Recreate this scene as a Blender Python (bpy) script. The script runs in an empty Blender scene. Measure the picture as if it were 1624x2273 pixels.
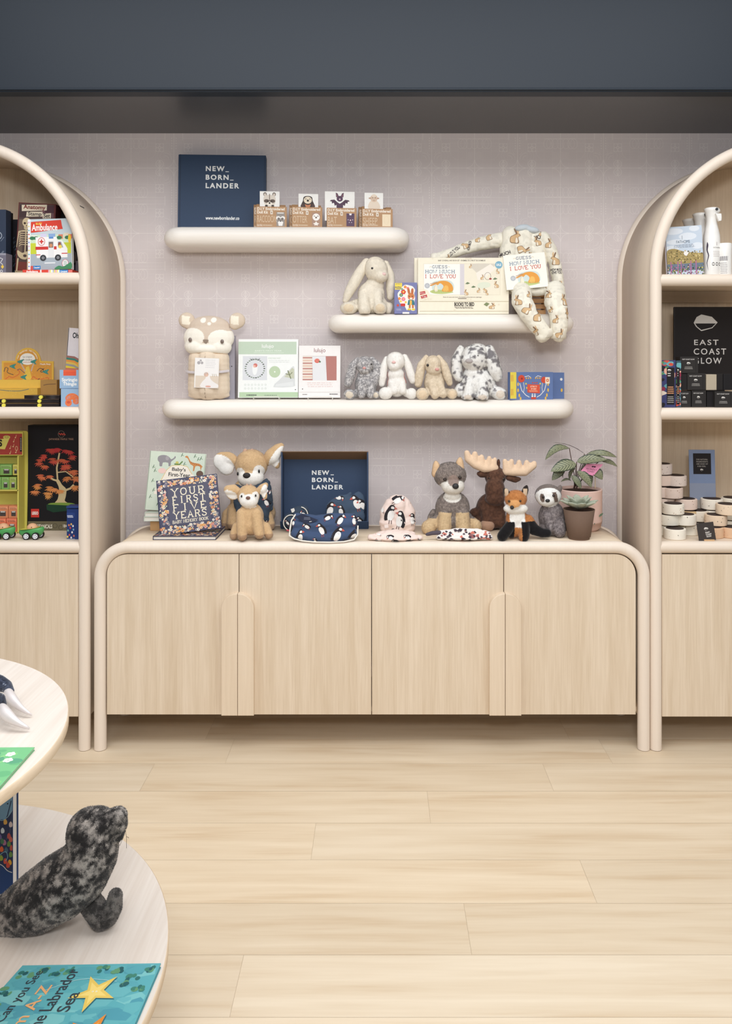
import bpy, bmesh, math, random
import numpy as np
from mathutils import Vector, Matrix, Euler
from mathutils.bvhtree import BVHTree
random.seed(7); RNG = np.random.default_rng(7)
R_ = math.radians

# ------------------------------------------------------------------ camera, world, lights, exposure
F, H, VX, VY, CAMD = 1850.0, 1.573, 841.0, 805.0, 3.884      # focal in px, eye height, vanishing point, camera distance from the back wall
scene = bpy.context.scene
COL = scene.collection
cam_d = bpy.data.cameras.new('camera'); cam = bpy.data.objects.new('camera', cam_d); COL.objects.link(cam)
cam.location = (0, -CAMD, H); cam.rotation_euler = (R_(90), 0, 0)
cam_d.sensor_fit = 'HORIZONTAL'; cam_d.sensor_width = 36.0; cam_d.lens = F / 1624 * 36.0
cam_d.shift_x = -(VX - 812) / 1624; cam_d.shift_y = -(1136.5 - VY) / 1624
cam_d.clip_start = 0.02
scene.camera = cam
scene.view_settings.view_transform = 'Standard'; scene.view_settings.look = 'None'
scene.view_settings.gamma = 1.0; scene.view_settings.use_curve_mapping = False
scene.view_settings.exposure = -0.08
world = bpy.data.worlds.new('store_ambient'); scene.world = world; world.use_nodes = True
world.node_tree.nodes['Background'].inputs[0].default_value = (0.97, 0.985, 1.0, 1)
_t = world.node_tree; _g = _t.nodes.new('ShaderNodeTexCoord'); _s = _t.nodes.new('ShaderNodeSeparateXYZ'); _r = _t.nodes.new('ShaderNodeMapRange')
_t.links.new(_g.outputs['Generated'], _s.inputs[0]); _t.links.new(_s.outputs['Z'], _r.inputs['Value'])      # the store is brighter towards its ceiling
_r.inputs['From Min'].default_value = -0.1; _r.inputs['From Max'].default_value = 0.6; _r.inputs['To Min'].default_value = 0.10; _r.inputs['To Max'].default_value = 0.92
_t.links.new(_r.outputs[0], _t.nodes['Background'].inputs[1])

def area(name, loc, rot, sx, sy, power, col=(1, 1, 1)):
    l = bpy.data.lights.new(name, 'AREA'); l.shape = 'RECTANGLE'; l.size = sx; l.size_y = sy
    l.energy = power; l.color = col
    o = bpy.data.objects.new(name, l); o.location = loc; o.rotation_euler = rot; COL.objects.link(o); return o
area('ceiling_panel_light', (0.0, -2.35, 3.35), (R_(12), 0, 0), 4.2, 1.6, 76, (0.97, 0.985, 1))
area('front_light', (0.05, -4.35, 2.42), (R_(84), 0, 0), 0.7, 0.35, 46, (0.97, 0.985, 1))  # unseen front source near the camera, placed to suit the shelf shadows

# ------------------------------------------------------------------ photo frame helpers (turn a pixel and a depth into a place)
def DD(Y): return Y + CAMD
def X(px, Y): return (px - VX) * DD(Y) / F
def Z(py, Y): return H + (VY - py) * DD(Y) / F
def S(Y): return DD(Y) / F                      # metres per pixel at depth plane Y
def YZ(py, z): return F * (H - z) / (py - VY) - CAMD   # depth of a point at height z seen at row py

# ------------------------------------------------------------------ materials
def lin(c):
    return tuple(((x / 255) / 12.92 if x / 255 <= 0.04045 else ((x / 255 + 0.055) / 1.055) ** 2.4) for x in c)
_m = {}
def nt(name):
    m = bpy.data.materials.new(name); m.use_nodes = True
    t = m.node_tree; return m, t, t.nodes['Principled BSDF']
def M(c, rough=0.6, metal=0.0, spec=0.25, noise=0.04, nscale=60):
    """plain surface with a faint procedural mottling"""
    k = ('M', tuple(c), rough, metal, spec, noise, nscale)
    if k in _m: return _m[k]
    m, t, b = nt('surface_%d_%d_%d' % tuple(c[:3]))
    l = lin(c)
    tc = t.nodes.new('ShaderNodeTexCoord'); n = t.nodes.new('ShaderNodeTexNoise'); n.inputs['Scale'].default_value = nscale
    t.links.new(tc.outputs['Object'], n.inputs['Vector'])
    mx = t.nodes.new('ShaderNodeMix'); mx.data_type = 'RGBA'
    mx.inputs['A'].default_value = (*[x * (1 - noise) for x in l], 1); mx.inputs['B'].default_value = (*[min(1, x * (1 + noise)) for x in l], 1)
    t.links.new(n.outputs['Fac'], mx.inputs['Factor']); t.links.new(mx.outputs['Result'], b.inputs['Base Color'])
    b.inputs['Roughness'].default_value = rough; b.inputs['Metallic'].default_value = metal
    b.inputs['Specular IOR Level'].default_value = spec
    _m[k] = m; return m
def WOOD(c1=(226, 207, 181), c2=(213, 191, 162), grain='z', rough=0.5, sc=1.0, name='ash_veneer'):
    k = ('W', c1, c2, grain, rough, sc)
    if k in _m: return _m[k]
    m, t, b = nt(name)
    g = t.nodes.new('ShaderNodeNewGeometry'); mp = t.nodes.new('ShaderNodeMapping')
    s = {'z': (26, 26, 0.9), 'x': (0.9, 26, 26), 'y': (26, 0.9, 26), 'd': (26, 0.9, 26)}[grain]
    mp.inputs['Scale'].default_value = [q * sc for q in s]
    if grain == 'd': mp.inputs['Rotation'].default_value = (0, 0, R_(-38))
    t.links.new(g.outputs['Position'], mp.inputs['Vector'])
    n = t.nodes.new('ShaderNodeTexNoise'); n.inputs['Scale'].default_value = 1.0; n.inputs['Detail'].default_value = 5; n.inputs['Distortion'].default_value = 0.6
    n2 = t.nodes.new('ShaderNodeTexNoise'); n2.inputs['Scale'].default_value = 7.0; n2.inputs['Detail'].default_value = 3
    t.links.new(mp.outputs[0], n.inputs['Vector']); t.links.new(mp.outputs[0], n2.inputs['Vector'])
    a = t.nodes.new('ShaderNodeMath'); a.operation = 'MULTIPLY_ADD'; a.inputs[1].default_value = 0.45
    t.links.new(n2.outputs['Fac'], a.inputs[0])
    q = t.nodes.new('ShaderNodeMath'); q.operation = 'MULTIPLY'; q.inputs[1].default_value = 0.6
    t.links.new(n.outputs['Fac'], q.inputs[0]); t.links.new(q.outputs[0], a.inputs[2])
    r = t.nodes.new('ShaderNodeValToRGB'); r.color_ramp.elements[0].position = 0.36; r.color_ramp.elements[1].position = 0.68
    r.color_ramp.elements[0].color = (*lin(c2), 1); r.color_ramp.elements[1].color = (*lin(c1), 1)
    t.links.new(a.outputs[0], r.inputs['Fac']); t.links.new(r.outputs['Color'], b.inputs['Base Color'])
    b.inputs['Roughness'].default_value = rough; b.inputs['Specular IOR Level'].default_value = 0.3
    bp = t.nodes.new('ShaderNodeBump'); bp.inputs['Strength'].default_value = 0.06; bp.inputs['Distance'].default_value = 0.002
    t.links.new(a.outputs[0], bp.inputs['Height']); t.links.new(bp.outputs[0], b.inputs['Normal'])
    _m[k] = m; return m
def VCOL(name='dyed_pile', rough=0.95, sheen=0.25, noise=0.12, nscale=220):
    """surface coloured by the mesh's own colour attribute, used for plush pile and planks"""
    k = ('V', name)
    if k in _m: return _m[k]
    m, t, b = nt(name)
    a = t.nodes.new('ShaderNodeAttribute'); a.attribute_name = 'Col'
    g = t.nodes.new('ShaderNodeTexCoord'); n = t.nodes.new('ShaderNodeTexNoise'); n.inputs['Scale'].default_value = nscale
    t.links.new(g.outputs['Object'], n.inputs['Vector'])
    mr = t.nodes.new('ShaderNodeMapRange'); mr.inputs['To Min'].default_value = 1 - noise; mr.inputs['To Max'].default_value = 1 + noise
    t.links.new(n.outputs['Fac'], mr.inputs['Value'])
    v = t.nodes.new('ShaderNodeVectorMath'); v.operation = 'SCALE'
    t.links.new(a.outputs['Color'], v.inputs[0]); t.links.new(mr.outputs[0], v.inputs['Scale']); t.links.new(v.outputs[0], b.inputs['Base Color'])
    b.inputs['Roughness'].default_value = rough; b.inputs['Specular IOR Level'].default_value = 0.15
    b.inputs['Sheen Weight'].default_value = sheen
    _m[k] = m; return m
def GLASSY(c=(240, 244, 246), alpha=0.25):
    k = ('G', c, alpha)
    if k in _m: return _m[k]
    m, t, b = nt('clear_plastic'); b.inputs['Base Color'].default_value = (*lin(c), 1)
    b.inputs['Roughness'].default_value = 0.08; b.inputs['Alpha'].default_value = alpha
    _m[k] = m; return m

# ------------------------------------------------------------------ mesh builder
class MB:
    def __init__(s): s.v = []; s.f = []; s.m = []; s.s = []; s.mats = []; s.M = Matrix()
    def mi(s, mat):
        if mat not in s.mats: s.mats.append(mat)
        return s.mats.index(mat)
    def add(s, vs, fs, mat, smooth=False):
        o = len(s.v); i = s.mi(mat)
        s.v += [tuple(s.M @ Vector(p)) for p in vs]
        for f in fs: s.f.append(tuple(o + q for q in f)); s.m.append(i); s.s.append(smooth)
        return s
    def bm(s, b, mat, smooth=False):
        b.verts.index_update()
        s.add([v.co[:] for v in b.verts], [[v.index for v in f.verts] for f in b.faces], mat, smooth); b.free(); return s
    def box(s, x0, y0, z0, x1, y1, z1, mat, bev=0.0, seg=2):
        b = bmesh.new(); bmesh.ops.create_cube(b, size=1)
        for v in b.verts: v.co = Vector(((x0 + x1) / 2 + v.co.x * (x1 - x0), (y0 + y1) / 2 + v.co.y * (y1 - y0), (z0 + z1) / 2 + v.co.z * (z1 - z0)))
        if bev > 0: bmesh.ops.bevel(b, geom=b.edges[:], offset=bev, segments=seg, profile=0.5, affect='EDGES')
        return s.bm(b, mat)
    def prism(s, pts, y0, y1, mat, bev=0.0, smooth=False):
        """polygon in x,z extruded from y0 (front) to y1"""
        b = bmesh.new()
        a = [b.verts.new((p[0], y0, p[1])) for p in pts]; c = [b.verts.new((p[0], y1, p[1])) for p in pts]; n = len(pts)
        ff = b.faces.new(a); b.faces.new(c[::-1])
        for i in range(n): b.faces.new((a[i], c[i], c[(i + 1) % n], a[(i + 1) % n]))
        bmesh.ops.recalc_face_normals(b, faces=b.faces[:])
        if bev > 0: bmesh.ops.bevel(b, geom=[e for e in ff.edges], offset=bev, segments=2, profile=0.5, affect='EDGES')
        return s.bm(b, mat, smooth)
    def tube(s, path, r, mat, n=12, closed=False, cap=True, flat=1.0, up=None):
        P = [Vector(p) for p in path]; N = len(P); rs = r if hasattr(r, '__len__') else [r] * N
        T = []
        for i in range(N):
            a = P[(i - 1) % N] if (closed or i > 0) else P[i]; c = P[(i + 1) % N] if (closed or i < N - 1) else P[i]
            d = c - a; T.append(d.normalized() if d.length > 1e-9 else Vector((0, 0, 1)))
        u = Vector(up) if up else (Vector((0, 1, 0)) if abs(T[0].y) < 0.9 else Vector((1, 0, 0)))
        vs = []; fs = []
        for i in range(N):
            u = (u - T[i] * u.dot(T[i])); u = u.normalized() if u.length > 1e-6 else T[i].orthogonal().normalized()
            w = T[i].cross(u)
            for k in range(n):
                a = 2 * math.pi * k / n; vs.append(P[i] + (u * math.cos(a) * flat + w * math.sin(a)) * rs[i])
        for i in range(N if closed else N - 1):
            j = (i + 1) % N
            for k in range(n): fs.append((i * n + k, i * n + (k + 1) % n, j * n + (k + 1) % n, j * n + k))
        s.add(vs, fs, mat, True)
        if cap and not closed: s.add(vs[:n], [tuple(range(n))[::-1]], mat); s.add(vs[-n:], [tuple(range(n))], mat)
        return s
    def lathe(s, prof, c, mat, n=24, smooth=True, caps=True, sy=1.0):
        vs = []; fs = []
        for r, z in prof:
            for k in range(n): a = 2 * math.pi * k / n; vs.append((c[0] + r * math.cos(a), c[1] + r * math.sin(a) * sy, c[2] + z))
        for i in range(len(prof) - 1):
            for k in range(n): fs.append((i * n + k, i * n + (k + 1) % n, (i + 1) * n + (k + 1) % n, (i + 1) * n + k))
        s.add(vs, fs, mat, smooth)
        if caps: s.add(vs[:n], [tuple(range(n))[::-1]], mat); s.add(vs[-n:], [tuple(range(n))], mat)
        return s
    def ell(s, c, r, mat, rot=None, n=16):
        b = bmesh.new(); bmesh.ops.create_uvsphere(b, u_segments=n, v_segments=max(6, n // 2 + 2), radius=1)
        r = r if hasattr(r, '__len__') else (r, r, r)
        A = Matrix.Translation(c) @ (Euler(rot).to_matrix().to_4x4() if rot else Matrix()) @ Matrix.Diagonal((*r, 1))
        b.transform(A); return s.bm(b, mat, True)
    def build(s, name, parent=None, loc=None, rot=None, **props):
        me = bpy.data.meshes.new(name); me.from_pydata(s.v, [], s.f)
        for m in s.mats: me.materials.append(m)
        me.polygons.foreach_set('material_index', s.m); me.polygons.foreach_set('use_smooth', s.s); me.update()
        return link(name, me, parent, loc, rot, **props)
def link(name, data, parent=None, loc=None, rot=None, **props):
    o = bpy.data.objects.new(name, data); COL.objects.link(o)
    if parent: o.parent = parent
    if loc is not None: o.location = loc
    if rot is not None: o.rotation_euler = rot
    for k, v in props.items():
        if v: o[k] = v
    return o
def thing(name, label, cat, loc, rot=(0, 0, 0), group=None):
    return link(name, None, None, loc, rot, label=label, category=cat, group=group)
def smooth_closed(pts, k=4):
    """Catmull-Rom through 2D points"""
    out = []; n = len(pts)
    for i in range(n):
        p0, p1, p2, p3 = [np.array(pts[(i + q) % n], float) for q in (-1, 0, 1, 2)]
        for j in range(k):
            t = j / k; out.append(tuple(0.5 * (2 * p1 + (p2 - p0) * t + (2 * p0 - 5 * p1 + 4 * p2 - p3) * t * t + (3 * p1 - p0 - 3 * p2 + p3) * t ** 3)))
    return out
def smooth_open(pts, k=5):
    P = [np.array(p, float) for p in pts]; P = [2 * P[0] - P[1]] + P + [2 * P[-1] - P[-2]]; out = []
    for i in range(1, len(P) - 2):
        p0, p1, p2, p3 = P[i - 1:i + 3]
        for j in range(k):
            t = j / k; out.append(tuple(0.5 * (2 * p1 + (p2 - p0) * t + (2 * p0 - 5 * p1 + 4 * p2 - p3) * t * t + (3 * p1 - p0 - 3 * p2 + p3) * t ** 3)))
    out.append(tuple(P[-2])); return out

# ------------------------------------------------------------------ printing: flat shapes and lettering laid on a face
_txt = {}
def text_shape(body, bold=0.0, space=1.0):
    k = (body, bold, space)
    if k in _txt: return _txt[k]
    c = bpy.data.curves.new('t', 'FONT'); c.body = body; c.resolution_u = 4; c.offset = bold; c.space_character = space
    o = bpy.data.objects.new('t', c); COL.objects.link(o)
    me = bpy.data.meshes.new_from_object(o); bpy.data.objects.remove(o); bpy.data.curves.remove(c)
    vs = np.array([v.co[:2] for v in me.vertices]) if len(me.vertices) else np.zeros((1, 2)); fs = [tuple(p.vertices) for p in me.polygons]
    bpy.data.meshes.remove(me)
    lo, hi = vs.min(0), vs.max(0); vs = (vs - lo) / np.maximum(hi - lo, 1e-6)
    _txt[k] = (vs, fs); return _txt[k]
SLAB = {'Y': [[(0, 6, 1), (2, 3, 0), (4, 6, 1)], [(2, 3, 0), (2, 0, 1)]], 'O': [[(2, 6, 0), (.6, 5.3, 0), (0, 3, 0), (.6, .7, 0), (2, 0, 0), (3.4, .7, 0), (4, 3, 0), (3.4, 5.3, 0), (2, 6, 0)]],
        'U': [[(.5, 6, 1), (.5, 1.5, 0), (1.2, .2, 0), (2, 0, 0), (2.8, .2, 0), (3.5, 1.5, 0), (3.5, 6, 1)]], 'R': [[(.6, 0, 1), (.6, 6, 0), (2.6, 6, 0), (3.5, 5.3, 0), (3.5, 3.8, 0), (2.6, 3.1, 0), (.6, 3.1, 0)], [(2.2, 3.1, 0), (3.8, 0, 1)], [(0, 6, 0), (1, 6, 0)]],
        'F': [[(.7, 0, 1), (.7, 6, 0)], [(0, 6, 0), (3.8, 6, 0), (3.8, 5, 0)], [(.7, 3.1, 0), (2.7, 3.1, 0)]], 'I': [[(2, 0, 1), (2, 6, 1)]],
        'S': [[(3.6, 4.6, 0), (3.2, 5.7, 0), (2, 6, 0), (.7, 5.6, 0), (.4, 4.5, 0), (1.2, 3.5, 0), (2.8, 2.8, 0), (3.6, 1.7, 0), (3.2, .5, 0), (2, 0, 0), (.7, .3, 0), (.3, 1.5, 0)]],
        'T': [[(2, 0, 1), (2, 6, 0)], [(.1, 5, 0), (.1, 6, 0), (3.9, 6, 0), (3.9, 5, 0)]], 'V': [[(0, 6, 1), (2, 0, 0), (4, 6, 1)]],
        'E': [[(.6, 0, 0), (.6, 6, 0)], [(0, 6, 0), (3.7, 6, 0), (3.7, 5, 0)], [(0, 0, 0), (3.8, 0, 0), (3.8, 1, 0)], [(.6, 3.1, 0), (2.6, 3.1, 0)]],
        'A': [[(0.2, 0, 1), (2, 6, 0), (3.8, 0, 1)], [(.9, 2.1, 0), (3.1, 2.1, 0)]], 'B': [[(0, 0, 0), (2.8, 0, 0), (3.7, .8, 0), (3.7, 2.4, 0), (2.8, 3.1, 0), (.6, 3.1, 0)], [(2.6, 3.1, 0), (3.4, 3.9, 0), (3.3, 5.4, 0), (2.6, 6, 0), (0, 6, 0)], [(.6, 0, 0), (.6, 6, 0)]],
        'M': [[(.3, 0, 1), (.3, 6, 1), (2, 2, 0), (3.7, 6, 1), (3.7, 0, 1)]], 'K': [[(.6, 0, 1), (.6, 6, 1)], [(3.6, 6, 1), (.6, 2.6, 0)], [(1.6, 3.6, 0), (3.8, 0, 1)]],
        'G': [[(3.6, 5, 0), (2.2, 6, 0), (.8, 5.4, 0), (.1, 3, 0), (.8, .6, 0), (2.2, 0, 0), (3.5, .8, 0), (3.5, 2.6, 0), (2.3, 2.6, 0)]], 'H': [[(.5, 0, 1), (.5, 6, 1)], [(3.5, 0, 1), (3.5, 6, 1)], [(.5, 3.1, 0), (3.5, 3.1, 0)]],
        'W': [[(0, 6, 1), (1.1, 0, 0), (2, 4.6, 0), (2.9, 0, 0), (4, 6, 1)]], 'C': [[(3.7, 4.8, 0), (2.3, 6, 0), (.8, 5.4, 0), (.1, 3, 0), (.8, .6, 0), (2.3, 0, 0), (3.7, 1.2, 0)]],
        'L': [[(.6, 6, 1), (.6, 0, 0)], [(0, 0, 0), (3.7, 0, 0), (3.7, 1.2, 0)]]}
class PR:
    """draws in a picture rectangle R=(x0,y0,x1,y1), y down, mapped on the face x0..x0+w, z0..z0+h at plane y"""
    def __init__(s, mb, R, x, z, w, h, y, step=2e-5, fn=None):
        s.mb = mb; s.R = R; s.x = x; s.z = z; s.w = w; s.h = h; s.y = y; s.k = 1; s.step = step; s.fn = fn; s.rough = 0.5; s.A = None; s.clamp = False
    def tr(s, p):
        if s.A is not None:
            q = s.A @ Vector((p[0], p[1], 0)); p = (q.x, q.y)
        if s.clamp: p = (min(s.R[2], max(s.R[0], p[0])), min(s.R[3], max(s.R[1], p[1])))
        u = (p[0] - s.R[0]) / (s.R[2] - s.R[0]); v = (s.R[3] - p[1]) / (s.R[3] - s.R[1])
        if s.fn: return s.fn(u, v, s.step * s.k)
        return (s.x + u * s.w, s.y - s.step * s.k, s.z + v * s.h)
    def mat(s, c): return c if isinstance(c, bpy.types.Material) else M(c, s.rough, noise=0.02)
    def poly(s, pts, c):
        a = sum(pts[i][0] * pts[(i + 1) % len(pts)][1] - pts[(i + 1) % len(pts)][0] * pts[i][1] for i in range(len(pts)))
        if a > 0: pts = pts[::-1]
        s.mb.add([s.tr(p) for p in pts], [tuple(range(len(pts)))], s.mat(c)); s.k += 1
    def rect(s, x0, y0, x1, y1, c): s.poly([(x0, y0), (x1, y0), (x1, y1), (x0, y1)], c)
    def circ(s, x, y, r, c, ry=None, n=16, a0=0, a1=360):
        ry = ry or r; k = [R_(a0 + (a1 - a0) * i / n) for i in range(n + (0 if a1 - a0 == 360 else 1))]
        s.poly([(x + r * math.cos(a), y + ry * math.sin(a)) for a in k], c)
    def line(s, pts, w, c, closed=False):
        m = s.mat(c)
        P = list(pts) + ([pts[0]] if closed else []); vs = []; n = len(P)
        for i in range(n):
            a = P[max(0, i - 1)]; b = P[min(n - 1, i + 1)]
            if closed and i in (0, n - 1): a, b = P[-2], P[1]
            dx, dy = b[0] - a[0], b[1] - a[1]; L = math.hypot(dx, dy) or 1; nx, ny = -dy / L * w / 2, dx / L * w / 2
            vs += [s.tr((P[i][0] + nx, P[i][1] + ny)), s.tr((P[i][0] - nx, P[i][1] - ny))]
        s.mb.add(vs, [(2 * i, 2 * i + 2, 2 * i + 3, 2 * i + 1) for i in range(n - 1)], m); s.k += 1
    def ring(s, x, y, r, w, c, ry=None, a0=0, a1=360, n=24):
        ry = ry or r; s.line([(x + r * math.cos(R_(a0 + (a1 - a0) * i / n)), y + ry * math.sin(R_(a0 + (a1 - a0) * i / n))) for i in range(n + 1)], w, c)
    def text(s, body, x0, y0, x1, y1, c, bold=0.0, space=1.0):
        vs, fs = text_shape(body, bold, space)
        s.mb.add([s.tr((x0 + u * (x1 - x0), y1 - v * (y1 - y0))) for u, v in vs], fs, s.mat(c)); s.k += 1
    def slab(s, body, x0, y0, x1, y1, c, w=None, gap=0.35):
        n = len(body); adv = (x1 - x0) / (sum(0.6 if ch == ' ' else 1 for ch in body) - gap / (1 + gap)); cw = adv / (1 + gap); w = w or (y1 - y0) * 0.17; x = x0
        for ch in body:
            if ch == ' ': x += adv * 0.6; continue
            for st in SLAB.get(ch, []):
                q = [(x + a / 4 * cw, y1 - b / 6 * (y1 - y0)) for a, b, e in st]; k = s.k; s.line(q, w, c); s.k = k
                for (a, b, e), p in zip(st, q):
                    if e: s.line([(p[0] - cw * .2, p[1]), (p[0] + cw * .2, p[1])], w * 0.8, c); s.k = k
            x += adv
        s.k += 1
    def lines(s, x0, y0, x1, y1, n, c, seed=1, h=0.45):
        """unreadable small print: rows of short bars"""
        r = random.Random(seed); dy = (y1 - y0) / n
        for i in range(n):
            x = x0 + r.random() * (x1 - x0) * .08; e = x1 - r.random() * (x1 - x0) * .12; k = s.k
            while x < e:
                q = min(e, x + (x1 - x0) * (0.05 + 0.1 * r.random())); s.rect(x, y0 + i * dy, q, y0 + i * dy + dy * h, c); s.k = k; x = q + (x1 - x0) * 0.025
        s.k += 1

def carton(name, label, cat, R, Y, d, zb, col, design=None, lean=0, yaw=0, roll=0, group=None, rough=0.5, bev=0.0012, parent=None, edges=None, top=None, side=None, shift=0):
    """upright box or book: picture rectangle R at depth Y gives the size of its front; design draws on it"""
    s = S(Y); w = (R[2] - R[0]) * s; h = (R[3] - R[1]) * s; mb = MB(); m = M(col, rough)
    if parent is None and abs((Z(R[1], Y) - zb) / h - 1) < .12: h = Z(R[1], Y) - zb
    x = X((R[0] + R[2]) / 2, Y)
    if edges:                                  # a book: cover boards, spine and a paper block of another colour
        t = min(0.003, d * 0.16)
        mb.box(-w / 2, 0, 0, w / 2, t, h, m, bev * .5); mb.box(-w / 2, d - t, 0, w / 2, d, h, m, bev * .5); mb.box(-w / 2, 0, 0, -w / 2 + t, d, h, m)
        mb.box(-w / 2 + t, t, 0.003, w / 2 - 0.003, d - t, h - 0.003, M(edges, 0.8))
    else: mb.box(-w / 2, 0, 0, w / 2, d, h, m, bev)
    if design: pr_ = PR(mb, R, -w / 2, 0, w, h, 0); pr_.clamp = True; design(pr_)
    if side:                                   # left side face: u runs from the back to the front
        side(PR(mb, (0, 0, 1, 1), 0, 0, 1, 1, 0, fn=lambda u, v, e: (-w / 2 - e, d * (1 - u), v * h)))
    if top: mb.box(-w / 2 + .001, .001, h - .001, w / 2 - .001, d - .001, h + .0004, M(top, rough))
    return mb.build(name, parent, (x, Y, zb + d * math.sin(R_(lean))), (R_(-lean), R_(roll), R_(yaw)), label=label, category=cat, group=group)

# ------------------------------------------------------------------ wall, with its printed line pattern
class NX:
    """node maths by operators"""
    t = None
    def __init__(s, o): s.o = o
    @staticmethod
    def op(k, *a):
        n = NX.t.nodes.new('ShaderNodeMath'); n.operation = k
        for i, q in enumerate(a):
            if isinstance(q, NX): NX.t.links.new(q.o, n.inputs[i])
            else: n.inputs[i].default_value = q
        return NX(n.outputs[0])
    def __add__(s, b): return NX.op('ADD', s, b)
    def __radd__(s, b): return NX.op('ADD', s, b)
    def __sub__(s, b): return NX.op('SUBTRACT', s, b)
    def __rsub__(s, b): return NX.op('SUBTRACT', b, s)
    def __mul__(s, b): return NX.op('MULTIPLY', s, b)
    __rmul__ = __mul__
    def __truediv__(s, b): return NX.op('DIVIDE', s, b)
def nabs(a): return NX.op('ABSOLUTE', a)
def nmax(a, b): return NX.op('MAXIMUM', a, b)
def nmin(a, b): return NX.op('MINIMUM', a, b)
def lt(a, b): return NX.op('LESS_THAN', a, b)
def gt(a, b): return NX.op('GREATER_THAN', a, b)
def length(a, b): return NX.op('SQRT', a * a + b * b)
def between(a, lo, hi): return gt(a, lo) * lt(a, hi)
def frac_dist(a, p): return nabs(NX.op('PINGPONG', a, p / 2))
def wallpaper():
    m, t, b = nt('lilac_line_wallpaper'); NX.t = t
    g = t.nodes.new('ShaderNodeNewGeometry'); sp = t.nodes.new('ShaderNodeSeparateXYZ'); t.links.new(g.outputs['Position'], sp.inputs[0])
    TS = 18.13 * S(0); x0 = X(1148.2, 0); z0 = Z(373, 0)
    u = NX.op('PINGPONG', (NX(sp.outputs['X']) - x0) / TS, 95.3 / 18.13)
    v = NX.op('PINGPONG', (z0 - NX(sp.outputs['Z'])) / TS, 4.0)
    UB = 95.3 / 18.13; w = 0.026
    def ln(a, w_=w): return lt(nabs(a), w_)
    def circ(cu, cv, r, w_=w, ry=None):
        w_ = w_ * .75
        if ry: return lt(nabs(length((u - cu) / r, (v - cv) / ry) - 1.0), w_ / r)
        return lt(nabs(length(u - cu, v - cv) - r), w_)
    strong = nmax(ln(u, .036), nmax(ln(v, .032), ln(u - UB, .036)))
    # concave stars where the strong lines cross
    strong = nmax(strong, circ(1.0, 1.0, .95, .035) * lt(u, 1.0) * lt(v, 1.0))
    strong = nmax(strong, circ(UB - 1.0, 1.0, .95, .035) * gt(u, UB - 1.0) * lt(v, 1.0))
    # leaf medallions
    du = u - 1.75; dv = v - .5
    med = nmax(circ(1.75, .5, .46, .045), lt(nabs(nabs(du) * 1.5 + nabs(dv) - .42), .05))
    med = nmax(med, lt(nabs(nabs(du) * 3.2 + nabs(dv) - .36), .07) + ln(du, .025) * lt(nabs(dv), .42))
    strong = nmax(strong, med * lt(length(du, dv), .52))
    thin = nmax(nmax(ln(v - 1.0, 0.016), ln(v - 2.0, 0.016)), nmax(ln(v - 3.0, 0.016), ln(v - 4.0, 0.016)))
    thin = nmax(thin, nmax(nmax(ln(u - 1.2, 0.016), ln(u - 2.25, 0.016)), nmax(ln(u - 3.25, 0.016), ln(u - 4.25, 0.016))))
    # quarter arcs
    thin = nmax(thin, circ(3.25, 2.0, .95, .03) * between(u, 2.25, 3.25) * between(v, 1.0, 2.0))
    thin = nmax(thin, nmax(circ(1.2, 1.5, .5, .025), circ(1.2, 1.5, .8, .025)) * between(u, 1.25, 2.25) * between(v, 1.0, 2.0))
    leaf = nmax(nmax(circ(1.05, 1.1, .75, .035), circ(1.05, 1.1, .4, .035)), circ(.2, 1.95, .3, .03)) * between(u, .2, 1.1) * between(v, 1.08, 1.95)
    # quatrefoil box
    fu = nabs(u - 1.75); fv = nabs(v - 2.5)
    box = lt(nmax(fu, fv), .5)
    quat = nmax(lt(nabs(length(fu - .25, fv - .25) - .24), .035), lt(nabs(length(fu, fv) - .17), .035))
    quat = nmax(quat, gt(nmax(fu, fv), .455)) * box
    # overlapping ovals
    ov = None
    for c in (3.62, 3.98, 4.6, 5.25):
        q = circ(c, 2.97, .42, .032, ry=.6)
        ov = q if ov is None else nmax(ov, q)
    # dots
    def dots(cu, pu, pv, r, ou=0.0):
        a = frac_dist(u - cu, pu); b_ = frac_dist(v, pv)
        return lt(length(a, b_), r)
    d1 = lt(length(u - .27, frac_dist(v - 2.4, .31)), .075) * between(v, 2.25, 3.8)
    d2 = lt(length(frac_dist(u, .145), frac_dist(v, .145)), .034) * between(u, 4.35, UB - .08) * between(v, 1.1, 1.9)
    d3 = lt(nabs(v - 3.6), .035) * between(u, 1.1, 5.25) * nmax(gt(frac_dist(u, .15), .035), gt(u, 3.3))
    d4 = lt(nabs(u - 1.08), .035) * gt(v, 3.4)
    stripe = lt(frac_dist(v, .125), .012) * nmax(between(u, 2.25, 3.25) * gt(v, 2.0), between(u, 1.1, 5.25) * gt(v, 3.6))
    vst = lt(frac_dist(u, .1), .012) * lt(u, 1.08) * gt(v, 2.0)
    fac = nmin(strong * .85 + thin * .35 + nmax(leaf, quat) * .7 + ov * .6 + nmax(nmax(d1, d2 * .8), nmax(d3, d4)) * .85 + (stripe + vst) * .3, 1.0)
    mx = t.nodes.new('ShaderNodeMix'); mx.data_type = 'RGBA'; t.links.new(fac.o, mx.inputs['Factor'])
    mx.inputs['A'].default_value = (*lin((213, 203, 202)), 1); mx.inputs['B'].default_value = (*lin((228, 220, 217)), 1)
    t.links.new(mx.outputs['Result'], b.inputs['Base Color']); b.inputs['Roughness'].default_value = 0.75; b.inputs['Specular IOR Level'].default_value = 0.2
    return m
MB().box(-2.6, 0, 0, 2.6, 0.12, 3.1, wallpaper()).build('wall_back', kind='structure')

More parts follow.
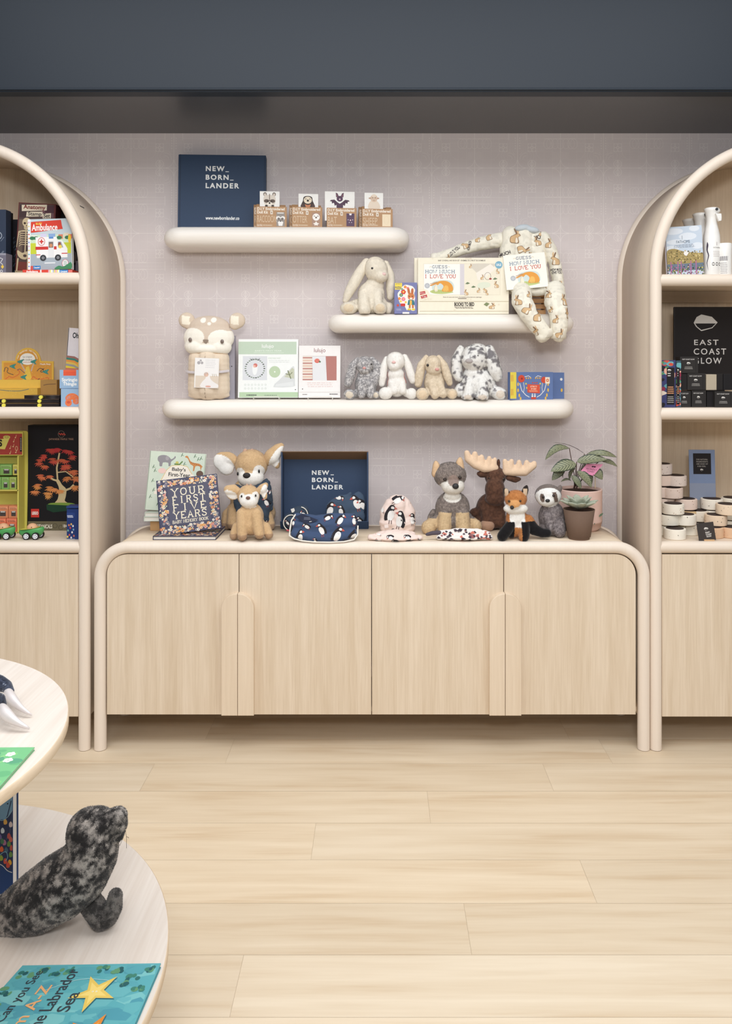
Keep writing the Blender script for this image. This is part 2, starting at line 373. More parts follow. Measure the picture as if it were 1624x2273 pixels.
# ------------------------------------------------------------------ floor of long planks
def floor():
    lines = {0: .641, 1: .176, 2: -.2156, 3: .634, 4: .246, 5: -.359, -1: .916}
    rows = []; W = .2112; Lp = 1.52; r = random.Random(3); vs = []; fs = []; cols = []
    for k in range(-4, 20):
        dn = 3.2697 - W * k; y1 = dn - CAMD; y0 = y1 - W
        off = lines.get(k, r.uniform(0, Lp)); n0 = -3
        x = off - 2 * Lp
        while x < 3.0:
            a, b_ = max(x, -2.6), min(x + Lp, 2.6)
            if b_ > a:
                g = .0004; i = len(vs)
                vs += [(a + g, y0 + g, 0), (b_ - g, y0 + g, 0), (b_ - g, y1 - g, 0), (a + g, y1 - g, 0)]; fs.append((i, i + 1, i + 2, i + 3))
                q = r.uniform(-1, 1); wm = r.uniform(-1, 1); cols.append((1 + .045 * q, 1 + .045 * q - .012 * wm, 1 + .045 * q - .03 * wm))
            x += Lp
    i = len(vs); vs += [(-2.6, -5.0, -.02), (2.6, -5.0, -.02), (2.6, .12, -.02), (-2.6, .12, -.02)]; fs.append((i, i + 1, i + 2, i + 3)); cols.append((.62, .6, .56))
    i = len(vs); vs += [(-2.6, -5.0, -.0006), (2.6, -5.0, -.0006), (2.6, .12, -.0006), (-2.6, .12, -.0006)]; fs.append((i, i + 1, i + 2, i + 3)); cols.append((.7, .66, .6))
    me = bpy.data.meshes.new('floor'); me.from_pydata(vs, [], fs)
    ca = me.color_attributes.new('Col', 'FLOAT_COLOR', 'CORNER'); k = 0
    for p in me.polygons:
        for li in p.loop_indices: ca.data[li].color = (*cols[p.index], 1)
    m, t, b = nt('oak_plank_vinyl')
    g = t.nodes.new('ShaderNodeNewGeometry'); at = t.nodes.new('ShaderNodeAttribute'); at.attribute_name = 'Col'
    off = t.nodes.new('ShaderNodeVectorMath'); off.operation = 'MULTIPLY_ADD'; off.inputs[1].default_value = (40, 40, 0)
    t.links.new(at.outputs['Color'], off.inputs[0]); t.links.new(g.outputs['Position'], off.inputs[2])
    mp = t.nodes.new('ShaderNodeMapping'); mp.inputs['Scale'].default_value = (1.5, 22, 1); t.links.new(off.outputs[0], mp.inputs['Vector'])
    n = t.nodes.new('ShaderNodeTexNoise'); n.inputs['Scale'].default_value = 1; n.inputs['Detail'].default_value = 6; n.inputs['Distortion'].default_value = .5; t.links.new(mp.outputs[0], n.inputs['Vector'])
    mp2 = t.nodes.new('ShaderNodeMapping'); mp2.inputs['Scale'].default_value = (1.2, 4, 1); t.links.new(off.outputs[0], mp2.inputs['Vector'])
    n2 = t.nodes.new('ShaderNodeTexNoise'); n2.inputs['Scale'].default_value = 1; n2.inputs['Detail'].default_value = 3; t.links.new(mp2.outputs[0], n2.inputs['Vector'])
    mp3 = t.nodes.new('ShaderNodeMapping'); mp3.inputs['Scale'].default_value = (5, 120, 1); t.links.new(off.outputs[0], mp3.inputs['Vector'])
    n3 = t.nodes.new('ShaderNodeTexNoise'); n3.inputs['Scale'].default_value = 1; n3.inputs['Detail'].default_value = 2; t.links.new(mp3.outputs[0], n3.inputs['Vector'])
    NX.t = t; f = NX(n.outputs['Fac']) * .5 + NX(n2.outputs['Fac']) * .35 + NX(n3.outputs['Fac']) * .15
    r = t.nodes.new('ShaderNodeValToRGB'); e = r.color_ramp.elements
    e[0].position = .36; e[0].color = (*lin((204, 182, 153)), 1); e[1].position = .62; e[1].color = (*lin((222, 206, 182)), 1)
    q = r.color_ramp.elements.new(.47); q.color = (*lin((214, 196, 170)), 1)
    t.links.new(f.o, r.inputs['Fac'])
    v = t.nodes.new('ShaderNodeVectorMath'); v.operation = 'MULTIPLY'; t.links.new(r.outputs['Color'], v.inputs[0]); t.links.new(at.outputs['Color'], v.inputs[1])
    t.links.new(v.outputs[0], b.inputs['Base Color']); b.inputs['Roughness'].default_value = .5; b.inputs['Specular IOR Level'].default_value = .3
    me.materials.append(m); link('floor', me, kind='structure')
floor()

# ------------------------------------------------------------------ dark blue-grey soffit over the units
SOF = M((33, 41, 51), 0.45, noise=0.03, nscale=3, spec=0.3); SOF2 = M((74, 75, 78), 0.3, noise=0.03, nscale=3, spec=0.5)  # one paint in two tones: the underside's lit look put into its colour
zs = Z(296, 0)
MB().box(-2.6, -.54, zs, 2.6, .12, zs + .5, SOF2).build('ceiling', kind='structure')
mb = MB(); mb.box(-2.6, -.60, zs - .002, 2.6, -.54, zs + .5, SOF, .002)
mb.build('trim_1', kind='structure')
MB().tube([(-2.6, -.602, zs + .008), (2.6, -.602, zs + .008)], .006, SOF, 10).build('trim_2', kind='structure')

# ------------------------------------------------------------------ pale ash furniture
ASH = WOOD((227, 210, 188), (210, 190, 164)); ASHX = WOOD((230, 214, 195), (220, 202, 180), 'x'); ASHD = WOOD((224, 206, 182), (210, 189, 163), 'z', sc=1.4)
TUBE = WOOD((235, 221, 206), (230, 215, 199), 'z', rough=.42, sc=.6); TUBEX = WOOD((235, 221, 206), (229, 213, 196), 'x', rough=.42, sc=.6); PANEL = WOOD((213, 197, 179), (206, 189, 170), 'z')
YF = -.49
def arch_path(xl, xr, zt, R, y, z0=0.0, n=24):
    """up the left leg, round the corners of radius R, down the right leg (tube centre line)"""
    p = [(xl, y, z0 + (zt - R - z0) * i / 3) for i in range(3)]
    p += [(xl + R - R * math.cos(math.pi / 2 * i / n), y, zt - R + R * math.sin(math.pi / 2 * i / n)) for i in range(n + 1)]
    if xr - xl - 2 * R > 0.01: p += [(xl + R + (xr - xl - 2 * R) * i / 4, y, zt) for i in range(1, 4)]
    p += [(xr - R + R * math.sin(math.pi / 2 * i / n), y, zt - R + R * math.cos(math.pi / 2 * i / n)) for i in range(n + 1)]
    p += [(xr, y, z0 + (zt - R - z0) * (2 - i) / 3) for i in range(3)]
    return p
def ribbon(mb, path, y0, y1, th, mat):
    """flat panel following the arch between front and back frames"""
    P = [(p[0], p[2]) for p in path]; n = len(P); out = []; inn = []
    for i in range(n):
        a = P[max(0, i - 1)]; b = P[min(n - 1, i + 1)]; dx, dz = b[0] - a[0], b[1] - a[1]; L = math.hypot(dx, dz); nx, nz = -dz / L, dx / L
        out.append((P[i][0] + nx * th / 2, P[i][1] + nz * th / 2)); inn.append((P[i][0] - nx * th / 2, P[i][1] - nz * th / 2))
    vs = []
    for o, i_ in zip(out, inn): vs += [(o[0], y0, o[1]), (o[0], y1, o[1]), (i_[0], y1, i_[1]), (i_[0], y0, i_[1])]
    fs = []
    for k in range(n - 1):
        a = 4 * k; b = a + 4
        fs += [(a, a + 1, b + 1, b), (a + 2, a + 3, b + 3, b + 2), (a, b, b + 3, a + 3), (a + 1, a + 2, b + 2, b + 1)]
    fs += [(0, 3, 2, 1), (4 * n - 4, 4 * n - 3, 4 * n - 2, 4 * n - 1)]
    mb.add(vs, fs, mat, True)
def handle_pts(x0, x1, z0, z1, left):
    """pull with one rounded upper corner; left: rounded on its left side"""
    w = x1 - x0; R = w; p = []
    if left:
        p = [(x1, z0), (x1, z1)] + [(x1 - R * math.sin(R_(a)), z1 - R * .95 + R * .95 * math.cos(R_(a))) for a in range(9, 91, 9)] + [(x0, z0)]
    else:
        p = [(x1, z0)] + [(x0 + R * math.sin(R_(a)), z1 - R * .95 + R * .95 * math.cos(R_(a))) for a in range(90, 0, -9)] + [(x0, z1), (x0, z0)]
    return p
# sideboard
r = .0245; xl, xr = X(209.5, YF) + r, X(1441, YF) - r; zt = Z(1201, YF) - r; Rc = .145 - r
YB = -.152
sb = thing('sideboard', 'low pale ash sideboard with rounded corners and four plain doors between the arched shelf units', 'sideboard', ((xl + xr) / 2, YF, 0))
ox = (xl + xr) / 2
def local(path, oy=YF): return [(p[0] - ox, p[1] - oy, p[2]) for p in path]
MB().tube(local(arch_path(xl, xr, zt, Rc, YF, .002)), r, TUBE, 20).build('front_frame', sb)
MB().tube(local(arch_path(xl, xr, zt, Rc, YB, .002)), r, TUBE, 16).build('back_frame', sb)
mb = MB(); ribbon(mb, local(arch_path(xl, xr, zt + r * .55, Rc + r * .55, YF, .12)), 0.004, YB - YF, .018, WOOD((222, 204, 180), (210, 190, 165), 'x')); mb.build('casing', sb)
zd0, zd1 = Z(1588, YF - .02), Z(1231.5, YF - .02) ; yd = -.012
MB().box(xl - ox + r, .012, zd0 + .004, xr - ox - r, YB - YF, zd0 + .022, ASHD).build('base_panel', sb)
edges = [X(236.5, YF - .01), X(530.5, YF - .01), X(824.5, YF - .01), X(1117.5, YF - .01), X(1411, YF - .01)]
hx = [(491, 526), None, None, None]
for i in range(4):
    a, b = edges[i] + .0015 - ox, edges[i + 1] - .0015 - ox; Ri = .083
    pts = [(a, zd0), (b, zd0)]
    pts += [(b - Ri + Ri * math.cos(R_(q)), zd1 - Ri + Ri * math.sin(R_(q))) for q in range(0, 91, 9)] if i == 3 else [(b, zd1)]
    pts += [(a + Ri + Ri * math.cos(R_(q)), zd1 - Ri + Ri * math.sin(R_(q))) for q in range(90, 181, 9)] if i == 0 else [(a, zd1)]
    d = MB().prism(pts, yd, yd + .02, ASH, .0012).build('door', sb)
    hd = {0: (491, 526.5, True), 1: (527.5, 563, False), 2: (1086, 1120.5, True), 3: (1121.5, 1156.5, False)}[i]
    MB().prism(handle_pts(X(hd[0], YF - .04) - ox, X(hd[1], YF - .04) - ox, Z(1588.5, YF - .04), Z(1318, YF - .04), hd[2]), yd - .03, yd, WOOD((228, 210, 187), (218, 198, 173), 'z', sc=.8), .002).build('handle', d)
ZSB = zt + r * .55 + .009          # top surface of the sideboard

# the two arched shelf units
r2 = .0238; Ro = 299 * S(YF) - r2; WA = 2 * Ro; ztA = Z(305, YF) - r2
def arched_unit(side, label, shelves):
    if side < 0: x1 = X(201, YF) - r2; x0 = x1 - WA
    else: x0 = X(1441.5, YF) + r2; x1 = x0 + WA
    cx = (x0 + x1) / 2; u = thing('arched_shelf_unit', label, 'shelf unit', (cx, YF, 0), group=None)
    ap = lambda y, rr=0, z0=.002: [(p[0] - cx, p[1] - YF, p[2]) for p in arch_path(x0 - rr, x1 + rr, ztA + rr, Ro + rr, y, z0, 40)]
    MB().tube(ap(YF), r2, TUBE, 20).build('front_frame', u)
    MB().tube(ap(-.024), r2, TUBE, 16).build('back_frame', u)
    mb = MB(); ribbon(mb, ap(YF, 0, .12), .004, -.02 - YF, .016, PANEL); mb.build('side_panel', u)
    # back panel in the arch outline
    pts = [(p[0], p[2]) for p in ap(0, -.004, .12)]
    MB().prism(pts[::-1], .405, .417, ASHD).build('back_panel', u)
    for zt_, py in shelves:
        zz = zt_; hx_ = Ro - .004
        mb = MB(); mb.box(-hx_, .012, zz - .036, hx_, .404, zz, ASHX)
        mb.tube([(-hx_, .006, zz - .0235), (hx_, .006, zz - .0235)], .0245, TUBEX, 18)
        sh = mb.build('shelf', u)
        cl = MB().box(-hx_, .384, zz - .036 - .05, hx_, .404, zz - .0362, ASHX, .001).build('cleat', u)
        for sx in (-1, 1):
            MB().tube([(sx * (hx_ - 0.016), .378, zz - .062), (sx * (hx_ - 0.016), .384, zz - .062)], .0045, M((196, 184, 168), .35, .6), 10).build('screw', cl)
    zd1_ = Z(1230, YF); zd0_ = Z(1588, YF); g = .002
    for k in (0, 1):
        a = -Ro + r2 * .95 if k == 0 else g / 2; b = -g / 2 if k == 0 else Ro - r2 * .95
        d = MB().box(a, -.012, zd0_, b, .008, zd1_, ASH, .001).build('door', u)
        hw = .065
        MB().prism(handle_pts(-hw - .001 if k == 0 else .001, -.001 if k == 0 else hw + .001, zd0_, zd0_ + .495, k == 0), -.042, -.012, ASH, .002).build('handle', d)
    MB().box(-Ro + .01, .012, zd0_ + .004, Ro - .01, .41, zd0_ + .022, ASHD).build('base_panel', u)
    return u, cx
ZA, ZBm, ZC = Z(605, YF), Z(903.5, YF), Z(1202, YF)
ZA2, ZB2, ZC2 = Z(609, YF), Z(905.5, YF), Z(1202, YF)
arched_unit(-1, 'tall arched ash shelf unit at the left edge holding books and toys', [(ZA, 0), (ZBm, 0), (ZC, 0)])
arched_unit(1, 'tall arched ash shelf unit at the right edge holding bath and body goods', [(ZA2, 0), (ZB2, 0), (ZC2, 0)])

# floating wall shelves with full round edges
def bullnose(name, label, pxl, pxr, ztop, th, dep=.215, rc=.05):
    r = th / 2; xa, xb = X(pxl, -dep + r), X(pxr, -dep + r); cx = (xa + xb) / 2; mb = MB()
    xa += r - cx; xb -= r + cx; yf = -dep + r; path = [(xa, -.001)]; 
    for i in range(17): a = math.pi + math.pi / 2 * i / 16; path.append((xa + rc + rc * math.cos(a), yf + rc + rc * math.sin(a)))
    for i in range(17): a = -math.pi / 2 + math.pi / 2 * i / 16; path.append((xb - rc + rc * math.cos(a), yf + rc + rc * math.sin(a)))
    path.append((xb, -.001)); n = 14; vs = []; N = len(path)
    nor = [(-1, 0)] + [(math.cos(math.pi + math.pi / 2 * i / 16), math.sin(math.pi + math.pi / 2 * i / 16)) for i in range(17)] + [(math.cos(-math.pi / 2 + math.pi / 2 * i / 16), math.sin(-math.pi / 2 + math.pi / 2 * i / 16)) for i in range(17)] + [(1, 0)]
    for (x, y), (nx, ny) in zip(path, nor):
        for k in range(n + 1): a = math.pi / 2 - math.pi * k / n; vs.append((x + nx * r * math.cos(a), y + ny * r * math.cos(a), r * math.sin(a)))
    fs = [(i * (n + 1) + k, i * (n + 1) + k + 1, (i + 1) * (n + 1) + k + 1, (i + 1) * (n + 1) + k) for i in range(N - 1) for k in range(n)]
    mb.add(vs, fs, SHELFW, True)
    mb.add([vs[i * (n + 1)] for i in range(N)], [tuple(range(N))], SHELFW); mb.add([vs[i * (n + 1) + n] for i in range(N)], [tuple(range(N))[::-1]], SHELFW)
    mb.add([vs[k] for k in range(n + 1)] + [vs[(N - 1) * (n + 1) + k] for k in range(n, -1, -1)], [tuple(range(2 * n + 2))], SHELFW)
    mb.build(name, None, (cx, 0, ztop - r), label=label, category='shelf')
SHELFW = WOOD((243, 237, 230), (237, 229, 219), 'x', rough=.42, sc=.5)
Z1, Z2, Z3 = 2.177, 1.789, 1.408
bullnose('floating_shelf', 'highest floating ash shelf on the wall, under the navy box and craft kits', 359, 909, Z1, .092)
bullnose('floating_shelf', 'middle floating ash shelf on the right, under the rabbit pyjamas', 727, 1277, Z2, .08)
bullnose('floating_shelf', 'lowest and longest floating ash shelf, under the seated plush bunnies', 355, 1277, Z3, .085)

# two-tier round display table in the foreground
gU, gL = .70, 1.16                     # drop of each top below the eye; centre and radius follow from the rims in the photo
cU = (-1.585 * gU, 2.149 * gU - CAMD, .7366 * gU); cL = (-.919 * gL, 1.331 * gL - CAMD, .566 * gL)
ZU, ZL = H - gU, H - gL
TT = WOOD((216, 207, 198), (204, 192, 181), 'd', sc=.8, name='whitewashed_ash_top'); RIM = WOOD((226, 206, 180), (210, 188, 160), 'd', sc=1.2)
tb = thing('display_table', 'two-tier round display table of whitewashed wood in the left foreground', 'table', (cL[0], cL[1], 0))
def tier(name, c, z, th):
    R = c[2]; dx, dy = c[0] - cL[0], c[1] - cL[1]; mb = MB()
    mb.lathe([(R - .0015, z - th), (R, z - th + .002), (R, z - .002), (R - .002, z)], (dx, dy, 0), RIM, 128, caps=False)
    ring = [(dx + (R - .002) * math.cos(2 * math.pi * k / 128), dy + (R - .002) * math.sin(2 * math.pi * k / 128), z) for k in range(128)]
    mb.add(ring, [tuple(range(128))], TT); mb.add([(p[0], p[1], z - th) for p in ring], [tuple(range(128))[::-1]], RIM)
    mb.build(name, tb)
tier('upper_tabletop', cU, ZU, .022); tier('lower_tabletop', cL, ZL, .024)
MB().lathe([(.05, ZL), (.05, ZU - .022)], (cU[0] - cL[0] - .05, cU[1] - cL[1], 0), RIM, 48).build('column', tb)
MB().lathe([(.36, 0), (.36, .03), (.2, .05), (.2, ZL - .024)], (0, 0, 0), RIM, 64).build('base', tb)

# ------------------------------------------------------------------ soft toys: one fused body from rounded volumes, with short pile
class V:
    """reads coordinates in an enlarged crop of the photo: origin x0,y0 and enlargement k"""
    def __init__(s, x0=0, y0=0, k=1): s.x0 = x0; s.y0 = y0; s.k = k
    def x(s, v): return s.x0 + v / s.k
    def y(s, v): return s.y0 + v / s.k
def vnoise(P, seed=0):
    P = P + seed * 17.3; i = np.floor(P).astype(int); f = P - i; f = f * f * (3 - 2 * f); r = 0
    for a in (0, 1):
        for b in (0, 1):
            for c in (0, 1):
                h = (i[:, 0] + a) * 73856093 ^ (i[:, 1] + b) * 19349663 ^ (i[:, 2] + c) * 83492791
                h = ((h * 1103515245 + 12345) & 0x7fffffff) / 0x7fffffff
                r = r + h * np.where(a, f[:, 0], 1 - f[:, 0]) * np.where(b, f[:, 1], 1 - f[:, 1]) * np.where(c, f[:, 2], 1 - f[:, 2])
    return r
class Plush:
    """blobs are given in crop pixels: (x, y, toward-camera, rx, ry, rd, roll degrees)"""
    def __init__(s, name, label, cat, v, cx, base, Y, zb, yaw=0, group=None, k=None):
        s.v = v; s.cx = cx; s.base = base; s.Y = Y; s.s = (k or S(Y)) / v.k; s.zb = zb
        s.root = thing(name, label, cat, (X(v.x(cx), Y), Y, zb), (0, 0, R_(yaw)), group)
    def P(s, x, y, d=0): return Vector(((x - s.cx) * s.s, -d * s.s, (s.base - y) * s.s))
    def inv(s, p): return np.c_[p[:, 0] / s.s + s.cx, s.base - p[:, 2] / s.s, -p[:, 1] / s.s]
    def blobs(s, mb, bl, mat):
        for b in bl:
            if b[0] == 'cap':      # ('cap', (x,y,d), r0, (x,y,d), r1, [(x,y,d), r2 ...])
                pts = [(b[i], b[i + 1]) for i in range(1, len(b) - 1, 2)]
                for (p, r), (q, r_) in zip(pts, pts[1:]):
                    n = max(3, int(math.dist(p, q) / (min(r, r_) * .45)))
                    for i in range(n + 1): t = i / n; c = [p[k] + (q[k] - p[k]) * t for k in range(3)]; rr = (r + (r_ - r) * t) * s.s; mb.ell(s.P(*c), rr, mat, n=12)
            else:
                x, y, d, rx, ry, rd = b[:6]; roll = b[6] if len(b) > 6 else 0; pitch = b[7] if len(b) > 7 else 0; yw = b[8] if len(b) > 8 else 0
                mb.ell(s.P(x, y, d), (rx * s.s, rd * s.s, ry * s.s), mat, (R_(pitch), R_(roll), R_(yw)), n=20)
    def body(s, name, bl, colour, fur=.006, count=7000, vox=None, smooth=4, mat=None, parent=None, floor_=True, droop=.5, wid=.0014, dens=None, seed=0, cut=None):
        mat = mat or VCOL(); mb = MB(); s.blobs(mb, bl, mat); o = mb.build('tmp')
        md = o.modifiers.new('r', 'REMESH'); md.mode = 'VOXEL'; md.voxel_size = vox or 2.1 * s.s * s.v.k
        md.voxel_size = max(md.voxel_size, .0022)
        sm = o.modifiers.new('s', 'SMOOTH'); sm.iterations = smooth; sm.factor = .5
        dg = bpy.context.evaluated_depsgraph_get(); me = bpy.data.meshes.new_from_object(o.evaluated_get(dg)); bpy.data.objects.remove(o)
        nv = len(me.vertices); co = np.empty(nv * 3); me.vertices.foreach_get('co', co); co = co.reshape(-1, 3)
        if floor_: co[:, 2] = np.maximum(co[:, 2], 0.0005); me.vertices.foreach_set('co', co.ravel()); me.update()
        no = np.empty(nv * 3); me.vertices.foreach_get('normal', no); no = no.reshape(-1, 3)
        faces = [tuple(p.vertices) for p in me.polygons]
        ar = np.empty(len(faces)); me.polygons.foreach_get('area', ar)
        if len(ar) == 0: raise RuntimeError('empty body ' + name)
        col = lambda p, n_: np.array([lin(c) for c in np.clip(colour(*(s.inv(p).T), n_), 0, 255)])
        def col(p, n_):
            c = np.clip(np.asarray(colour(*(s.inv(p).T), n_), float), 0, 255) / 255
            return np.where(c <= .04045, c / 12.92, ((c + .055) / 1.055) ** 2.4)
        vc = col(co, no)
        rng = np.random.default_rng(seed + 5); vs = co; extra = []; ec = vc; en = no
        if count and fur:
            count = int(count * 1.3)
            idx = rng.choice(len(faces), count, p=ar / ar.sum()); fa = np.array([f[:3] for f in faces])[idx]
            w = rng.dirichlet((1, 1, 1), count); root = (co[fa] * w[:, :, None]).sum(1); nn = (no[fa] * w[:, :, None]).sum(1)
            nn /= np.linalg.norm(nn, axis=1, keepdims=True) + 1e-9
            rnd = rng.normal(size=(count, 3)); d = np.array([0, 0, -droop]) + rnd * .3; d = d - nn * (d * nn).sum(1, keepdims=True); d /= np.linalg.norm(d, axis=1, keepdims=True) + 1e-9; d = d * .84 + nn * .54
            sd = np.cross(d, nn) + rng.normal(size=(count, 3)) * .08; sd /= np.linalg.norm(sd, axis=1, keepdims=True) + 1e-9
            L = fur * .62 * rng.uniform(.5, 1.25, (count, 1)); root = root - nn * .0006
            if floor_: 
                tip = root + d * L; tip[:, 2] = np.maximum(tip[:, 2], .0004)
            else: tip = root + d * L
            fl = np.where((np.cross(2 * sd, tip - root + sd) * nn).sum(1, keepdims=True) < 0, -1.0, 1.0); sd = sd * fl
            bv = np.stack([root - sd * wid, root + sd * wid, tip], 1).reshape(-1, 3)
            cc = col(root, nn) * rng.uniform(.86, 1.14, (count, 1)); vs = np.vstack([co, bv]); ec = np.vstack([vc, np.repeat(cc, 3, 0)]); en = np.vstack([no, np.repeat(nn, 3, 0)])
            extra = [(nv + 3 * i, nv + 3 * i + 1, nv + 3 * i + 2) for i in range(count)]
        m2 = bpy.data.meshes.new(name); m2.from_pydata(vs.tolist(), [], faces + extra)
        a = m2.color_attributes.new('Col', 'FLOAT_COLOR', 'POINT'); a.data.foreach_set('color', np.c_[ec, np.ones(len(ec))].ravel())
        m2.materials.append(mat); m2.polygons.foreach_set('use_smooth', [True] * len(m2.polygons)); m2.update()
        li = np.empty(len(m2.loops), int); m2.loops.foreach_get('vertex_index', li)
        m2.normals_split_custom_set(en[li].tolist())
        bpy.data.meshes.remove(me)
        return link(name, m2, parent or s.root)
    def bead(s, name, x, y, d, r, c=(18, 16, 16), rough=.15, parent=None, sq=(1, 1, 1), roll=0):
        mb = MB(); r = r * s.s; mb.ell(s.P(x, y, d), (r * sq[0], r * sq[2], r * sq[1]), M(c, rough, spec=.6), (0, R_(roll), 0), 14)
        return mb.build(name, parent or s.root)
def wrinkle(o, amp, k):
    me = o.data; n = len(me.vertices); co = np.empty(n * 3); no = np.empty(n * 3); me.vertices.foreach_get('co', co); me.vertices.foreach_get('normal', no)
    co = co.reshape(-1, 3); no = no.reshape(-1, 3); q = np.abs(vnoise(co * np.array([k, k, k * 1.4]) + vnoise(co * k * .6, 5)[:, None] * 1.5, 2) - .5) * 2
    co = co + no * ((np.minimum(q * 2.2, 1) - .8) * amp)[:, None]; me.vertices.foreach_set('co', co.ravel()); me.update()
    if me.has_custom_normals: me.normals_split_custom_set([(0, 0, 0)] * len(me.loops))
def flat(c):
    c = np.array(c, float)
    return lambda x, y, d, n: np.tile(c, (len(x), 1))
def mottle(c1, c2, sc=14, seed=0, sharp=4, st=(1, 1, 1), off=0):
    c1 = np.array(c1, float); c2 = np.array(c2, float)
    def f(x, y, d, n):
        P = np.c_[x * st[0], y * st[1], d * st[2]] / sc; q = vnoise(P, seed) * .65 + vnoise(P * 2.3, seed + 1) * .35
        t = np.clip((q - .5 + off) * sharp + .5, 0, 1)[:, None]; return c1 * (1 - t) + c2 * t
    return f
def pick(base, *rules):
    """rules: (mask function, colour function) painted in turn"""
    def f(x, y, d, n):
        c = base(x, y, d, n)
        for m, g in rules: c = np.where(m(x, y, d)[:, None], g(x, y, d, n), c)
        return c
    return f
def el(cx, cy, rx, ry): return lambda x, y, d: ((x - cx) / rx) ** 2 + ((y - cy) / ry) ** 2 < 1
def front(m, dmin=0): return lambda x, y, d: m(x, y, d) & (d > dmin)

def decal(target, shapes, step=.0006, V_=None, toward=(0, 1, 0), sub=1):
    """cloth print: flat motifs pressed onto the surface of a mesh object along a direction, joined to that mesh; shapes: (colour, [(x,z)...]) in object space"""
    me = target.data; bm = bmesh.new(); bm.from_mesh(me); bvh = BVHTree.FromBMesh(bm); layer = 0
    cl = bm.verts.layers.float_color.get('Col')
    for c, pts in shapes:
        layer = 1 if c in ((44, 40, 44), (140, 112, 88)) and layer > 4 else layer + 1; mat = M(c, .85, noise=.02)
        if mat.name not in [q.name for q in me.materials]: me.materials.append(mat)
        mi = [q.name for q in me.materials].index(mat.name)
        n = len(pts); cx = sum(p[0] for p in pts) / n; cz = sum(p[1] for p in pts) / n
        def hit(x, z):
            if toward[1]: h = bvh.ray_cast(Vector((x, -2 * toward[1], z)), Vector(toward))
            else: h = bvh.ray_cast(Vector((x, z, 2)), Vector((0, 0, -1)))
            if h[0] is None: return None
            return h[0] - Vector(toward if toward[1] else (0, 0, -1)) * (step * 1.5 + .00045 * (layer % 7))
        rings = []
        for k in (1.0, .72, .4): rings.append([hit(cx + (p[0] - cx) * k, cz + (p[1] - cz) * k) for p in pts])
        mid = hit(cx, cz)
        if mid is None: continue
        R = [[bm.verts.new(q) if q is not None else None for q in r] for r in rings]; vm = bm.verts.new(mid)
        def face(vs):
            if any(v is None for v in vs) or len(set(vs)) < 3: return
            if max((vs[0].co - v.co).length for v in vs) > .05: return
            try: f = bm.faces.new(vs); f.material_index = mi; f.smooth = True
            except ValueError: pass
        for i in range(n):
            j = (i + 1) % n; face([R[0][i], R[0][j], R[1][j], R[1][i]]); face([R[1][i], R[1][j], R[2][j], R[2][i]]); face([R[2][i], R[2][j], vm])
    bm.to_mesh(me); bm.free(); me.update()
def puffin(x, z, s, flip=1, rot=0, pink=False):
    """a small printed seabird: dark back, white belly, dark head with pale cheek, red beak, legs"""
    D_, W_, B_, L_ = (44, 40, 44), (236, 232, 228), (205, 92, 78), (170, 84, 72)
    if pink: B_, L_ = (190, 110, 100), (80, 60, 62)
    s = s * .74
    def T(p): a = R_(rot); px, pz = p[0] * flip * s, p[1] * s; return (x + px * math.cos(a) - pz * math.sin(a), z + px * math.sin(a) + pz * math.cos(a))
    sh = [(D_, smooth_closed([(-.35, -.62), (-.42, -.1), (-.22, .4), (.02, .72), (.3, .68), (.34, .42), (.2, .2), (.1, -.3)], 3)),
          (W_, smooth_closed([(-.12, -.52), (-.16, 0), (.05, .28), (.3, .22), (.36, -.12), (.2, -.5)], 3)),
          (W_, smooth_closed([(.04, .42), (.06, .6), (.24, .62), (.28, .44)], 3)),
          (B_, [(.3, .64), (.56, .5), (.32, .4)]), (L_, [(0, -.5), (.05, -.5), (.04, -.8), (-.01, -.8)]), (L_, [(.16, -.5), (.21, -.5), (.24, -.78), (.19, -.78)])]
    return [(c, [T(p) for p in pts]) for c, pts in sh]
def hare(x, z, s, flip=1, rot=0):
    O_, L_ = (214, 180, 138), (140, 112, 88)
    def T(p): a = R_(rot); px, pz = p[0] * flip * s, p[1] * s; return (x + px * math.cos(a) - pz * math.sin(a), z + px * math.sin(a) + pz * math.cos(a))
    sh = [(L_, smooth_closed([(-.52, -.42), (-.5, .1), (-.15, .3), (.05, .42), (.28, .5), (.52, .26), (.3, .08), (.36, -.45), (-.1, -.5)], 3)),
          (O_, smooth_closed([(-.47, -.38), (-.45, .06), (-.15, .25), (.07, .36), (.28, .44), (.46, .25), (.25, .05), (.3, -.4), (-.1, -.45)], 3)),
          (L_, smooth_closed([(.1, .42), (-.12, .9), (.02, .95), (.24, .46)], 3)), (O_, smooth_closed([(.22, .45), (.18, .98), (.32, .9), (.34, .48)], 3)),
          ((236, 226, 208), smooth_closed([(.02, -.42), (.05, .0), (.22, .0), (.24, -.42)], 3))]
    return [(c, [T(p) for p in pts]) for c, pts in sh]

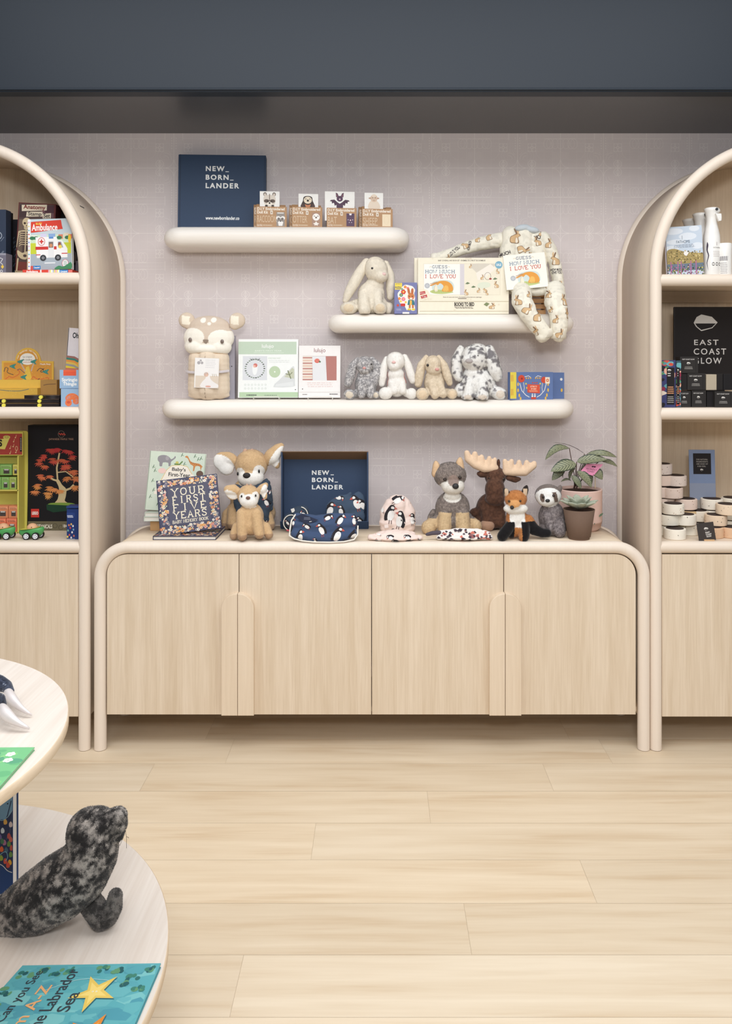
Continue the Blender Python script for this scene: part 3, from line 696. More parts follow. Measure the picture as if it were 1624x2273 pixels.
# ================================================================== things on the wall shelves
NAVY = (48, 66, 92); WHITE = (238, 238, 236); KRAFT = (178, 140, 104)
def logo_nbl(p, x, y, w, h):
    """three lines of the shop's lettering in a block"""
    c = WHITE
    p.text('NEW_', x, y, x + w * .70, y + h * .28, c, .035, 1.25); p.text('BORN_', x, y + h * .355, x + w * .84, y + h * .64, c, .035, 1.25); p.text('LANDER', x, y + h * .74, x + w, y + h, c, .035, 1.25)
def nbl_lid(p):
    a = WHITE
    for (t, x0, y0, x1, y1) in (('NEW', 455.5, 366.3, 497, 377), ('BORN', 455.5, 384.4, 506, 395.3), ('LANDER', 455.5, 402, 529.5, 413)):
        p.text(t, x0, y0, x1, y1, a, .035, 1.3)
    p.rect(499, 377, 506.5, 378.4, a); p.rect(509, 394.8, 517, 396.2, a)
    p.text('www.newbornlander.co', 456, 472, 530.5, 479.5, a, .03, 1.05)
    p.rect(398.5, 341, 400.2, 499.5, (36, 50, 72)); p.rect(584.5, 346, 586, 499.5, (36, 50, 72))
b = carton('gift_box', 'large closed navy gift box with white lettering at the left end of the highest shelf', 'box', (395, 342, 588.5, 499.5), -.085, .05, Z1, NAVY, nbl_lid, lean=4, yaw=3, bev=.002)

# craft kits in kraft sleeves with a picture card standing in each
def kit(name_txt, R, window, card, cardart, Y=-.165, with_card=True, label='', word=None, dx=0):
    x0, y0, x1, y1 = R; W = x1 - x0
    def art(p):
        c = (236, 226, 212)
        p.text('D.I.Y Embroidered', x0 + W * .03, y0 + 2, x1 - W * .07, y0 + 8.2, c, .03); p.text('Doll Kit', x0 + W * .03, y0 + 9.5, x0 + W * .38, y0 + 16, c, .03)
        p.rect(x0 + W * .46, y0 + 9, x0 + W * .54, y0 + 17, (230, 222, 210)); p.rect(x0 + W * .485, y0 + 11, x0 + W * .515, y0 + 15, (150, 120, 92))
        p.text(name_txt, x0 + W * .03, y0 + 20, x0 + W * (.10 + .1 * len(name_txt) * .8), y0 + 35, (208, 184, 156), 0)
        p.text('kiriki', x0 + W * .03, y1 - 7, x0 + W * .2, y1 - 2.5, c); p.lines(x0 + W * .22, y1 - 5.5, x0 + W * .56, y1 - 1, 1, (214, 196, 172))
        window(p, x0 + W * .66, y0 + 12, x0 + W * .93, y1 - 2.5)
    def sd(p):
        p.text(name_txt, .15, .3, .4, .95, (226, 214, 198)) ; p.text(name_txt, .6, .3, .85, .95, (226, 214, 198))
        p.circ(.3, .12, .09, (230, 222, 208), .07); p.circ(.7, .12, .09, (230, 222, 208), .07)
    o = carton('craft_kit', label, 'box', R, Y, .028, Z1, KRAFT, art, yaw=6, side=sd, group='embroidered doll kits')
    s = S(Y); w = W * s; h = (y1 - y0) * s
    MB().box(-w / 2, .012, h, -w * .30, .026, h + .012, M((160, 124, 90), .8), .0006).build('sleeve_flap', o); MB().box(w * .28, .012, h, w * .46, .026, h + .010, M((160, 124, 90), .8), .0006).build('sleeve_flap', o)
    if with_card:
        cx0, cy0, cx1, cy1 = card; mb = MB(); q = lambda v: (v - (x0 + x1) / 2) * s
        mb.box(q(cx0), .008, .03, q(cx1), .0095, (y1 - cy0) * s, M((240, 238, 234), .6)); cardart(PR(mb, card, q(cx0), (y1 - cy1) * s, (cx1 - cx0) * s, (cy1 - cy0) * s, .008))
        mb.build('picture_card', o)
    return o
def win_raccoon(p, a, b, c, d):
    p.rect(a, b, c, d, (150, 142, 136)); m = (a + c) / 2; p.rect(a + 2, b + 1, c - 2, b + 3, (232, 228, 222)); p.circ(m - 5, b + 13, 5, (236, 232, 228), 4); p.circ(m + 5, b + 13, 5, (236, 232, 228), 4)
    p.circ(m - 4, b + 15, 3, (120, 112, 108)); p.circ(m + 4, b + 15, 3, (120, 112, 108)); p.poly([(m - 6, b + 22), (m, b + 19), (m + 6, b + 22), (m + 4, d - 1), (m - 4, d - 1)], (238, 234, 230)); p.circ(m, b + 20, 1.5, (40, 36, 34))
def win_otter(p, a, b, c, d):
    p.rect(a, b, c, d, (168, 136, 118)); m = (a + c) / 2; p.circ(m, b + 10, 8, (240, 236, 230)); p.circ(m - 4, b + 8, 1.1, (60, 52, 48)); p.circ(m + 4, b + 8, 1.1, (60, 52, 48)); p.circ(m, b + 11, 2, (110, 84, 72))
    p.poly([(m, b + 19), (m + 2.5, b + 23), (m + 7, b + 24), (m + 3, b + 27), (m + 4, d - 1), (m, d - 3), (m - 4, d - 1), (m - 3, b + 27), (m - 7, b + 24), (m - 2.5, b + 23)], (236, 230, 222))
def win_bat(p, a, b, c, d):
    p.rect(a, b, c, d, (92, 70, 92)); m = (a + c) / 2; p.poly([(m - 3, b), (m + 3, b), (m + 2, b + 4), (m - 2, b + 4)], (232, 226, 230)); p.circ(m, b + 15, 1.5, (236, 200, 196))
    for q in (-5, 5): p.circ(m + q, b + 14, .9, (236, 230, 236)); p.circ(m + q * .5, b + 20, .8, (236, 230, 236)); p.line([(m + q, b + 2), (m + q * .8, b + 9)], 1, (70, 52, 72))
def win_sheep(p, a, b, c, d): p.rect(a, b, c, d, (232, 214, 184)); p.ring((a + c) / 2, (b + d) / 2, 5, .5, (222, 200, 168), 9)
def card_raccoon(p):
    m, y = 598, 437
    for q in (-1, 1): p.circ(m + q * 10, 425, 4, (120, 108, 100), 4.5); p.circ(m + q * 10, 426, 2.3, (214, 202, 190), 3)
    p.poly(smooth_closed([(586, 430), (598, 426), (610, 430), (611, 442), (606, 450), (598, 452), (590, 450), (585, 442)], 3), (216, 206, 194))
    p.line([(598, 424), (598, 440)], 1.6, (110, 92, 84))
    for q in (-1, 1): p.circ(m + q * 6.5, 440, 6, (98, 84, 76), 4); p.circ(m + q * 4.5, 440.5, 1.4, (24, 20, 20)); p.circ(m + q * 7, 451, 3.2, (64, 56, 52), 2.6)
    p.circ(m, 446, 6, (236, 228, 216), 4); p.circ(m, 444.5, 2, (40, 34, 32))
def card_otter(p):
    m = 683; p.poly(smooth_closed([(668, 455), (672, 440), (674, 431), (683, 428.5), (692, 431), (694, 440), (698, 455)], 3), (64, 52, 48)); p.circ(m, 438, 9, (226, 212, 190), 8)
    p.circ(m - 4.5, 435.5, 1.1, (30, 26, 26)); p.circ(m + 4.5, 435.5, 1.1, (30, 26, 26)); p.circ(m, 439, 2.4, (34, 28, 28)); p.poly([(676, 447), (683, 449), (690, 447), (687, 454), (679, 454)], (196, 128, 90)); p.circ(m - 12, 450, 3, (84, 64, 60), 4); p.circ(m + 12, 450, 3, (84, 64, 60), 4)
def card_bat(p):
    m = 754
    for q in (-1, 1):
        p.poly([(m + q * 2, 430), (m + q * 5, 423), (m + q * 9, 421.5), (m + q * 8, 432)], (84, 58, 78)); p.poly([(m + q * 4, 430), (m + q * 6, 425), (m + q * 8, 424), (m + q * 6.5, 431)], (128, 84, 96))
        p.poly([(m + q * 6, 442), (m + q * 12, 437), (m + q * 20, 438), (m + q * 22, 441), (m + q * 18, 441), (m + q * 17, 446), (m + q * 13, 444), (m + q * 11, 451), (m + q * 7, 448)], (78, 54, 72))
    p.circ(m, 435, 7, (88, 62, 84), 6.5); p.poly([(746, 441), (754, 446), (762, 441), (761, 456), (747, 456)], (84, 60, 80)); p.circ(m, 436, 1.6, (232, 208, 214))
def card_sheep(p):
    m = 830; p.poly(smooth_closed([(818, 457), (820, 443), (830, 438), (840, 443), (843, 457)], 3), (226, 210, 192)); p.circ(m, 434, 8, (214, 188, 166), 8.5); p.circ(m - 9, 434, 3, (190, 158, 138), 1.8); p.circ(m + 9, 434, 3, (190, 158, 138), 1.8)
    p.circ(m, 428, 5, (230, 214, 196), 3); p.circ(m - 3, 433, .9, (40, 34, 32)); p.circ(m + 3, 433, .9, (40, 34, 32)); p.line([(828, 438), (830, 439.5), (832, 438)], .6, (90, 60, 54))
kit('RACCOON', (569, 453, 636, 499), win_raccoon, (576.5, 418.5, 620, 455), card_raccoon, label='kraft doll kit with a raccoon picture card, standing nearest the navy box')
kit('OTTER', (648, 454, 715, 499), win_otter, (662.5, 424, 706, 456), card_otter, label='kraft doll kit with an otter picture card and a white face in its window')
kit('BAT', (725, 456, 791, 499), win_bat, (721, 419, 787, 458), card_bat, label='kraft doll kit with a purple bat picture card')
kit('SHEEP', (803, 458, 871.5, 499), win_sheep, (809, 422, 850.5, 458), card_sheep, label='kraft doll kit with a sheep card, at the right end of the highest shelf')
for nm, R, w_, lb in (('RACCOON', (563, 451, 630, 499), win_raccoon, 'raccoon'), ('OTTER', (642, 452, 709, 499), win_otter, 'otter'), ('SHEEP', (796, 456, 864, 499), win_sheep, 'sheep')):
    kit(nm, R, w_, None, None, Y=-.125, with_card=False, label='kraft doll kit without a card, right behind the %s one' % lb)

# middle shelf
def puzzle(p):
    p.rect(876, 628, 892, 643, (236, 212, 84)); p.text('JUMBO', 878, 629, 889, 632, (60, 70, 120)); p.text('PUZZLE', 877, 636, 890, 641, (60, 70, 120), .03)
    p.poly(smooth_closed([(893, 636), (900, 632), (910, 634), (916, 636), (921, 644), (919, 652), (921, 662), (919, 672), (921, 688), (914, 690), (909, 685), (903, 689), (900, 684), (896, 678), (888, 674), (884, 664), (882, 652), (888, 644)], 3), (240, 236, 226))
    for x, y, r, c in ((895, 648, 5.5, (214, 74, 52)), (899, 637, 3.2, (226, 120, 52)), (905, 640, 3, (226, 92, 120)), (890, 655, 4, (80, 130, 124)), (895, 664, 4.5, (232, 120, 160)), (900, 671, 2.4, (238, 190, 60)), (886, 663, 3, (230, 120, 50)), (892, 642, 2.5, (90, 150, 150)), (889, 669, 2.5, (240, 200, 80))):
        for q in range(6): p.circ(x + r * .62 * math.cos(q), y + r * .62 * math.sin(q), r * .45, c, n=8); p.k -= .6
        p.circ(x, y, r * .35, (240, 210, 90), n=8)
    p.rect(889, 674, 899, 680, (206, 58, 54)); p.circ(912, 658, 7.5, (206, 128, 76), 8); 
    for q in (-3.4, 3.4): p.poly(smooth_closed([(911 + q - 2, 652), (910 + q * 1.3 - 2, 642), (911 + q * 1.3, 640), (913 + q * 1.3, 642), (912 + q + 1.5, 652)], 2), (190, 108, 66)); p.circ(911.5 + q, 658, 1.1, (40, 28, 26)); p.circ(911.5 + q * 1.6, 661, 1.4, (232, 120, 110))
    p.circ(912, 663, 3, (244, 224, 206), 2.5); p.poly([(906, 666), (918, 666), (920, 677), (904, 677)], (52, 120, 130)); p.rect(909, 667, 914, 677, (232, 180, 84)); p.rect(907, 677, 911, 684, (196, 116, 62)); p.rect(914, 677, 918, 684, (196, 116, 62))
    p.circ(908, 687, 4, (226, 200, 70), 2.2); p.circ(917, 687, 4, (226, 200, 70), 2.2); p.rect(893, 693, 908, 697, (236, 234, 230)); p.lines(879, 686, 891, 691, 2, (190, 194, 220)); 
    s0 = (206, 78, 60); p.circ(882.5, 678, 3, s0, n=5)
carton('puzzle_box', 'small blue-violet puzzle box with a dressed rabbit on it, beside the cream bunny', 'box', (875, 627, 925.5, 697), -.195, .03, Z2, (122, 126, 172), puzzle, yaw=3, side=lambda p: (p.rect(.3, .1, .7, .9, (186, 170, 200)), p.rect(.2, .0, .8, .12, (236, 232, 236))))
CREAM = (240, 232, 212)
def guess_cover(p, x, y, w, h, roll=0):
    """picture-book cover: three lettered lines over two hares; x,y,w,h box of the artwork"""
    B1, B2, R1 = (72, 88, 116), (104, 128, 154), (196, 74, 60)
    p.slab('GUESS', x + w * .27, y + h * .02, x + w * .74, y + h * .11, B1, gap=.25); p.slab('HOW MUCH', x + w * .05, y + h * .17, x + w * .97, y + h * .27, B2, gap=.2); p.slab('I LOVE YOU', x + w * .02, y + h * .32, x + w, y + h * .43, R1, gap=.2)
    for q in (.22, .79): p.line([(x + w * (q - .04), y + h * .08), (x + w * q, y + h * .05), (x + w * (q + .03), y + h * .08)], w * .01, (200, 176, 120))
    G = lambda a, b: (x + w * a, y + h * b)
    p.poly(smooth_closed([G(.3, .55), G(.75, .5), G(.93, .62), G(.9, .86), G(.5, .92), G(.28, .84)], 4), (206, 218, 214))
    p.poly(smooth_closed([G(.2, .86), G(.4, .8), G(.8, .86), G(.92, .9), G(.6, .95), G(.3, .93)], 4), (190, 200, 130))
    p.poly(smooth_closed([G(.42, .56), G(.55, .52), G(.72, .53), G(.86, .62), G(.92, .76), G(.88, .87), G(.66, .88), G(.56, .84), G(.62, .7), G(.52, .6), G(.44, .66), G(.38, .62)], 4), (226, 156, 66))
    p.poly(smooth_closed([G(.6, .84), G(.66, .68), G(.76, .7), G(.76, .86)], 4), (236, 184, 96))
    p.poly(smooth_closed([G(.2, .66), G(.32, .6), G(.44, .55), G(.45, .59), G(.34, .65), G(.22, .69)], 3), (214, 150, 80)); p.line([G(.2, .62), G(.42, .56)], w * .015, (170, 120, 76))
    p.poly(smooth_closed([G(.34, .86), G(.33, .74), G(.38, .64), G(.43, .74), G(.43, .86)], 3), (240, 228, 204)); p.line([G(.34, .86), G(.33, .74), G(.38, .64)], w * .008, (190, 160, 120))
    for i in range(12): a = .28 + .055 * i; p.line([G(a, .9), G(a + .02, .83)], w * .008, (140, 160, 96)); p.k -= .8
    p.circ(*G(.11, .68), w * .085, (196, 198, 202), n=20); p.ring(*G(.11, .68), w * .06, w * .012, (160, 164, 170))
def giftset(p):
    p.text('BABY COVERALL AND BOOK SET • ENSEMBLE DE LIVRE ET DE DORMEUSE', 972, 576.5, 1077, 580, (96, 88, 80), .02)
    p.rect(939.5, 585, 1110, 655, (226, 216, 196)); p.rect(940.5, 586, 1021, 654, (244, 242, 234)); guess_cover(p, 940, 588, 71, 68)
    p.rect(1020.5, 586, 1030, 654.5, (214, 208, 212)); p.rect(1030, 586, 1109, 654.5, (236, 228, 208))
    p.poly(smooth_closed([(1045, 586), (1052, 600), (1068, 612), (1084, 608), (1096, 592), (1098, 586)], 3), (214, 206, 192))
    p.poly([(1056, 606), (1088, 586), (1100, 596), (1072, 620), (1060, 622)], (240, 232, 220)); p.ring(1082, 613, 7, .8, (120, 108, 100), 8); p.circ(1088, 619, 3, (160, 52, 54), 2)
    for x, y, q in ((1070, 617, 6), (1076, 645, 7), (1062, 646, 6), (1104, 604, 6), (1101, 634, 8), (1034, 651, 7), (1044, 592, 5), (1080, 652, 5)):
        for c, pts in hare(x, -y, q * 1.3, random.choice((-1, 1))): p.poly([(a, -b_) for a, b_ in pts], c); p.k -= .7
    for x, y in ((1050, 636), (1037, 628), (1073, 636), (1098, 618)): p.poly([(x - 5, y + 2), (x, y - 2), (x + 6, y + 1), (x, y + 3)], (110, 128, 96))
    p.poly(smooth_closed([(1060, 630), (1072, 626), (1086, 628), (1087, 636), (1072, 640), (1060, 638)], 3), (222, 226, 206))
    p.circ(1106.5, 588, 8.2, (122, 172, 196), n=20); p.text('SALE', 1101, 585, 1112, 590.5, WHITE, .03)
    p.circ(941, 654, 12, (238, 228, 206), n=20); p.poly([(931, 648), (943, 646), (944, 652), (932, 655)], (190, 50, 46)); p.poly([(933, 657), (947, 654), (948, 660), (935, 663)], (190, 50, 46)); p.text('BOOKS', 932, 649, 942, 652, WHITE); p.text('TO BED', 935, 657, 946, 660.5, WHITE)
    p.text('Share & save and share the bedtime & praise at a package.', 983, 658, 1069, 661.5, (120, 106, 96)); p.rect(1016, 662, 1035, 663.5, (140, 128, 116))
    p.rect(931, 668.5, 1129, 669.6, (206, 194, 168)); p.text('BOOKS TO BED', 1008, 671, 1052, 679.5, (58, 50, 44), .03, .95); p.lines(1008, 681, 1052, 686, 2, (110, 100, 90))
    for c, pts in hare(1092, -681, 9, 1): p.poly([(a + (a - 1092) * .5, -b_) for a, b_ in pts], c)
    p.poly([(1073, 676), (1079, 671), (1086, 674), (1080, 680)], (130, 140, 100)); p.rect(931, 690, 1129, 691, (208, 198, 174))
    for i in range(14): p.ring(random.uniform(932, 1124), random.choice((random.uniform(672, 688), 574, 664)), 1.6, .4, (222, 210, 188), n=8)
carton('gift_set_box', 'cream baby gift set box with a picture book and clothes behind its window', 'box', (927, 572, 1129, 697), -.185, .03, Z2, CREAM, giftset)
carton('gift_set_box', 'cream gift set box mostly hidden behind the windowed baby gift set', 'box', (919, 572.5, 1121, 697), -.152, .03, Z2, CREAM, lambda p: p.rect(921, 690, 1119, 691, (208, 198, 174)))
def book_gh(p):
    p.rect(1120, 561, 1215, 640, (242, 238, 228)); guess_cover(p, 1131, 566, 72, 72)
bk = carton('picture_book', 'white picture book with two hares on its cover, leaning on the rabbit pyjamas', 'book', (1122, 562, 1215, 640), -.212, .012, Z2 + .110, (242, 238, 228), book_gh, lean=8, roll=-5, edges=(236, 232, 222))
bk.location.x += .004
# small wooden crate behind the pyjamas
CW = WOOD((206, 160, 112), (184, 136, 90), 'x', sc=2); cr = thing('slatted_crate', 'small slatted wooden crate showing between the trouser legs of the pyjamas', 'crate', (X(1190, -.13), -.115, Z2))
for i in range(4): MB().box(-.045, 0, .002 + i * .026, .045, .008, .022 + i * .026, CW, .001).build('slat', cr)
for sx in (-.045, .037): MB().box(sx, .008, 0, sx + .008, .07, .104, CW).build('side_panel', cr)

# rabbit-print sleeper
v = V(900, 480, 4.164)
ps = Plush('baby_sleeper', 'cream baby sleeper printed with hares, sitting on the middle shelf with its legs hanging over', 'clothing', v, 1150, 900, -.17, Z2)
cloth = lambda x, y, d, n: np.tile(np.array([238., 232, 216]), (len(x), 1)) * (1 - .05 * (vnoise(np.c_[x, y, d] / 26, 3) > .62))[:, None]
FAB = VCOL('cotton_jersey', .9, .1, .03, 120)
torso = ps.body('body', [('cap', (985, 150, -120), 86, (960, 400, -120), 92, (990, 620, -120), 92), ('cap', (1110, 150, -120), 92, (1110, 400, -118), 104, (1130, 640, -118), 104), ('cap', (1235, 190, -120), 80, (1245, 400, -120), 88, (1270, 620, -120), 92), (1060, 660, 20, 110, 60, 70), (1330, 660, 20, 120, 60, 70), (1200, 690, 0, 170, 46, 60)],
    cloth, fur=0, count=0, mat=FAB, smooth=14, floor_=False)
wrinkle(torso, .0035, 20)
slL = ps.body('sleeve', [('cap', (930, 190, -165), 76, (800, 205, -165), 72, (640, 245, -165), 64, (480, 300, -165), 56, (350, 345, -165), 48, (275, 362, -165), 42)], cloth, fur=0, count=0, mat=FAB, smooth=5, floor_=False)
slR = ps.body('sleeve', [('cap', (1290, 190, -110), 75, (1360, 300, -105), 68, (1400, 440, -90), 60, (1420, 560, -70), 60, (1430, 680, -50), 48, (1425, 760, -30), 42)], cloth, fur=0, count=0, mat=FAB, smooth=5, floor_=False)
lgL = ps.body('trouser_leg', [('cap', (1060, 700, 60), 95, (1050, 790, 150), 98, (1095, 900, 205), 86, (1175, 1010, 205), 80, (1235, 1085, 200), 72, (1225, 1105, 200), 66)], cloth, fur=0, count=0, mat=FAB, smooth=5, floor_=False)
lgR = ps.body('trouser_leg', [('cap', (1370, 690, 60), 95, (1350, 790, 150), 104, (1370, 900, 205), 90, (1375, 1020, 205), 80, (1370, 1105, 200), 62)], cloth, fur=0, count=0, mat=FAB, smooth=5, floor_=False)
for q in (slL, slR, lgL, lgR): wrinkle(q, .0022, 24)
for pts, r_ in ((((1240, 1060, 205), (1262, 1118, 200)), 78), (((1368, 1080, 205), (1368, 1130, 200)), 70), (((300, 358, -165), (252, 368, -165)), 50)):
    cfm = M((240, 234, 220), .9); mb = MB(); a, b_ = ps.P(*pts[0]), ps.P(*pts[1]); mb.tube([a, b_, b_ + (b_ - a) * .05, b_ - (b_ - a) * .1], [r_ * ps.s, r_ * ps.s, r_ * ps.s * .9, r_ * ps.s * .8], cfm, 24, flat=.75); mb.build('cuff', ps.root)
hood = ps.body('collar', [(1090, 92, -70, 75, 34, 40, -8), (1180, 110, -70, 70, 32, 40, 10)], lambda x, y, d, n: np.tile(np.array([196., 204, 210]), (len(x), 1)), fur=0, count=0, mat=FAB, smooth=3, floor_=False)
def hz(x, y): q = ps.P(x, y); return q.x, q.z
rr = random.Random(5)
def hares(ob, L):
    sh = []
    for x, y, s_, fl, rot in L: a, b_ = hz(x, y); sh += hare(a, b_, s_ * ps.s, fl, rot)
    decal(ob, sh)
def words(ob, L):
    for t, x, y, w_, h_, rot in L:
        vs, fs = text_shape(t, .03); me = ob.data; bm = bmesh.new(); bm.from_mesh(me); bv = BVHTree.FromBMesh(bm); m = M((70, 62, 66), .85)
        if m.name not in [q.name for q in me.materials]: me.materials.append(m)
        mi = [q.name for q in me.materials].index(m.name); nv = []
        for u, w2 in vs:
            px, py = (u - .5) * w_, (w2 - .5) * h_; a = R_(rot); q = hz(x + px * math.cos(a) + py * math.sin(a), y - (py * math.cos(a) - px * math.sin(a)))
            h = bv.ray_cast(Vector((q[0], -2, q[1])), Vector((0, 1, 0))); nv.append(bm.verts.new(h[0] + h[1] * .0008) if h[0] else None)
        for f in fs:
            q = [nv[i] for i in f]
            if all(q):
                try: k = bm.faces.new(q); k.material_index = mi
                except ValueError: pass
        bm.to_mesh(me); bm.free()
hares(torso, [(1020, 190, 95, 1, 0), (1080, 300, 75, 1, -75), (930, 60, 50, 1, 20), (880, 140, 55, 1, 0), (1230, 230, 60, -1, 10), (1260, 150, 40, 1, 0), (1150, 380, 60, 1, 0), (1140, 640, 75, 1, -70), (1300, 640, 60, -1, 0)])
words(torso, [('MUCH', 925, 335, 100, 34, -18), ('YOU', 1240, 180, 90, 40, -12)])
hares(slL, [(785, 170, 60, 1, 20), (680, 195, 48, 1, 0), (560, 250, 60, -1, 20), (400, 370, 40, 1, 0)]); words(slL, [('LOVE YOU', 460, 300, 120, 34, -40), ('HOW MUCH', 600, 250, 90, 26, -75)])
hares(slR, [(1390, 400, 80, -1, 0), (1330, 250, 60, 1, 0), (1430, 640, 52, 1, 0)]); words(slR, [('HOW MUCH', 1400, 485, 95, 24, 0), ('LOVE YOU', 1400, 512, 95, 24, 0)])
hares(lgL, [(1000, 800, 62, -1, 0), (1070, 880, 70, 1, -30), (1170, 940, 80, 1, 0), (1150, 1080, 60, 1, 20), (1100, 740, 40, 1, 0)])
hares(lgR, [(1420, 800, 72, -1, 0), (1450, 920, 66, -1, 10), (1330, 970, 48, 1, 0), (1360, 1100, 60, 1, -20), (1280, 740, 50, 1, 0), (1290, 880, 36, 1, 0)])

# lop-eared bunnies
def lop(label, v, cx, base, Y, zb, H_, bodyc, inner, nose, head, ears, torso_, legs, feet, eyes, cfun=None, fur=.006, cnt=7000, sole=None, grp=None, mouth=None, yaw=0):
    p = Plush('plush_bunny', label, 'soft toy', v, cx, base, Y, zb, group=grp)
    cf = cfun or mottle([c * .95 for c in bodyc], bodyc, 30 * v.k / 4, sharp=2)
    if sole:
        cs = np.array(sole, float)
        base_ = cf; cf = lambda x, y, d, n: np.where((sum((((x - f[0]) / (f[3] * .62)) ** 2 + ((y - f[1]) / (f[4] * .62)) ** 2 < 1) & (d > f[2] + f[5] * .5) for f in feet) > 0)[:, None], cs, base_(x, y, d, n))
    p.body('body', torso_ + head + legs + feet, cf, fur=fur, count=cnt, seed=int(cx))
    for i, e in enumerate(ears):
        o = p.body('ear', e, cfun or mottle([c * .95 for c in bodyc], bodyc, 30 * v.k / 4, sharp=2), fur=fur * .9, count=int(cnt * .22), seed=i)
    for x, y, d, r in eyes: p.bead('eye', x, y, d, r, (30, 22, 20))
    p.bead('nose', nose[0], nose[1], nose[2], nose[3], nose[4] if len(nose) > 4 else (222, 160, 158), .8, sq=(1.2, .8, .6))
    return p
v = V(720, 480, 5.6)
lop('large cream bunny with long drooping ears, sitting on the middle shelf', v, 520, 1212, -.15, Z2, 0, (236, 226, 208), 0, (735, 725, 150, 24, (230, 196, 190)),
    [(640, 660, 30, 145, 165, 130, -15), (700, 740, 80, 95, 85, 85)],
    [[('cap', (520, 560, 0), 50, (450, 680, 20), 70, (370, 820, 30), 72, (300, 950, 40), 60, (262, 1040, 40), 40)], [('cap', (760, 580, -30), 45, (815, 720, -20), 56, (825, 880, -10), 62, (820, 990, -10), 48)]],
    [(580, 960, -10, 170, 160, 130), (600, 1090, -10, 190, 120, 140), (620, 850, 0, 120, 100, 100)],
    [('cap', (490, 960, 60), 70, (490, 1080, 110), 78, (500, 1165, 130), 78), ('cap', (660, 960, 60), 60, (660, 1080, 100), 66), ('cap', (400, 1100, 0), 80, (320, 1140, 60), 80), ('cap', (800, 1120, 0), 60, (790, 1160, 20), 50)],
    [(305, 1140, 90, 108, 80, 90), (690, 1140, 120, 88, 78, 85)], [(598, 655, 135, 22)], sole=(226, 208, 180), cnt=11000)

# lowest shelf: hooded fawn towel, boxes on stands, four bunnies, two books
v = V(340, 680, 4.776)
tw = Plush('hooded_towel', 'rolled beige hooded baby towel with a fawn face and round ears', 'towel', v, 600, 985, -.155, Z3)
TERRY = VCOL('terry_cloth', .95, .2, .1, 400)
tw.body('towel', [('cap', (480, 560, 0), 110, (480, 870, 0), 116), ('cap', (700, 560, 0), 110, (700, 870, 0), 116), ('cap', (590, 560, 20), 130, (590, 860, 20), 138), (590, 940, 0, 225, 45, 100), (590, 540, 0, 210, 60, 110)],
    pick(flat((226, 208, 186)), (lambda x, y, d: (abs(x - 578) < 3) & (d > 0), flat((160, 140, 120)))), fur=.0025, count=6000, droop=0, mat=TERRY)
def hoodc(x, y, d, n):
    c = np.tile(np.array([214., 196, 178]), (len(x), 1))
    w = ((((x - 430) / 135) ** 2 + ((y - 330) / 100) ** 2 < 1) | (((x - 735) / 130) ** 2 + ((y - 350) / 100) ** 2 < 1) | ((y > 390) & (y < 520)) | ((y > 260) & (abs(x - 590) > 190))) & (d > 0)
    c[w] = (246, 240, 228); e = (y > 488 + (np.abs(x - 590) ** 2) * .0003) & (d > 0); c[e] = (222, 196, 164)
    for a, b_, r in ((545, 148, 30), (655, 145, 28), (612, 186, 18)): c[((x - a) ** 2 + (y - b_) ** 2 < r * r) & (d > 0)] = (246, 240, 230)
    return c
hd = tw.body('hood', [(590, 330, 0, 270, 180, 130), (590, 220, -10, 225, 125, 110), (470, 420, 20, 135, 95, 105), (700, 430, 20, 135, 95, 105), (590, 450, 30, 215, 66, 105)], hoodc, fur=.0025, count=5000, droop=0, mat=TERRY, vox=.0028)
for ex, ey, ix in ((355, 145, 352), (890, 148, 865)):
    e = tw.body('ear', [(ex, ey, 0, 88, 86, 40), (ex + (25 if ex < 500 else -25), ey + 50, 0, 60, 50, 34)], pick(flat((216, 198, 178)), (lambda x, y, d, ix=ix: (np.abs(x - ix) < 42) & (np.abs(y - 145 - (x - ix) * .15) < 46) & (d > 0), flat((246, 238, 220)))), fur=.0025, count=1500, droop=0, mat=TERRY, floor_=False)
decal(hd, [((150, 134, 120), [(tw.P(*q).x, tw.P(*q).z) for q in smooth_closed([(552, 358), (580, 352), (612, 358), (600, 385), (584, 396), (566, 385)], 3)])])
for x, y in ((418, 355), (754, 373)): tw.bead('eye', x, y, 128 if x > 600 else 120, 19, (120, 104, 96), sq=(1, 1.2, .5))
def towel_card(p):
    p.rect(438, 794.5, 487.5, 833, (240, 238, 236)); p.circ(446, 805, 3.6, (176, 172, 174)); p.circ(453, 805, 3, (176, 172, 174)); p.circ(450, 800, 2.4, (176, 172, 174)); p.lines(460, 798, 484, 818, 5, (214, 212, 214), 3, .3)
    p.rect(440, 833, 491, 859, (222, 208, 192)); p.poly(smooth_closed([(452, 858), (455, 846), (462, 838), (462, 826), (470, 824), (472, 838), (480, 846), (490, 852), (488, 858)], 3), (238, 234, 232)); p.circ(463, 830, 5, (206, 176, 160)); p.circ(464, 832, 3, (226, 190, 172)); p.circ(468, 856, 6, (222, 170, 156), 2)
    for i in range(3): p.line([(476 + i * 4, 828), (478 + i * 4, 834)], .8, (170, 150, 120))
carton('label_card', None, None, (437.5, 794, 490.5, 859.5), -.155, .0008, 0, (238, 234, 230), towel_card, parent=tw.root, roll=2).location = (tw.P(593, 0).x, -.0655, tw.P(0, 858).z)
mb = MB(); mb.tube([(tw.P(362, 0).x, -.03, tw.P(0, 690).z), (tw.P(420, 0).x, -.054, tw.P(0, 695).z), (tw.P(590, 0).x, -.0648, tw.P(0, 700).z), (tw.P(750, 0).x, -.054, tw.P(0, 690).z), (tw.P(818, 0).x, -.03, tw.P(0, 680).z)], .006, M((206, 198, 200), .6), 10, flat=.2); mb.build('ribbon', tw.root)
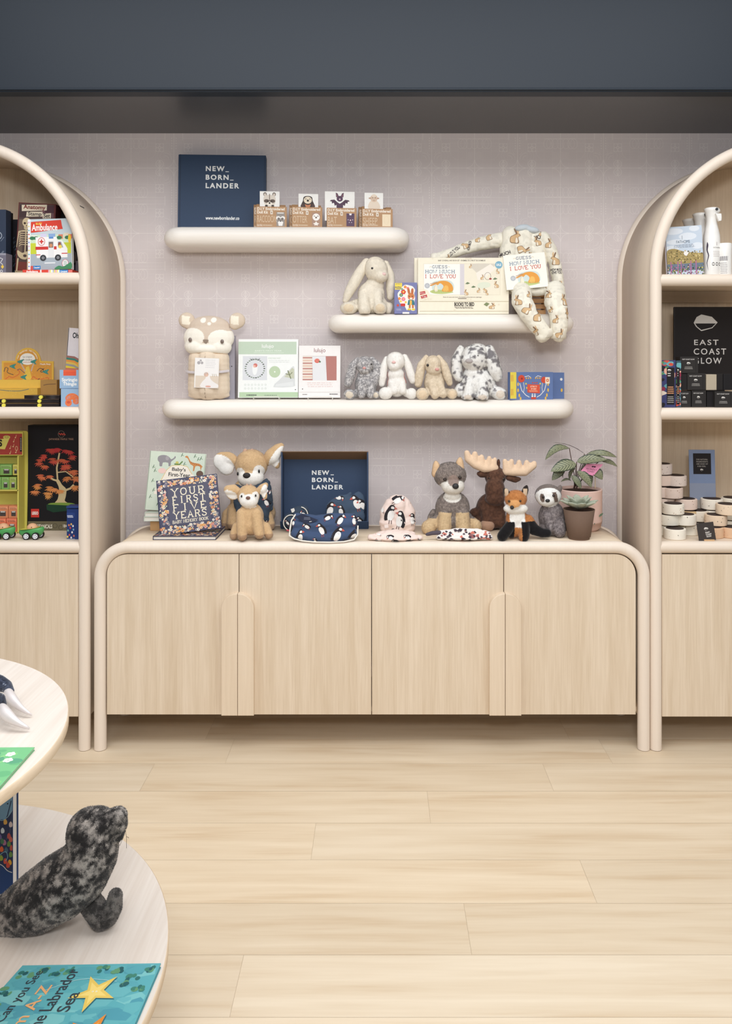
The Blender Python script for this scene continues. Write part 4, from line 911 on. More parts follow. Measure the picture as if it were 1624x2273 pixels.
carton('grey_box', 'slim pale grey-lilac box standing behind the fawn towel', 'box', (440, 745, 521, 883), -.09, .03, Z3, (190, 186, 198), lambda p: p.circ(514, 812, 1.3, (60, 60, 66)))
def easel(name, px0, px1, Y, lb):
    s = S(Y); w = (px1 - px0) * s; x = X((px0 + px1) / 2, Y); t = thing(name, lb, 'display stand', (x, Y, Z3), group=None); WM = M((226, 222, 214), .3, .5)
    mb = MB(); mb.tube([(-w / 2, -.018, .0025), (-w / 2, -.018, .010), (-w / 2 + .005, -.016, .014), (w / 2 - .005, -.016, .014), (w / 2, -.018, .010), (w / 2, -.018, .0025)], .0016, WM, 8); mb.build('front_rail', t)
    mb = MB()
    for q in (-w / 2, w / 2): mb.tube([(q, -.018, .0022), (q, .045, .0022), (q, .055, .06)], .0015, WM, 8)
    mb.tube([(-w / 2, .055, .06), (w / 2, .055, .06)], .0015, WM, 8); mb.build('rear_support', t)
def green_box(p):
    G = (192, 208, 188); p.rect(529, 754, 653, 759.5, (240, 241, 238)); p.rect(528, 759.5, 657, 787, G); p.text('lulujo', 580, 765, 606, 775.5, WHITE, .01); p.text("BABY'S FIRST YEAR", 565, 777.5, 624, 781, (228, 236, 224)); p.rect(562, 783.4, 629, 784, (228, 236, 224))
    p.rect(538, 791, 592, 843, (216, 218, 222)); 
    for k in range(26):
        a = k / 26 * 2 * math.pi; x, y = 565 + 21 * math.cos(a), 818 + 20 * math.sin(a); p.circ(x, y, 2.3, (126, 140, 124) if k % 3 else (70, 76, 70), 1.2, n=8); p.k -= .8
    p.text('Hello World', 554, 795, 576, 800, (90, 96, 92)); p.poly(smooth_closed([(560, 812), (566, 808), (571, 813), (569, 828), (564, 832), (560, 826)], 3), (236, 238, 238)); p.circ(566, 811, 4.6, (206, 120, 112), 4.4); p.circ(564, 813, 2.8, (230, 180, 164))
    p.text('SOMETHING SWEET', 594, 794, 622, 797, (190, 206, 186)); p.lines(595, 800, 643, 807, 2, (206, 210, 206), 4, .25); p.circ(609, 825, 12.5, (188, 206, 174), n=24); p.circ(609, 825, 1.6, (244, 246, 242))
    p.poly(smooth_closed([(606, 858), (620, 842), (640, 822), (649, 813), (653, 818), (654, 850), (650, 857)], 2), (214, 216, 216)); p.poly([(630, 836), (648, 816), (652, 820), (652, 840)], (196, 198, 176)); p.line([(638, 822), (645, 840)], 2, (110, 118, 86)); p.line([(633, 829), (642, 832), (648, 826)], 1.6, (120, 126, 96)); p.poly([(612, 852), (650, 846), (650, 856), (610, 857)], (222, 224, 224))
    for r in range(2):
        for k in range(7): p.ring(544 + k * 7.5, 853 + r * 8, 1.8, .5, (190, 200, 190), n=8); p.k -= .8
    p.circ(655, 863.5, 1.1, (60, 60, 60)); p.rect(531, 869, 661, 880, (184, 206, 172)); p.lines(545, 874, 572, 877, 1, (90, 100, 90), 2, .9); p.lines(584, 875, 618, 877, 1, (110, 120, 110), 2, .6)
carton('baby_gift_box', 'white and pale green baby blanket box on a small white stand', 'box', (528, 754, 661, 881), -.14, .045, Z3 + .0035, (238, 240, 238), green_box, lean=5, yaw=2, bev=.001)
easel('display_stand', 563.5, 620, -.165, 'small white wire stand under the pale green box')
def white_box(p):
    c = (240, 236, 234); p.text('lulujo', 696, 774, 721.5, 786, (132, 66, 72), .0); p.rect(669, 791, 748, 845, (210, 200, 196)); p.rect(671, 792, 692, 845, (232, 220, 208))
    for k in range(9): p.rect(671, 794 + k * 6, 693, 796.6 + k * 6, (222, 190, 172) if k % 2 else (184, 124, 118)); 
    p.poly([(692, 792), (722, 792), (725, 845), (694, 845)], (226, 226, 228)); p.circ(703, 802, 6, (214, 110, 96), 5); p.circ(709, 804, 2.5, (96, 120, 90), 2)
    for k in range(5): p.circ(700 + k * 1.6, 800 + (k % 2) * 3, .6, (240, 210, 196), n=6)
    p.poly([(722, 792), (746, 792), (748, 845), (725, 845)], (180, 122, 114)); p.rect(668.5, 790, 671, 846, c); p.rect(746.5, 790, 749.5, 846, c)
    p.lines(678, 850, 744, 862, 3, (226, 196, 192), 5, .25); p.circ(671, 864, 1.1, (50, 50, 50)); p.rect(663, 870.5, 755, 871.2, (208, 200, 196)); p.lines(671, 875, 683, 877, 1, (130, 122, 120), 1, .8); p.lines(731, 874, 752, 876.5, 1, (110, 104, 104), 1, .9)
carton('baby_gift_box', 'white box with striped, strawberry and rose folded cloths behind its window', 'box', (662, 768.5, 755, 883), -.14, .045, Z3 + .0035, (240, 236, 234), white_box, lean=5, bev=.001)
easel('display_stand', 684, 738, -.165, 'small white wire stand under the box of striped cloths')
# grey bunny, white bunny, beige bunny (crops 640,740 k 5.413 and 900,740 k 4.164)
v = V(640, 740, 5.413); g1, g2 = (150, 146, 146), (206, 202, 200)
lop('grey mottled bunny sitting beside the box of striped cloths', v, 890, 790, -.14, Z3, 0, g2, 0, (912, 412, 128, 18, (214, 158, 152)),
    [(915, 375, 20, 108, 105, 100), (915, 430, 60, 75, 62, 70)],
    [[('cap', (830, 320, 0), 40, (770, 400, 15), 56, (740, 520, 30), 62, (715, 600, 40), 48)], [('cap', (1000, 310, -10), 40, (1062, 390, 0), 58, (1060, 500, 10), 66, (1020, 590, 15), 60)]],
    [(930, 610, -10, 135, 150, 115), (930, 520, 0, 110, 90, 95)], [('cap', (870, 590, 55), 50, (880, 730, 90), 48), ('cap', (980, 590, 55), 50, (990, 730, 90), 48), ('cap', (820, 720, 0), 45, (740, 730, 60), 50)],
    [(735, 730, 70, 72, 66, 62), (1050, 735, 50, 50, 50, 45)], [(852, 365, 86, 10), (997, 368, 86, 10)], cfun=mottle((138, 135, 137), (214, 210, 208), 11, 2, 3.2), sole=(226, 214, 196), cnt=9000)
lop('white bunny with pink inner ears in the row on the lowest shelf', v, 1300, 795, -.14, Z3, 0, (244, 240, 234), 0, (1262, 348, 128, 20, (232, 190, 186)),
    [(1285, 335, 20, 118, 112, 105, 5), (1270, 390, 60, 78, 66, 70)],
    [[('cap', (1180, 310, 0), 38, (1150, 400, 15), 48, (1130, 520, 20), 52, (1120, 610, 20), 40)], [('cap', (1395, 290, 0), 42, (1440, 400, 10), 52, (1470, 500, 20), 52, (1490, 570, 20), 40)]],
    [(1300, 620, -10, 120, 150, 115), (1290, 500, 0, 105, 90, 95)], [('cap', (1240, 600, 50), 46, (1270, 690, 85), 44), ('cap', (1360, 600, 50), 46, (1370, 690, 85), 44), ('cap', (1200, 700, 20), 50, (1160, 720, 60), 56), ('cap', (1420, 720, 20), 50, (1460, 730, 60), 52)],
    [(1165, 720, 70, 84, 76, 66), (1475, 725, 60, 66, 70, 60)], [(1345, 308, 92, 9)],
    cfun=pick(flat((243, 239, 233)), (lambda x, y, d: ((x > 1165) & (x < 1200) & (y > 440) & (y < 640) & (d < 30)) | ((x > 1385) & (x < 1440) & (y > 430) & (y < 600) & (d < 40) & (x < 1385 + (y - 380) * .3)), flat((226, 158, 148)))), cnt=9000)
v = V(900, 740, 4.164)
lop('beige bunny with long flat ears, between the white and the spotted bunny', v, 260, 612, -.14, Z3, 0, (222, 204, 178), 0, (283, 333, 108, 17, (216, 160, 152)),
    [(250, 295, 20, 78, 92, 82), (265, 340, 50, 62, 48, 56)],
    [[('cap', (190, 225, 0), 26, (145, 300, 10), 42, (125, 400, 20), 44, (115, 470, 20), 36)], [('cap', (305, 225, 0), 26, (350, 300, 10), 42, (385, 400, 20), 42, (405, 460, 20), 30)]],
    [(265, 460, -10, 98, 110, 85), (262, 400, 0, 84, 60, 70)], [('cap', (235, 470, 45), 38, (265, 570, 80), 38), ('cap', (310, 470, 45), 38, (340, 560, 80), 38), ('cap', (180, 560, 0), 42, (150, 570, 50), 46), ('cap', (380, 550, 0), 42, (430, 560, 40), 42)],
    [(152, 560, 60, 62, 58, 48), (425, 560, 50, 50, 50, 40)], [(199, 296, 82, 13)], sole=(232, 210, 180), cnt=8000, cfun=mottle((212, 194, 168), (230, 214, 190), 16, 4, 2.5))
lop('large white bunny spotted with grey, ears hanging over its shoulders', v, 690, 618, -.14, Z3, 0, (238, 236, 232), 0, (575, 262, 128, 30, (176, 168, 166)),
    [(635, 240, 20, 128, 130, 115, -10), (590, 255, 70, 80, 62, 70), (660, 170, 0, 100, 70, 90)],
    [[('cap', (510, 150, -20), 36, (470, 260, -10), 52, (475, 370, 0), 56, (490, 410, 10), 46)], [('cap', (770, 160, 10), 48, (790, 260, 30), 70, (820, 350, 40), 66, (845, 410, 40), 44)]],
    [(670, 470, -10, 165, 150, 120), (640, 390, 0, 110, 80, 95)], [('cap', (585, 470, 55), 56, (570, 580, 95), 52), ('cap', (700, 480, 70), 62, (700, 580, 110), 58), ('cap', (800, 540, 0), 60, (850, 560, 50), 60), ('cap', (520, 520, 0), 60, (500, 540, 20), 56)],
    [(860, 565, 60, 66, 58, 52), (560, 590, 95, 56, 34, 50), (690, 590, 110, 62, 34, 50)], [(651, 217, 118, 14)], cfun=mottle((238, 236, 232), (128, 124, 126), 36, 9, 6, off=-.12), cnt=12000, sole=(226, 214, 200), fur=.008)
def letters_book(p):
    p.rect(1128.5, 826, 1143, 883, (226, 206, 84))
    for x in (1131, 1134.5): p.line([(x, 832), (x + .4, 846)], .9, (196, 70, 56)); p.line([(x, 862), (x + .4, 876)], .9, (196, 70, 56))
    W_ = (232, 230, 228)
    for s_, x0 in ((1, 0), (-1, 2366)):
        X_ = lambda q: q if s_ > 0 else 2366 - q
        p.line([(X_(1151), 850), (X_(1156), 866), (X_(1166), 876), (X_(1174), 880)], 1.5, W_); p.line([(X_(1160), 848), (X_(1162), 860), (X_(1160), 870)], 1, W_); p.line([(X_(1163), 836), (X_(1172), 834), (X_(1178), 838)], 1.2, W_)
        for a, b_ in ((1147, 852), (1147, 865), (1150, 876), (1153, 883)): p.circ(X_(a), b_, 2, (226, 184, 84), 4)
        for a, b_ in ((1166, 851), (1168, 860), (1171, 866)): p.circ(X_(a), b_, 2, (214, 200, 96))
        for a in range(3): p.circ(X_(1167 + 5 * a), 839, 1.5, (220, 170, 80), 2)
    p.circ(1155, 840, 8, (206, 80, 60), n=20); p.circ(1156, 840, 2.4, (150, 50, 44)); p.circ(1209, 843, 7, (206, 80, 60), n=20)
    p.rect(1212, 837, 1223, 851, (240, 226, 206)); p.circ(1217.5, 844, 3.6, (214, 120, 80)); p.circ(1217.5, 844, 1.6, (240, 220, 190))
    for a in range(3): p.circ(1182 + 5 * a, 849, 1.5, (206, 80, 60))
    p.poly([(1169, 852), (1199, 853), (1199, 872), (1169, 870)], (214, 88, 66)); p.text('LETTERS TO', 1176, 855.5, 1192, 859, (244, 214, 190), .02); p.text('MY BABY', 1178, 860.5, 1191, 864, (244, 214, 190), .02); p.lines(1173, 865.5, 1195, 869, 2, (240, 190, 160), 1, .5)
    for q in (1181, 1187): p.circ(q, 878, 2.2, W_, 2); p.circ(q - .8, 874, .7, W_, 2); p.circ(q + .8, 874, .7, W_, 2)
    p.rect(1178, 880, 1190, 884.5, (206, 80, 60))
o = carton('letter_book', 'blue floral book of letters with a yellow spine, front one at the right shelf end', 'book', (1128.5, 826, 1231, 885.5), -.165, .028, Z3, (100, 122, 170), letters_book, yaw=14, edges=(226, 206, 180))
o = carton('letter_book', 'blue floral book peeking out behind the front book of letters', 'book', (1135, 827, 1240, 885), -.09, .028, Z3, (100, 122, 170), lambda p: (p.rect(1135, 827, 1145, 885, (226, 206, 84)), p.circ(1233, 842, 3, (232, 230, 228)), p.circ(1234, 866, 2.5, (226, 184, 84), 4)), yaw=10, edges=(200, 150, 110)); o.location.x += .03

# ================================================================== things on the sideboard
def ys(py): return YZ(py, ZSB) # depth of a foot seen at row py on the sideboard top
# left books
def mint_cover(p):
    p.poly(smooth_closed([(345, 1100), (343, 1085), (350, 1068), (362, 1046), (372, 1036), (392, 1033), (408, 1036), (420, 1050), (425, 1070)], 3), (246, 236, 222)); p.line([(350, 1072), (362, 1046), (372, 1036), (392, 1033), (408, 1036), (420, 1052)], 1.2, (214, 190, 110))
    p.text("Baby's", 374, 1039, 405, 1049, (60, 58, 58), .02); p.text('First-Year', 367, 1050.5, 416, 1059, (60, 58, 58), .02)
    g = (150, 146, 150); p.poly(smooth_closed([(340, 1018), (348, 1014), (358, 1014), (366, 1018), (370, 1022), (376, 1018), (378, 1014), (380, 1018), (374, 1024), (370, 1028), (370, 1036), (365, 1037), (364, 1030), (352, 1030), (351, 1038), (345, 1038), (344, 1030), (340, 1026)], 2), g); p.circ(361, 1020, 4, (170, 164, 168), 5)
    o = (206, 140, 84); p.poly(smooth_closed([(402, 1013), (407, 1013), (414, 1024), (424, 1027), (434, 1028), (442, 1034), (440, 1036), (438, 1044), (436, 1034), (426, 1034), (424, 1044), (421, 1044), (421, 1034), (414, 1030), (407, 1018), (401, 1016)], 2), o)
    for q in range(7): p.circ(412 + q * 4, 1025 + q * 1.3, 1.1, (150, 90, 60), n=6); p.k -= .7
    p.circ(384, 1029, 3.6, (206, 196, 110)); p.line([(378, 1032), (390, 1032), (396, 1025)], 3, (110, 140, 84))
    for x, y in ((333, 1040), (337, 1048), (395, 1011), (432, 1018), (438, 1016), (415, 1062), (402, 1030), (424, 1012), (440, 1052), (334, 1070), (338, 1090), (350, 1120), (332, 1105)): p.line([(x - 3, y + 4), (x, y - 4)], 1.2, (70, 96, 84)); p.line([(x - 3, y), (x + 3, y + 2)], 1, (120, 150, 110)); p.k -= 1
    p.circ(352, 1048, 9, (240, 206, 196), 6); p.circ(437, 1050, 8, (110, 86, 74), 7)
tx = X(360, ys(1176)); YA = ys(1178)
carton('cardboard_box', 'plain brown cardboard box under the two flat mint books', 'box', (333, 1154, 372, 1176), YA, .10, ZSB, (190, 150, 104))
hcb = 22 * S(YA)
for i, (a, b, pa, pb) in enumerate(((318, 388, 1145, 1155), (320, 390, 1135, 1145))):
    Yq = YA - .012; s = S(Yq); w = 62 * s; h = 9.8 * s; zb = ZSB + hcb + i * h * 1.02; mb = MB(); m = M((206, 216, 204), .6); t = .002
    mb.box(0, 0, 0, w, .11, t, m); mb.box(0, 0, h - t, w, .11, h, m); mb.box(0, 0, t, t, .11, h - t, m); mb.box(t, .003, t, w - .002, .107, h - t, M((238, 234, 224), .85))
    mb.build('memory_book', None, (X(a + 1, Yq), Yq, zb), label=('mint book lying flat directly on the brown cardboard box', 'mint book lying flat, upper of the two under the leaning one')[i], category='book', group='mint baby books lying flat')
carton('memory_book', "mint baby's first-year book with an elephant and a giraffe, propped up at the back left", 'book', (321, 1006, 446, 1134), YA + .0, .02, ZSB + hcb + 2 * 9.9 * S(YA), (212, 223, 206), mint_cover, lean=8, roll=3.2, edges=(232, 230, 214), yaw=-2).location.x -= .002
def floral(p, x0, y0, x1, y1, n, seed, frame=None):
    r = random.Random(seed)
    for i in range(n):
        x, y = r.uniform(x0, x1), r.uniform(y0, y1)
        if frame and frame[0] - 2 < x < frame[2] + 2 and frame[1] - 2 < y < frame[3] + 2: continue
        c = r.choice([(232, 170, 104), (236, 184, 120), (238, 226, 204), (222, 158, 150), (236, 200, 160), (120, 116, 140), (238, 232, 220), (206, 124, 90)]); q = r.random(); k0 = p.k
        if q < .6:
            R = r.uniform(1.7, 3.6)
            for a in range(5): p.circ(x + R * .6 * math.cos(a * 1.256), y + R * .6 * math.sin(a * 1.256), R * .5, c, n=7); p.k = k0
            p.k = k0 + .4; p.circ(x, y, R * .28, (150, 84, 60) if c[0] > 210 else (236, 214, 150), n=6)
        elif q < .85: a = r.uniform(0, 3); p.poly(smooth_closed([(x, y), (x + 1.6 * math.cos(a + 1), y + 1.6 * math.sin(a + 1)), (x + 5 * math.cos(a), y + 5 * math.sin(a)), (x + 1.6 * math.cos(a - 1), y + 1.6 * math.sin(a - 1))], 2), r.choice([(228, 222, 200), (196, 204, 170), (226, 176, 160)]))
        else: p.ring(x, y, 2, .7, (230, 224, 214), n=8)
        p.k = k0 + .12
    p.k += 2
def five(p):
    fr = (368, 1080, 458, 1170); floral(p, 348, 1065, 476, 1187, 900, 4, fr); p.rect(*fr, (86, 86, 104))
    c = (240, 230, 206); p.slab('YOUR', 377, 1086, 448, 1102, c, 2.2, .5); p.slab('FIRST', 377, 1105, 449, 1120, c, 2.2, .5); p.slab('FIVE', 377, 1123, 450, 1138, c, 2.2, .65); p.slab('YEARS', 378, 1141, 450, 1156, c, 2.2, .4)
    p.slab('BABY MEMORY BOOK', 374, 1160, 452, 1166.5, c, 1, .2); p.lines(418, 1171, 436, 1173, 1, (170, 166, 176), 1)
o = carton('memory_book', 'navy floral memory book lying flat under the leaning one at the front left', 'book', (338, 1120, 478, 1260), ys(1199), .016, ZSB + .0002, (66, 66, 88), lambda p: floral(p, 342, 1124, 474, 1256, 700, 9), edges=(226, 220, 210))
o.rotation_euler = (R_(-90), 0, 0); o.location = (X(409, ys(1199)), ys(1199), ZSB + .0165)
o = carton('memory_book', 'navy floral memory book titled in cream letters, leaning upright at the front left', 'book', (345, 1062, 479, 1190), ys(1193), .022, ZSB + .0175, (74, 74, 96), five, lean=16, yaw=9, edges=(220, 200, 180)); o.rotation_euler = (R_(-14), R_(-6), R_(8)); o.location.x += .022

# fawns
def fawnc(big):
    def f(x, y, d, n):
        t = vnoise(np.c_[x, y, d] / (12 if big else 8), 3)[:, None]; c = np.array([204., 170, 128]) * (1 - t * .35) + np.array([230., 200, 160]) * t * .35; return c
    return f
v = V(300, 960, 4.776)
fw = Plush('plush_fawn', 'large tan fawn soft toy with huge upright ears and a printed bib', 'soft toy', v, 1215, 1000, ys(1172), ZSB)
muz = lambda x, y, d: ((((x - 1235) / 150) ** 2 + ((y - 480) / 82) ** 2 < 1) | (((x - 1130) / 58) ** 2 + ((y - 420) / 75) ** 2 < 1) | (((x - 1325) / 58) ** 2 + ((y - 395) / 78) ** 2 < 1)) & (d > 35)
hoof = lambda x, y, d: y > 990
fw.body('body', [(1230, 330, 0, 175, 165, 150), (1235, 455, 70, 140, 100, 110), (1215, 700, -40, 215, 250, 170), (1215, 850, -40, 270, 170, 190), ('cap', (1060, 800, 60), 70, (1050, 930, 100), 66), ('cap', (1380, 820, 60), 76, (1420, 950, 90), 76), ('cap', (985, 860, 0), 66, (975, 960, 40), 66)],
    pick(fawnc(1), (muz, flat((244, 240, 234))), (lambda x, y, d: y > 930, flat((170, 140, 112)))), fur=.007, count=15000, seed=1)
def ear(name, P_, inner, bl, innerf):
    return P_.body(name, bl, pick(fawnc(1), (innerf, flat(inner))), fur=.005, count=3000, floor_=False)
ear('ear', fw, (246, 243, 238), [('cap', (1085, 310, -10), 52, (1020, 270, -5), 50), (990, 260, 0, 100, 66, 42, 18), (925, 290, 0, 100, 100, 38, 35), (960, 350, 0, 96, 84, 36, 48)], lambda x, y, d: (d > 5) & (((x - 945) * .77 + (y - 330) * .64) ** 2 / 140 ** 2 + ((x - 945) * -.64 + (y - 330) * .77) ** 2 / 88 ** 2 < 1) & (y > 205 + (x - 830) * .18))
ear('ear', fw, (246, 243, 238), [('cap', (1390, 290, -10), 56, (1450, 240, 0), 84, (1510, 170, 0), 62, (1545, 130, 0), 34), (1470, 270, 0, 52, 110, 36, -25)], lambda x, y, d: (d > 5) & (((x - 1495) * .5 - (y - 260) * .87) ** 2 / 150 ** 2 + ((x - 1495) * .87 + (y - 260) * .5) ** 2 / 48 ** 2 < 1))
for x in (1163, 1235): fw.body('horn_bud', [('cap', (x, 210, 10), 28, (x + 4, 178, 10), 24)], flat((196, 160, 138)), fur=.002, count=300, floor_=False)
for x, y in ((1108, 408), (1330, 382)): fw.bead('eye', x, y, 128, 15, sq=(.7, 1.3, .8))
fw.bead('nose', 1208, 420, 172, 40, (38, 32, 32), .7, sq=(1, .75, .5))
NVF = VCOL('cotton_twill', .85, .05, .02, 100)
bib = Plush('bandana_bib', 'navy puffin-print bandana bib tied round the neck of the large fawn', 'bib', v, 1215, 1000, ys(1172) - .001, ZSB)
bb = bib.body('bib_cloth', [('cap', (1090, 545, 100), 26, (1210, 575, 150), 26, (1330, 545, 120), 26, (1400, 480, 60), 24), ('cap', (1330, 560, 110), 55, (1400, 650, 130), 62, (1390, 760, 150), 70, (1385, 860, 160), 60, (1385, 960, 165), 18), ('cap', (1400, 520, 80), 46, (1440, 650, 90), 36, (1455, 780, 100), 26), ('cap', (1090, 580, 130), 40, (1100, 700, 160), 40, (1120, 800, 170), 26), (1230, 680, 150, 170, 130, 36), (1250, 800, 160, 120, 110, 30)], flat((60, 72, 86)), fur=0, count=0, mat=NVF, smooth=6, floor_=False)
wrinkle(bb, .004, 30); sh = []
for x, y, s_, f_, r_ in ((1420, 690, 95, -1, 20), (1400, 580, 70, 1, 60), (1400, 900, 60, 1, -40), (1090, 800, 60, 1, 40), (1440, 600, 40, 1, 0), (1250, 570, 50, 1, 60)): q = bib.P(x, y); sh += puffin(q.x, q.z, s_ * bib.s, f_, r_)
decal(bb, sh)
sf = Plush('plush_fawn', 'small tan fawn soft toy with a white face, sitting in front of the large fawn', 'soft toy', v, 1215, 1145, ys(1198.5), ZSB)
muz2 = lambda x, y, d: ((((x - 1225) / 108) ** 2 + ((y - 722) / 78) ** 2 < 1) | (((x - 1150) / 40) ** 2 + ((y - 690) / 55) ** 2 < 1) | (((x - 1280) / 42) ** 2 + ((y - 680) / 58) ** 2 < 1)) & (d > 25)
sf.body('body', [(1200, 675, 0, 120, 115, 105), (1210, 720, 40, 100, 78, 85), (1220, 900, -20, 140, 150, 110), (1220, 980, -20, 150, 120, 120), ('cap', (1140, 860, 50), 62, (1145, 980, 80), 60, (1150, 1080, 100), 54), ('cap', (1290, 860, 50), 62, (1310, 980, 80), 60, (1330, 1060, 100), 54), ('cap', (1080, 1010, 0), 56, (1050, 1090, 30), 48), ('cap', (1380, 1010, 0), 56, (1420, 1080, 30), 48)],
    pick(fawnc(0), (muz2, flat((246, 242, 236))), (lambda x, y, d: y > 1068, flat((178, 146, 116)))), fur=.005, count=11000, seed=2)
sf.body('ear', [('cap', (1110, 640, 0), 34, (1040, 610, 5), 56, (985, 610, 10), 48), (1030, 660, 0, 72, 62, 26, 25)], pick(fawnc(0), (lambda x, y, d: (d > 4) & (((x - 1020) / 70) ** 2 + ((y - 660 - (x - 1020) * .35) / 46) ** 2 < 1), flat((246, 243, 238)))), fur=.0035, count=1500, floor_=False)
sf.body('ear', [('cap', (1300, 630, 0), 34, (1350, 600, 5), 50, (1385, 560, 10), 28), (1365, 650, 0, 34, 70, 24, -15)], pick(fawnc(0), (lambda x, y, d: (d > 4) & (((x - 1362) * .95 + (y - 635) * .3) ** 2 / 32 ** 2 + ((y - 635) * .95 - (x - 1362) * .3) ** 2 / 88 ** 2 < 1), flat((246, 243, 238)))), fur=.0035, count=1500, floor_=False)
for x, y in ((1142, 668), (1290, 660)): sf.bead('eye', x, y, 92, 11, sq=(.8, 1.3, .8))
sf.bead('nose', 1215, 680, 122, 24, (120, 84, 72), .7, sq=(1, .75, .6))
for x in (1185, 1225): sf.body('horn_bud', [(x, 562, 5, 12, 18, 12)], flat((196, 160, 138)), fur=0, count=0, floor_=False, vox=.0022)

# open navy gift box standing on its side, with the puffin set
YB_ = ys(1167); s = S(YB_); W_, H_ = (816 - 626) * s, (1165 - 996) * s; dp = .072; mb = MB(); NV = M(NAVY, .6); NVI = M((58, 74, 100), .65); BR = M((124, 98, 76), .85)
gb = thing('gift_box', 'open navy gift box standing on its side with brown flap inside and white lettering', 'box', (X(721, YB_ - .05), YB_ - dp, ZSB))
t_ = .003
mb.box(-W_ / 2, dp - t_, 0, W_ / 2, dp, H_ - .042, NVI)
def nbl_in(p):
    for (t, x0, y0, x1, y1) in (('NEW', 690.5, 1042, 729, 1052), ('BORN', 690.5, 1058, 738, 1068), ('LANDER', 690.5, 1074, 760, 1084)): p.text(t, x0, y0, x1, y1, WHITE, .035, 1.3)
    p.rect(732, 1051, 739, 1052.6, WHITE); p.rect(741, 1067, 748, 1068.6, WHITE); p.text('new', 703, 1141, 716, 1144.5, WHITE, .02)
nbl_in(PR(mb, (626, 996, 816, 1165), -W_ / 2, 0, W_, H_, dp - t_)); mb.build('base_panel', gb)
mb = MB(); mb.M = Matrix(((0, 1, 0, 0), (1, 0, 0, 0), (0, 0, 1, 0), (0, 0, 0, 1))); mb.prism([(0, H_ - t_), (dp, H_ - .042 - t_), (dp, H_ - .042), (0, H_)], -W_ / 2, W_ / 2, BR); mb.build('top_flap', gb)
for sx in (-1, 1):
    mb = MB(); mb.M = Matrix(((0, 1, 0, 0), (1, 0, 0, 0), (0, 0, 1, 0), (0, 0, 0, 1))); a, b_ = sorted((sx * W_ / 2, sx * (W_ / 2 - t_ * 2)))
    mb.prism([(0, 0), (dp, 0), (dp, H_ - .042 - t_), (0, H_ - t_)], a, b_, NVI); mb.build('side_wall', gb)
MB().box(-W_ / 2 + .006, -.001, 0, W_ / 2 - .006, dp, .004, NV).build('bottom_wall', gb)
mb = MB(); mb.M = Matrix.Translation((0, .0, .004)) @ Matrix.Rotation(R_(28), 4, 'X'); mb.box(-W_ / 2 - .002, -.003, 0, W_ / 2 + .002, 0, .038, NV, .001); mb.build('front_lip', gb)
v = V(600, 960, 4.511)
PUF = VCOL('cotton_print', .85, .05, .02, 100)
def cloth_item(name, label, cat, base, Y, cx, bl, col, puffs, zb=ZSB, part='cloth', wr=.0015, pink=False, smooth=5, toward=(0, 1, 0), group=None):
    P_ = Plush(name, label, cat, v, cx, base, Y, zb, group=group); o = P_.body(part, bl, flat(col), fur=0, count=0, mat=PUF, smooth=smooth, floor_=True)
    if wr: wrinkle(o, wr, 34)
    sh = []
    for x, y, s_, f_, r_ in puffs: q = P_.P(x, y); sh += puffin(q.x, q.z, s_ * P_.s, f_, r_, pink)
    decal(o, sh); return P_, o
NVC = (66, 82, 112)
hatn, ob = cloth_item('baby_hat', 'navy puffin-print baby hat with a top knot standing inside the open gift box', 'hat', 880, ys(1168) - .045, 740,
    [(740, 790, 0, 200, 110, 45), (740, 680, 0, 190, 120, 45), (745, 620, 0, 130, 80, 36), (880, 640, -10, 75, 130, 36), (830, 760, 0, 120, 120, 42), (660, 730, 0, 110, 100, 42), ('cap', (780, 560, 0), 24, (800, 530, 5), 18)], (70, 86, 106),
    [(590, 690, 150, 1, -12), (715, 700, 110, -1, 0), (870, 620, 150, -1, 20), (930, 640, 130, -1, 30), (840, 790, 100, -1, 0), (900, 800, 90, -1, 20), (690, 565, 90, 1, -90), (575, 860, 70, 1, 0), (660, 790, 60, 1, 60)])
hatn.root.location.y += .0
q = hatn.P(585, 790, 46); w6 = .013
MB().box(-w6 / 2, 0, -.018, w6 / 2, .0008, .003, M((236, 232, 226), .8)).build('care_label', hatn.root, (q.x, q.y - .006, q.z + .004))
ps2, ob = cloth_item('rolled_blanket', 'rolled navy puffin-print cloth with white edges at the left of the open box', 'cloth', 800, ys(1176) - .03, 260,
    [('cap', (200, 690, 0), 74, (240, 740, 20), 60), ('cap', (280, 620, 10), 74, (330, 600, 5), 60), (220, 700, 10, 85, 75, 55), (290, 660, 0, 80, 70, 50)], (58, 70, 86), [(240, 700, 110, 1, 10), (330, 620, 70, 1, 60), (180, 700, 60, -1, 30)])
for (x0, y0, a0, a1, R_x) in ((215, 705, 120, 330, 78), (300, 625, 280, 400, 78)):
    MB().tube([ps2.P(x0 + R_x * math.cos(R_(a)), y0 + R_x * math.sin(R_(a)), 58) for a in range(a0, a1, 15)], .0022, M((232, 226, 216), .8), 8).build('white_piping', ps2.root)
MB().box(-.0075, 0, 0, .0075, .001, .016, M((230, 226, 220), .8)).build('care_label', ps2.root, ps2.P(238, 598, 62), (0, R_(-20), 0))
MB().box(-.006, 0, 0, .006, .001, .006, M((204, 84, 100), .8)).build('pink_tag', ps2.root, ps2.P(180, 785, 66), (0, R_(10), 0))
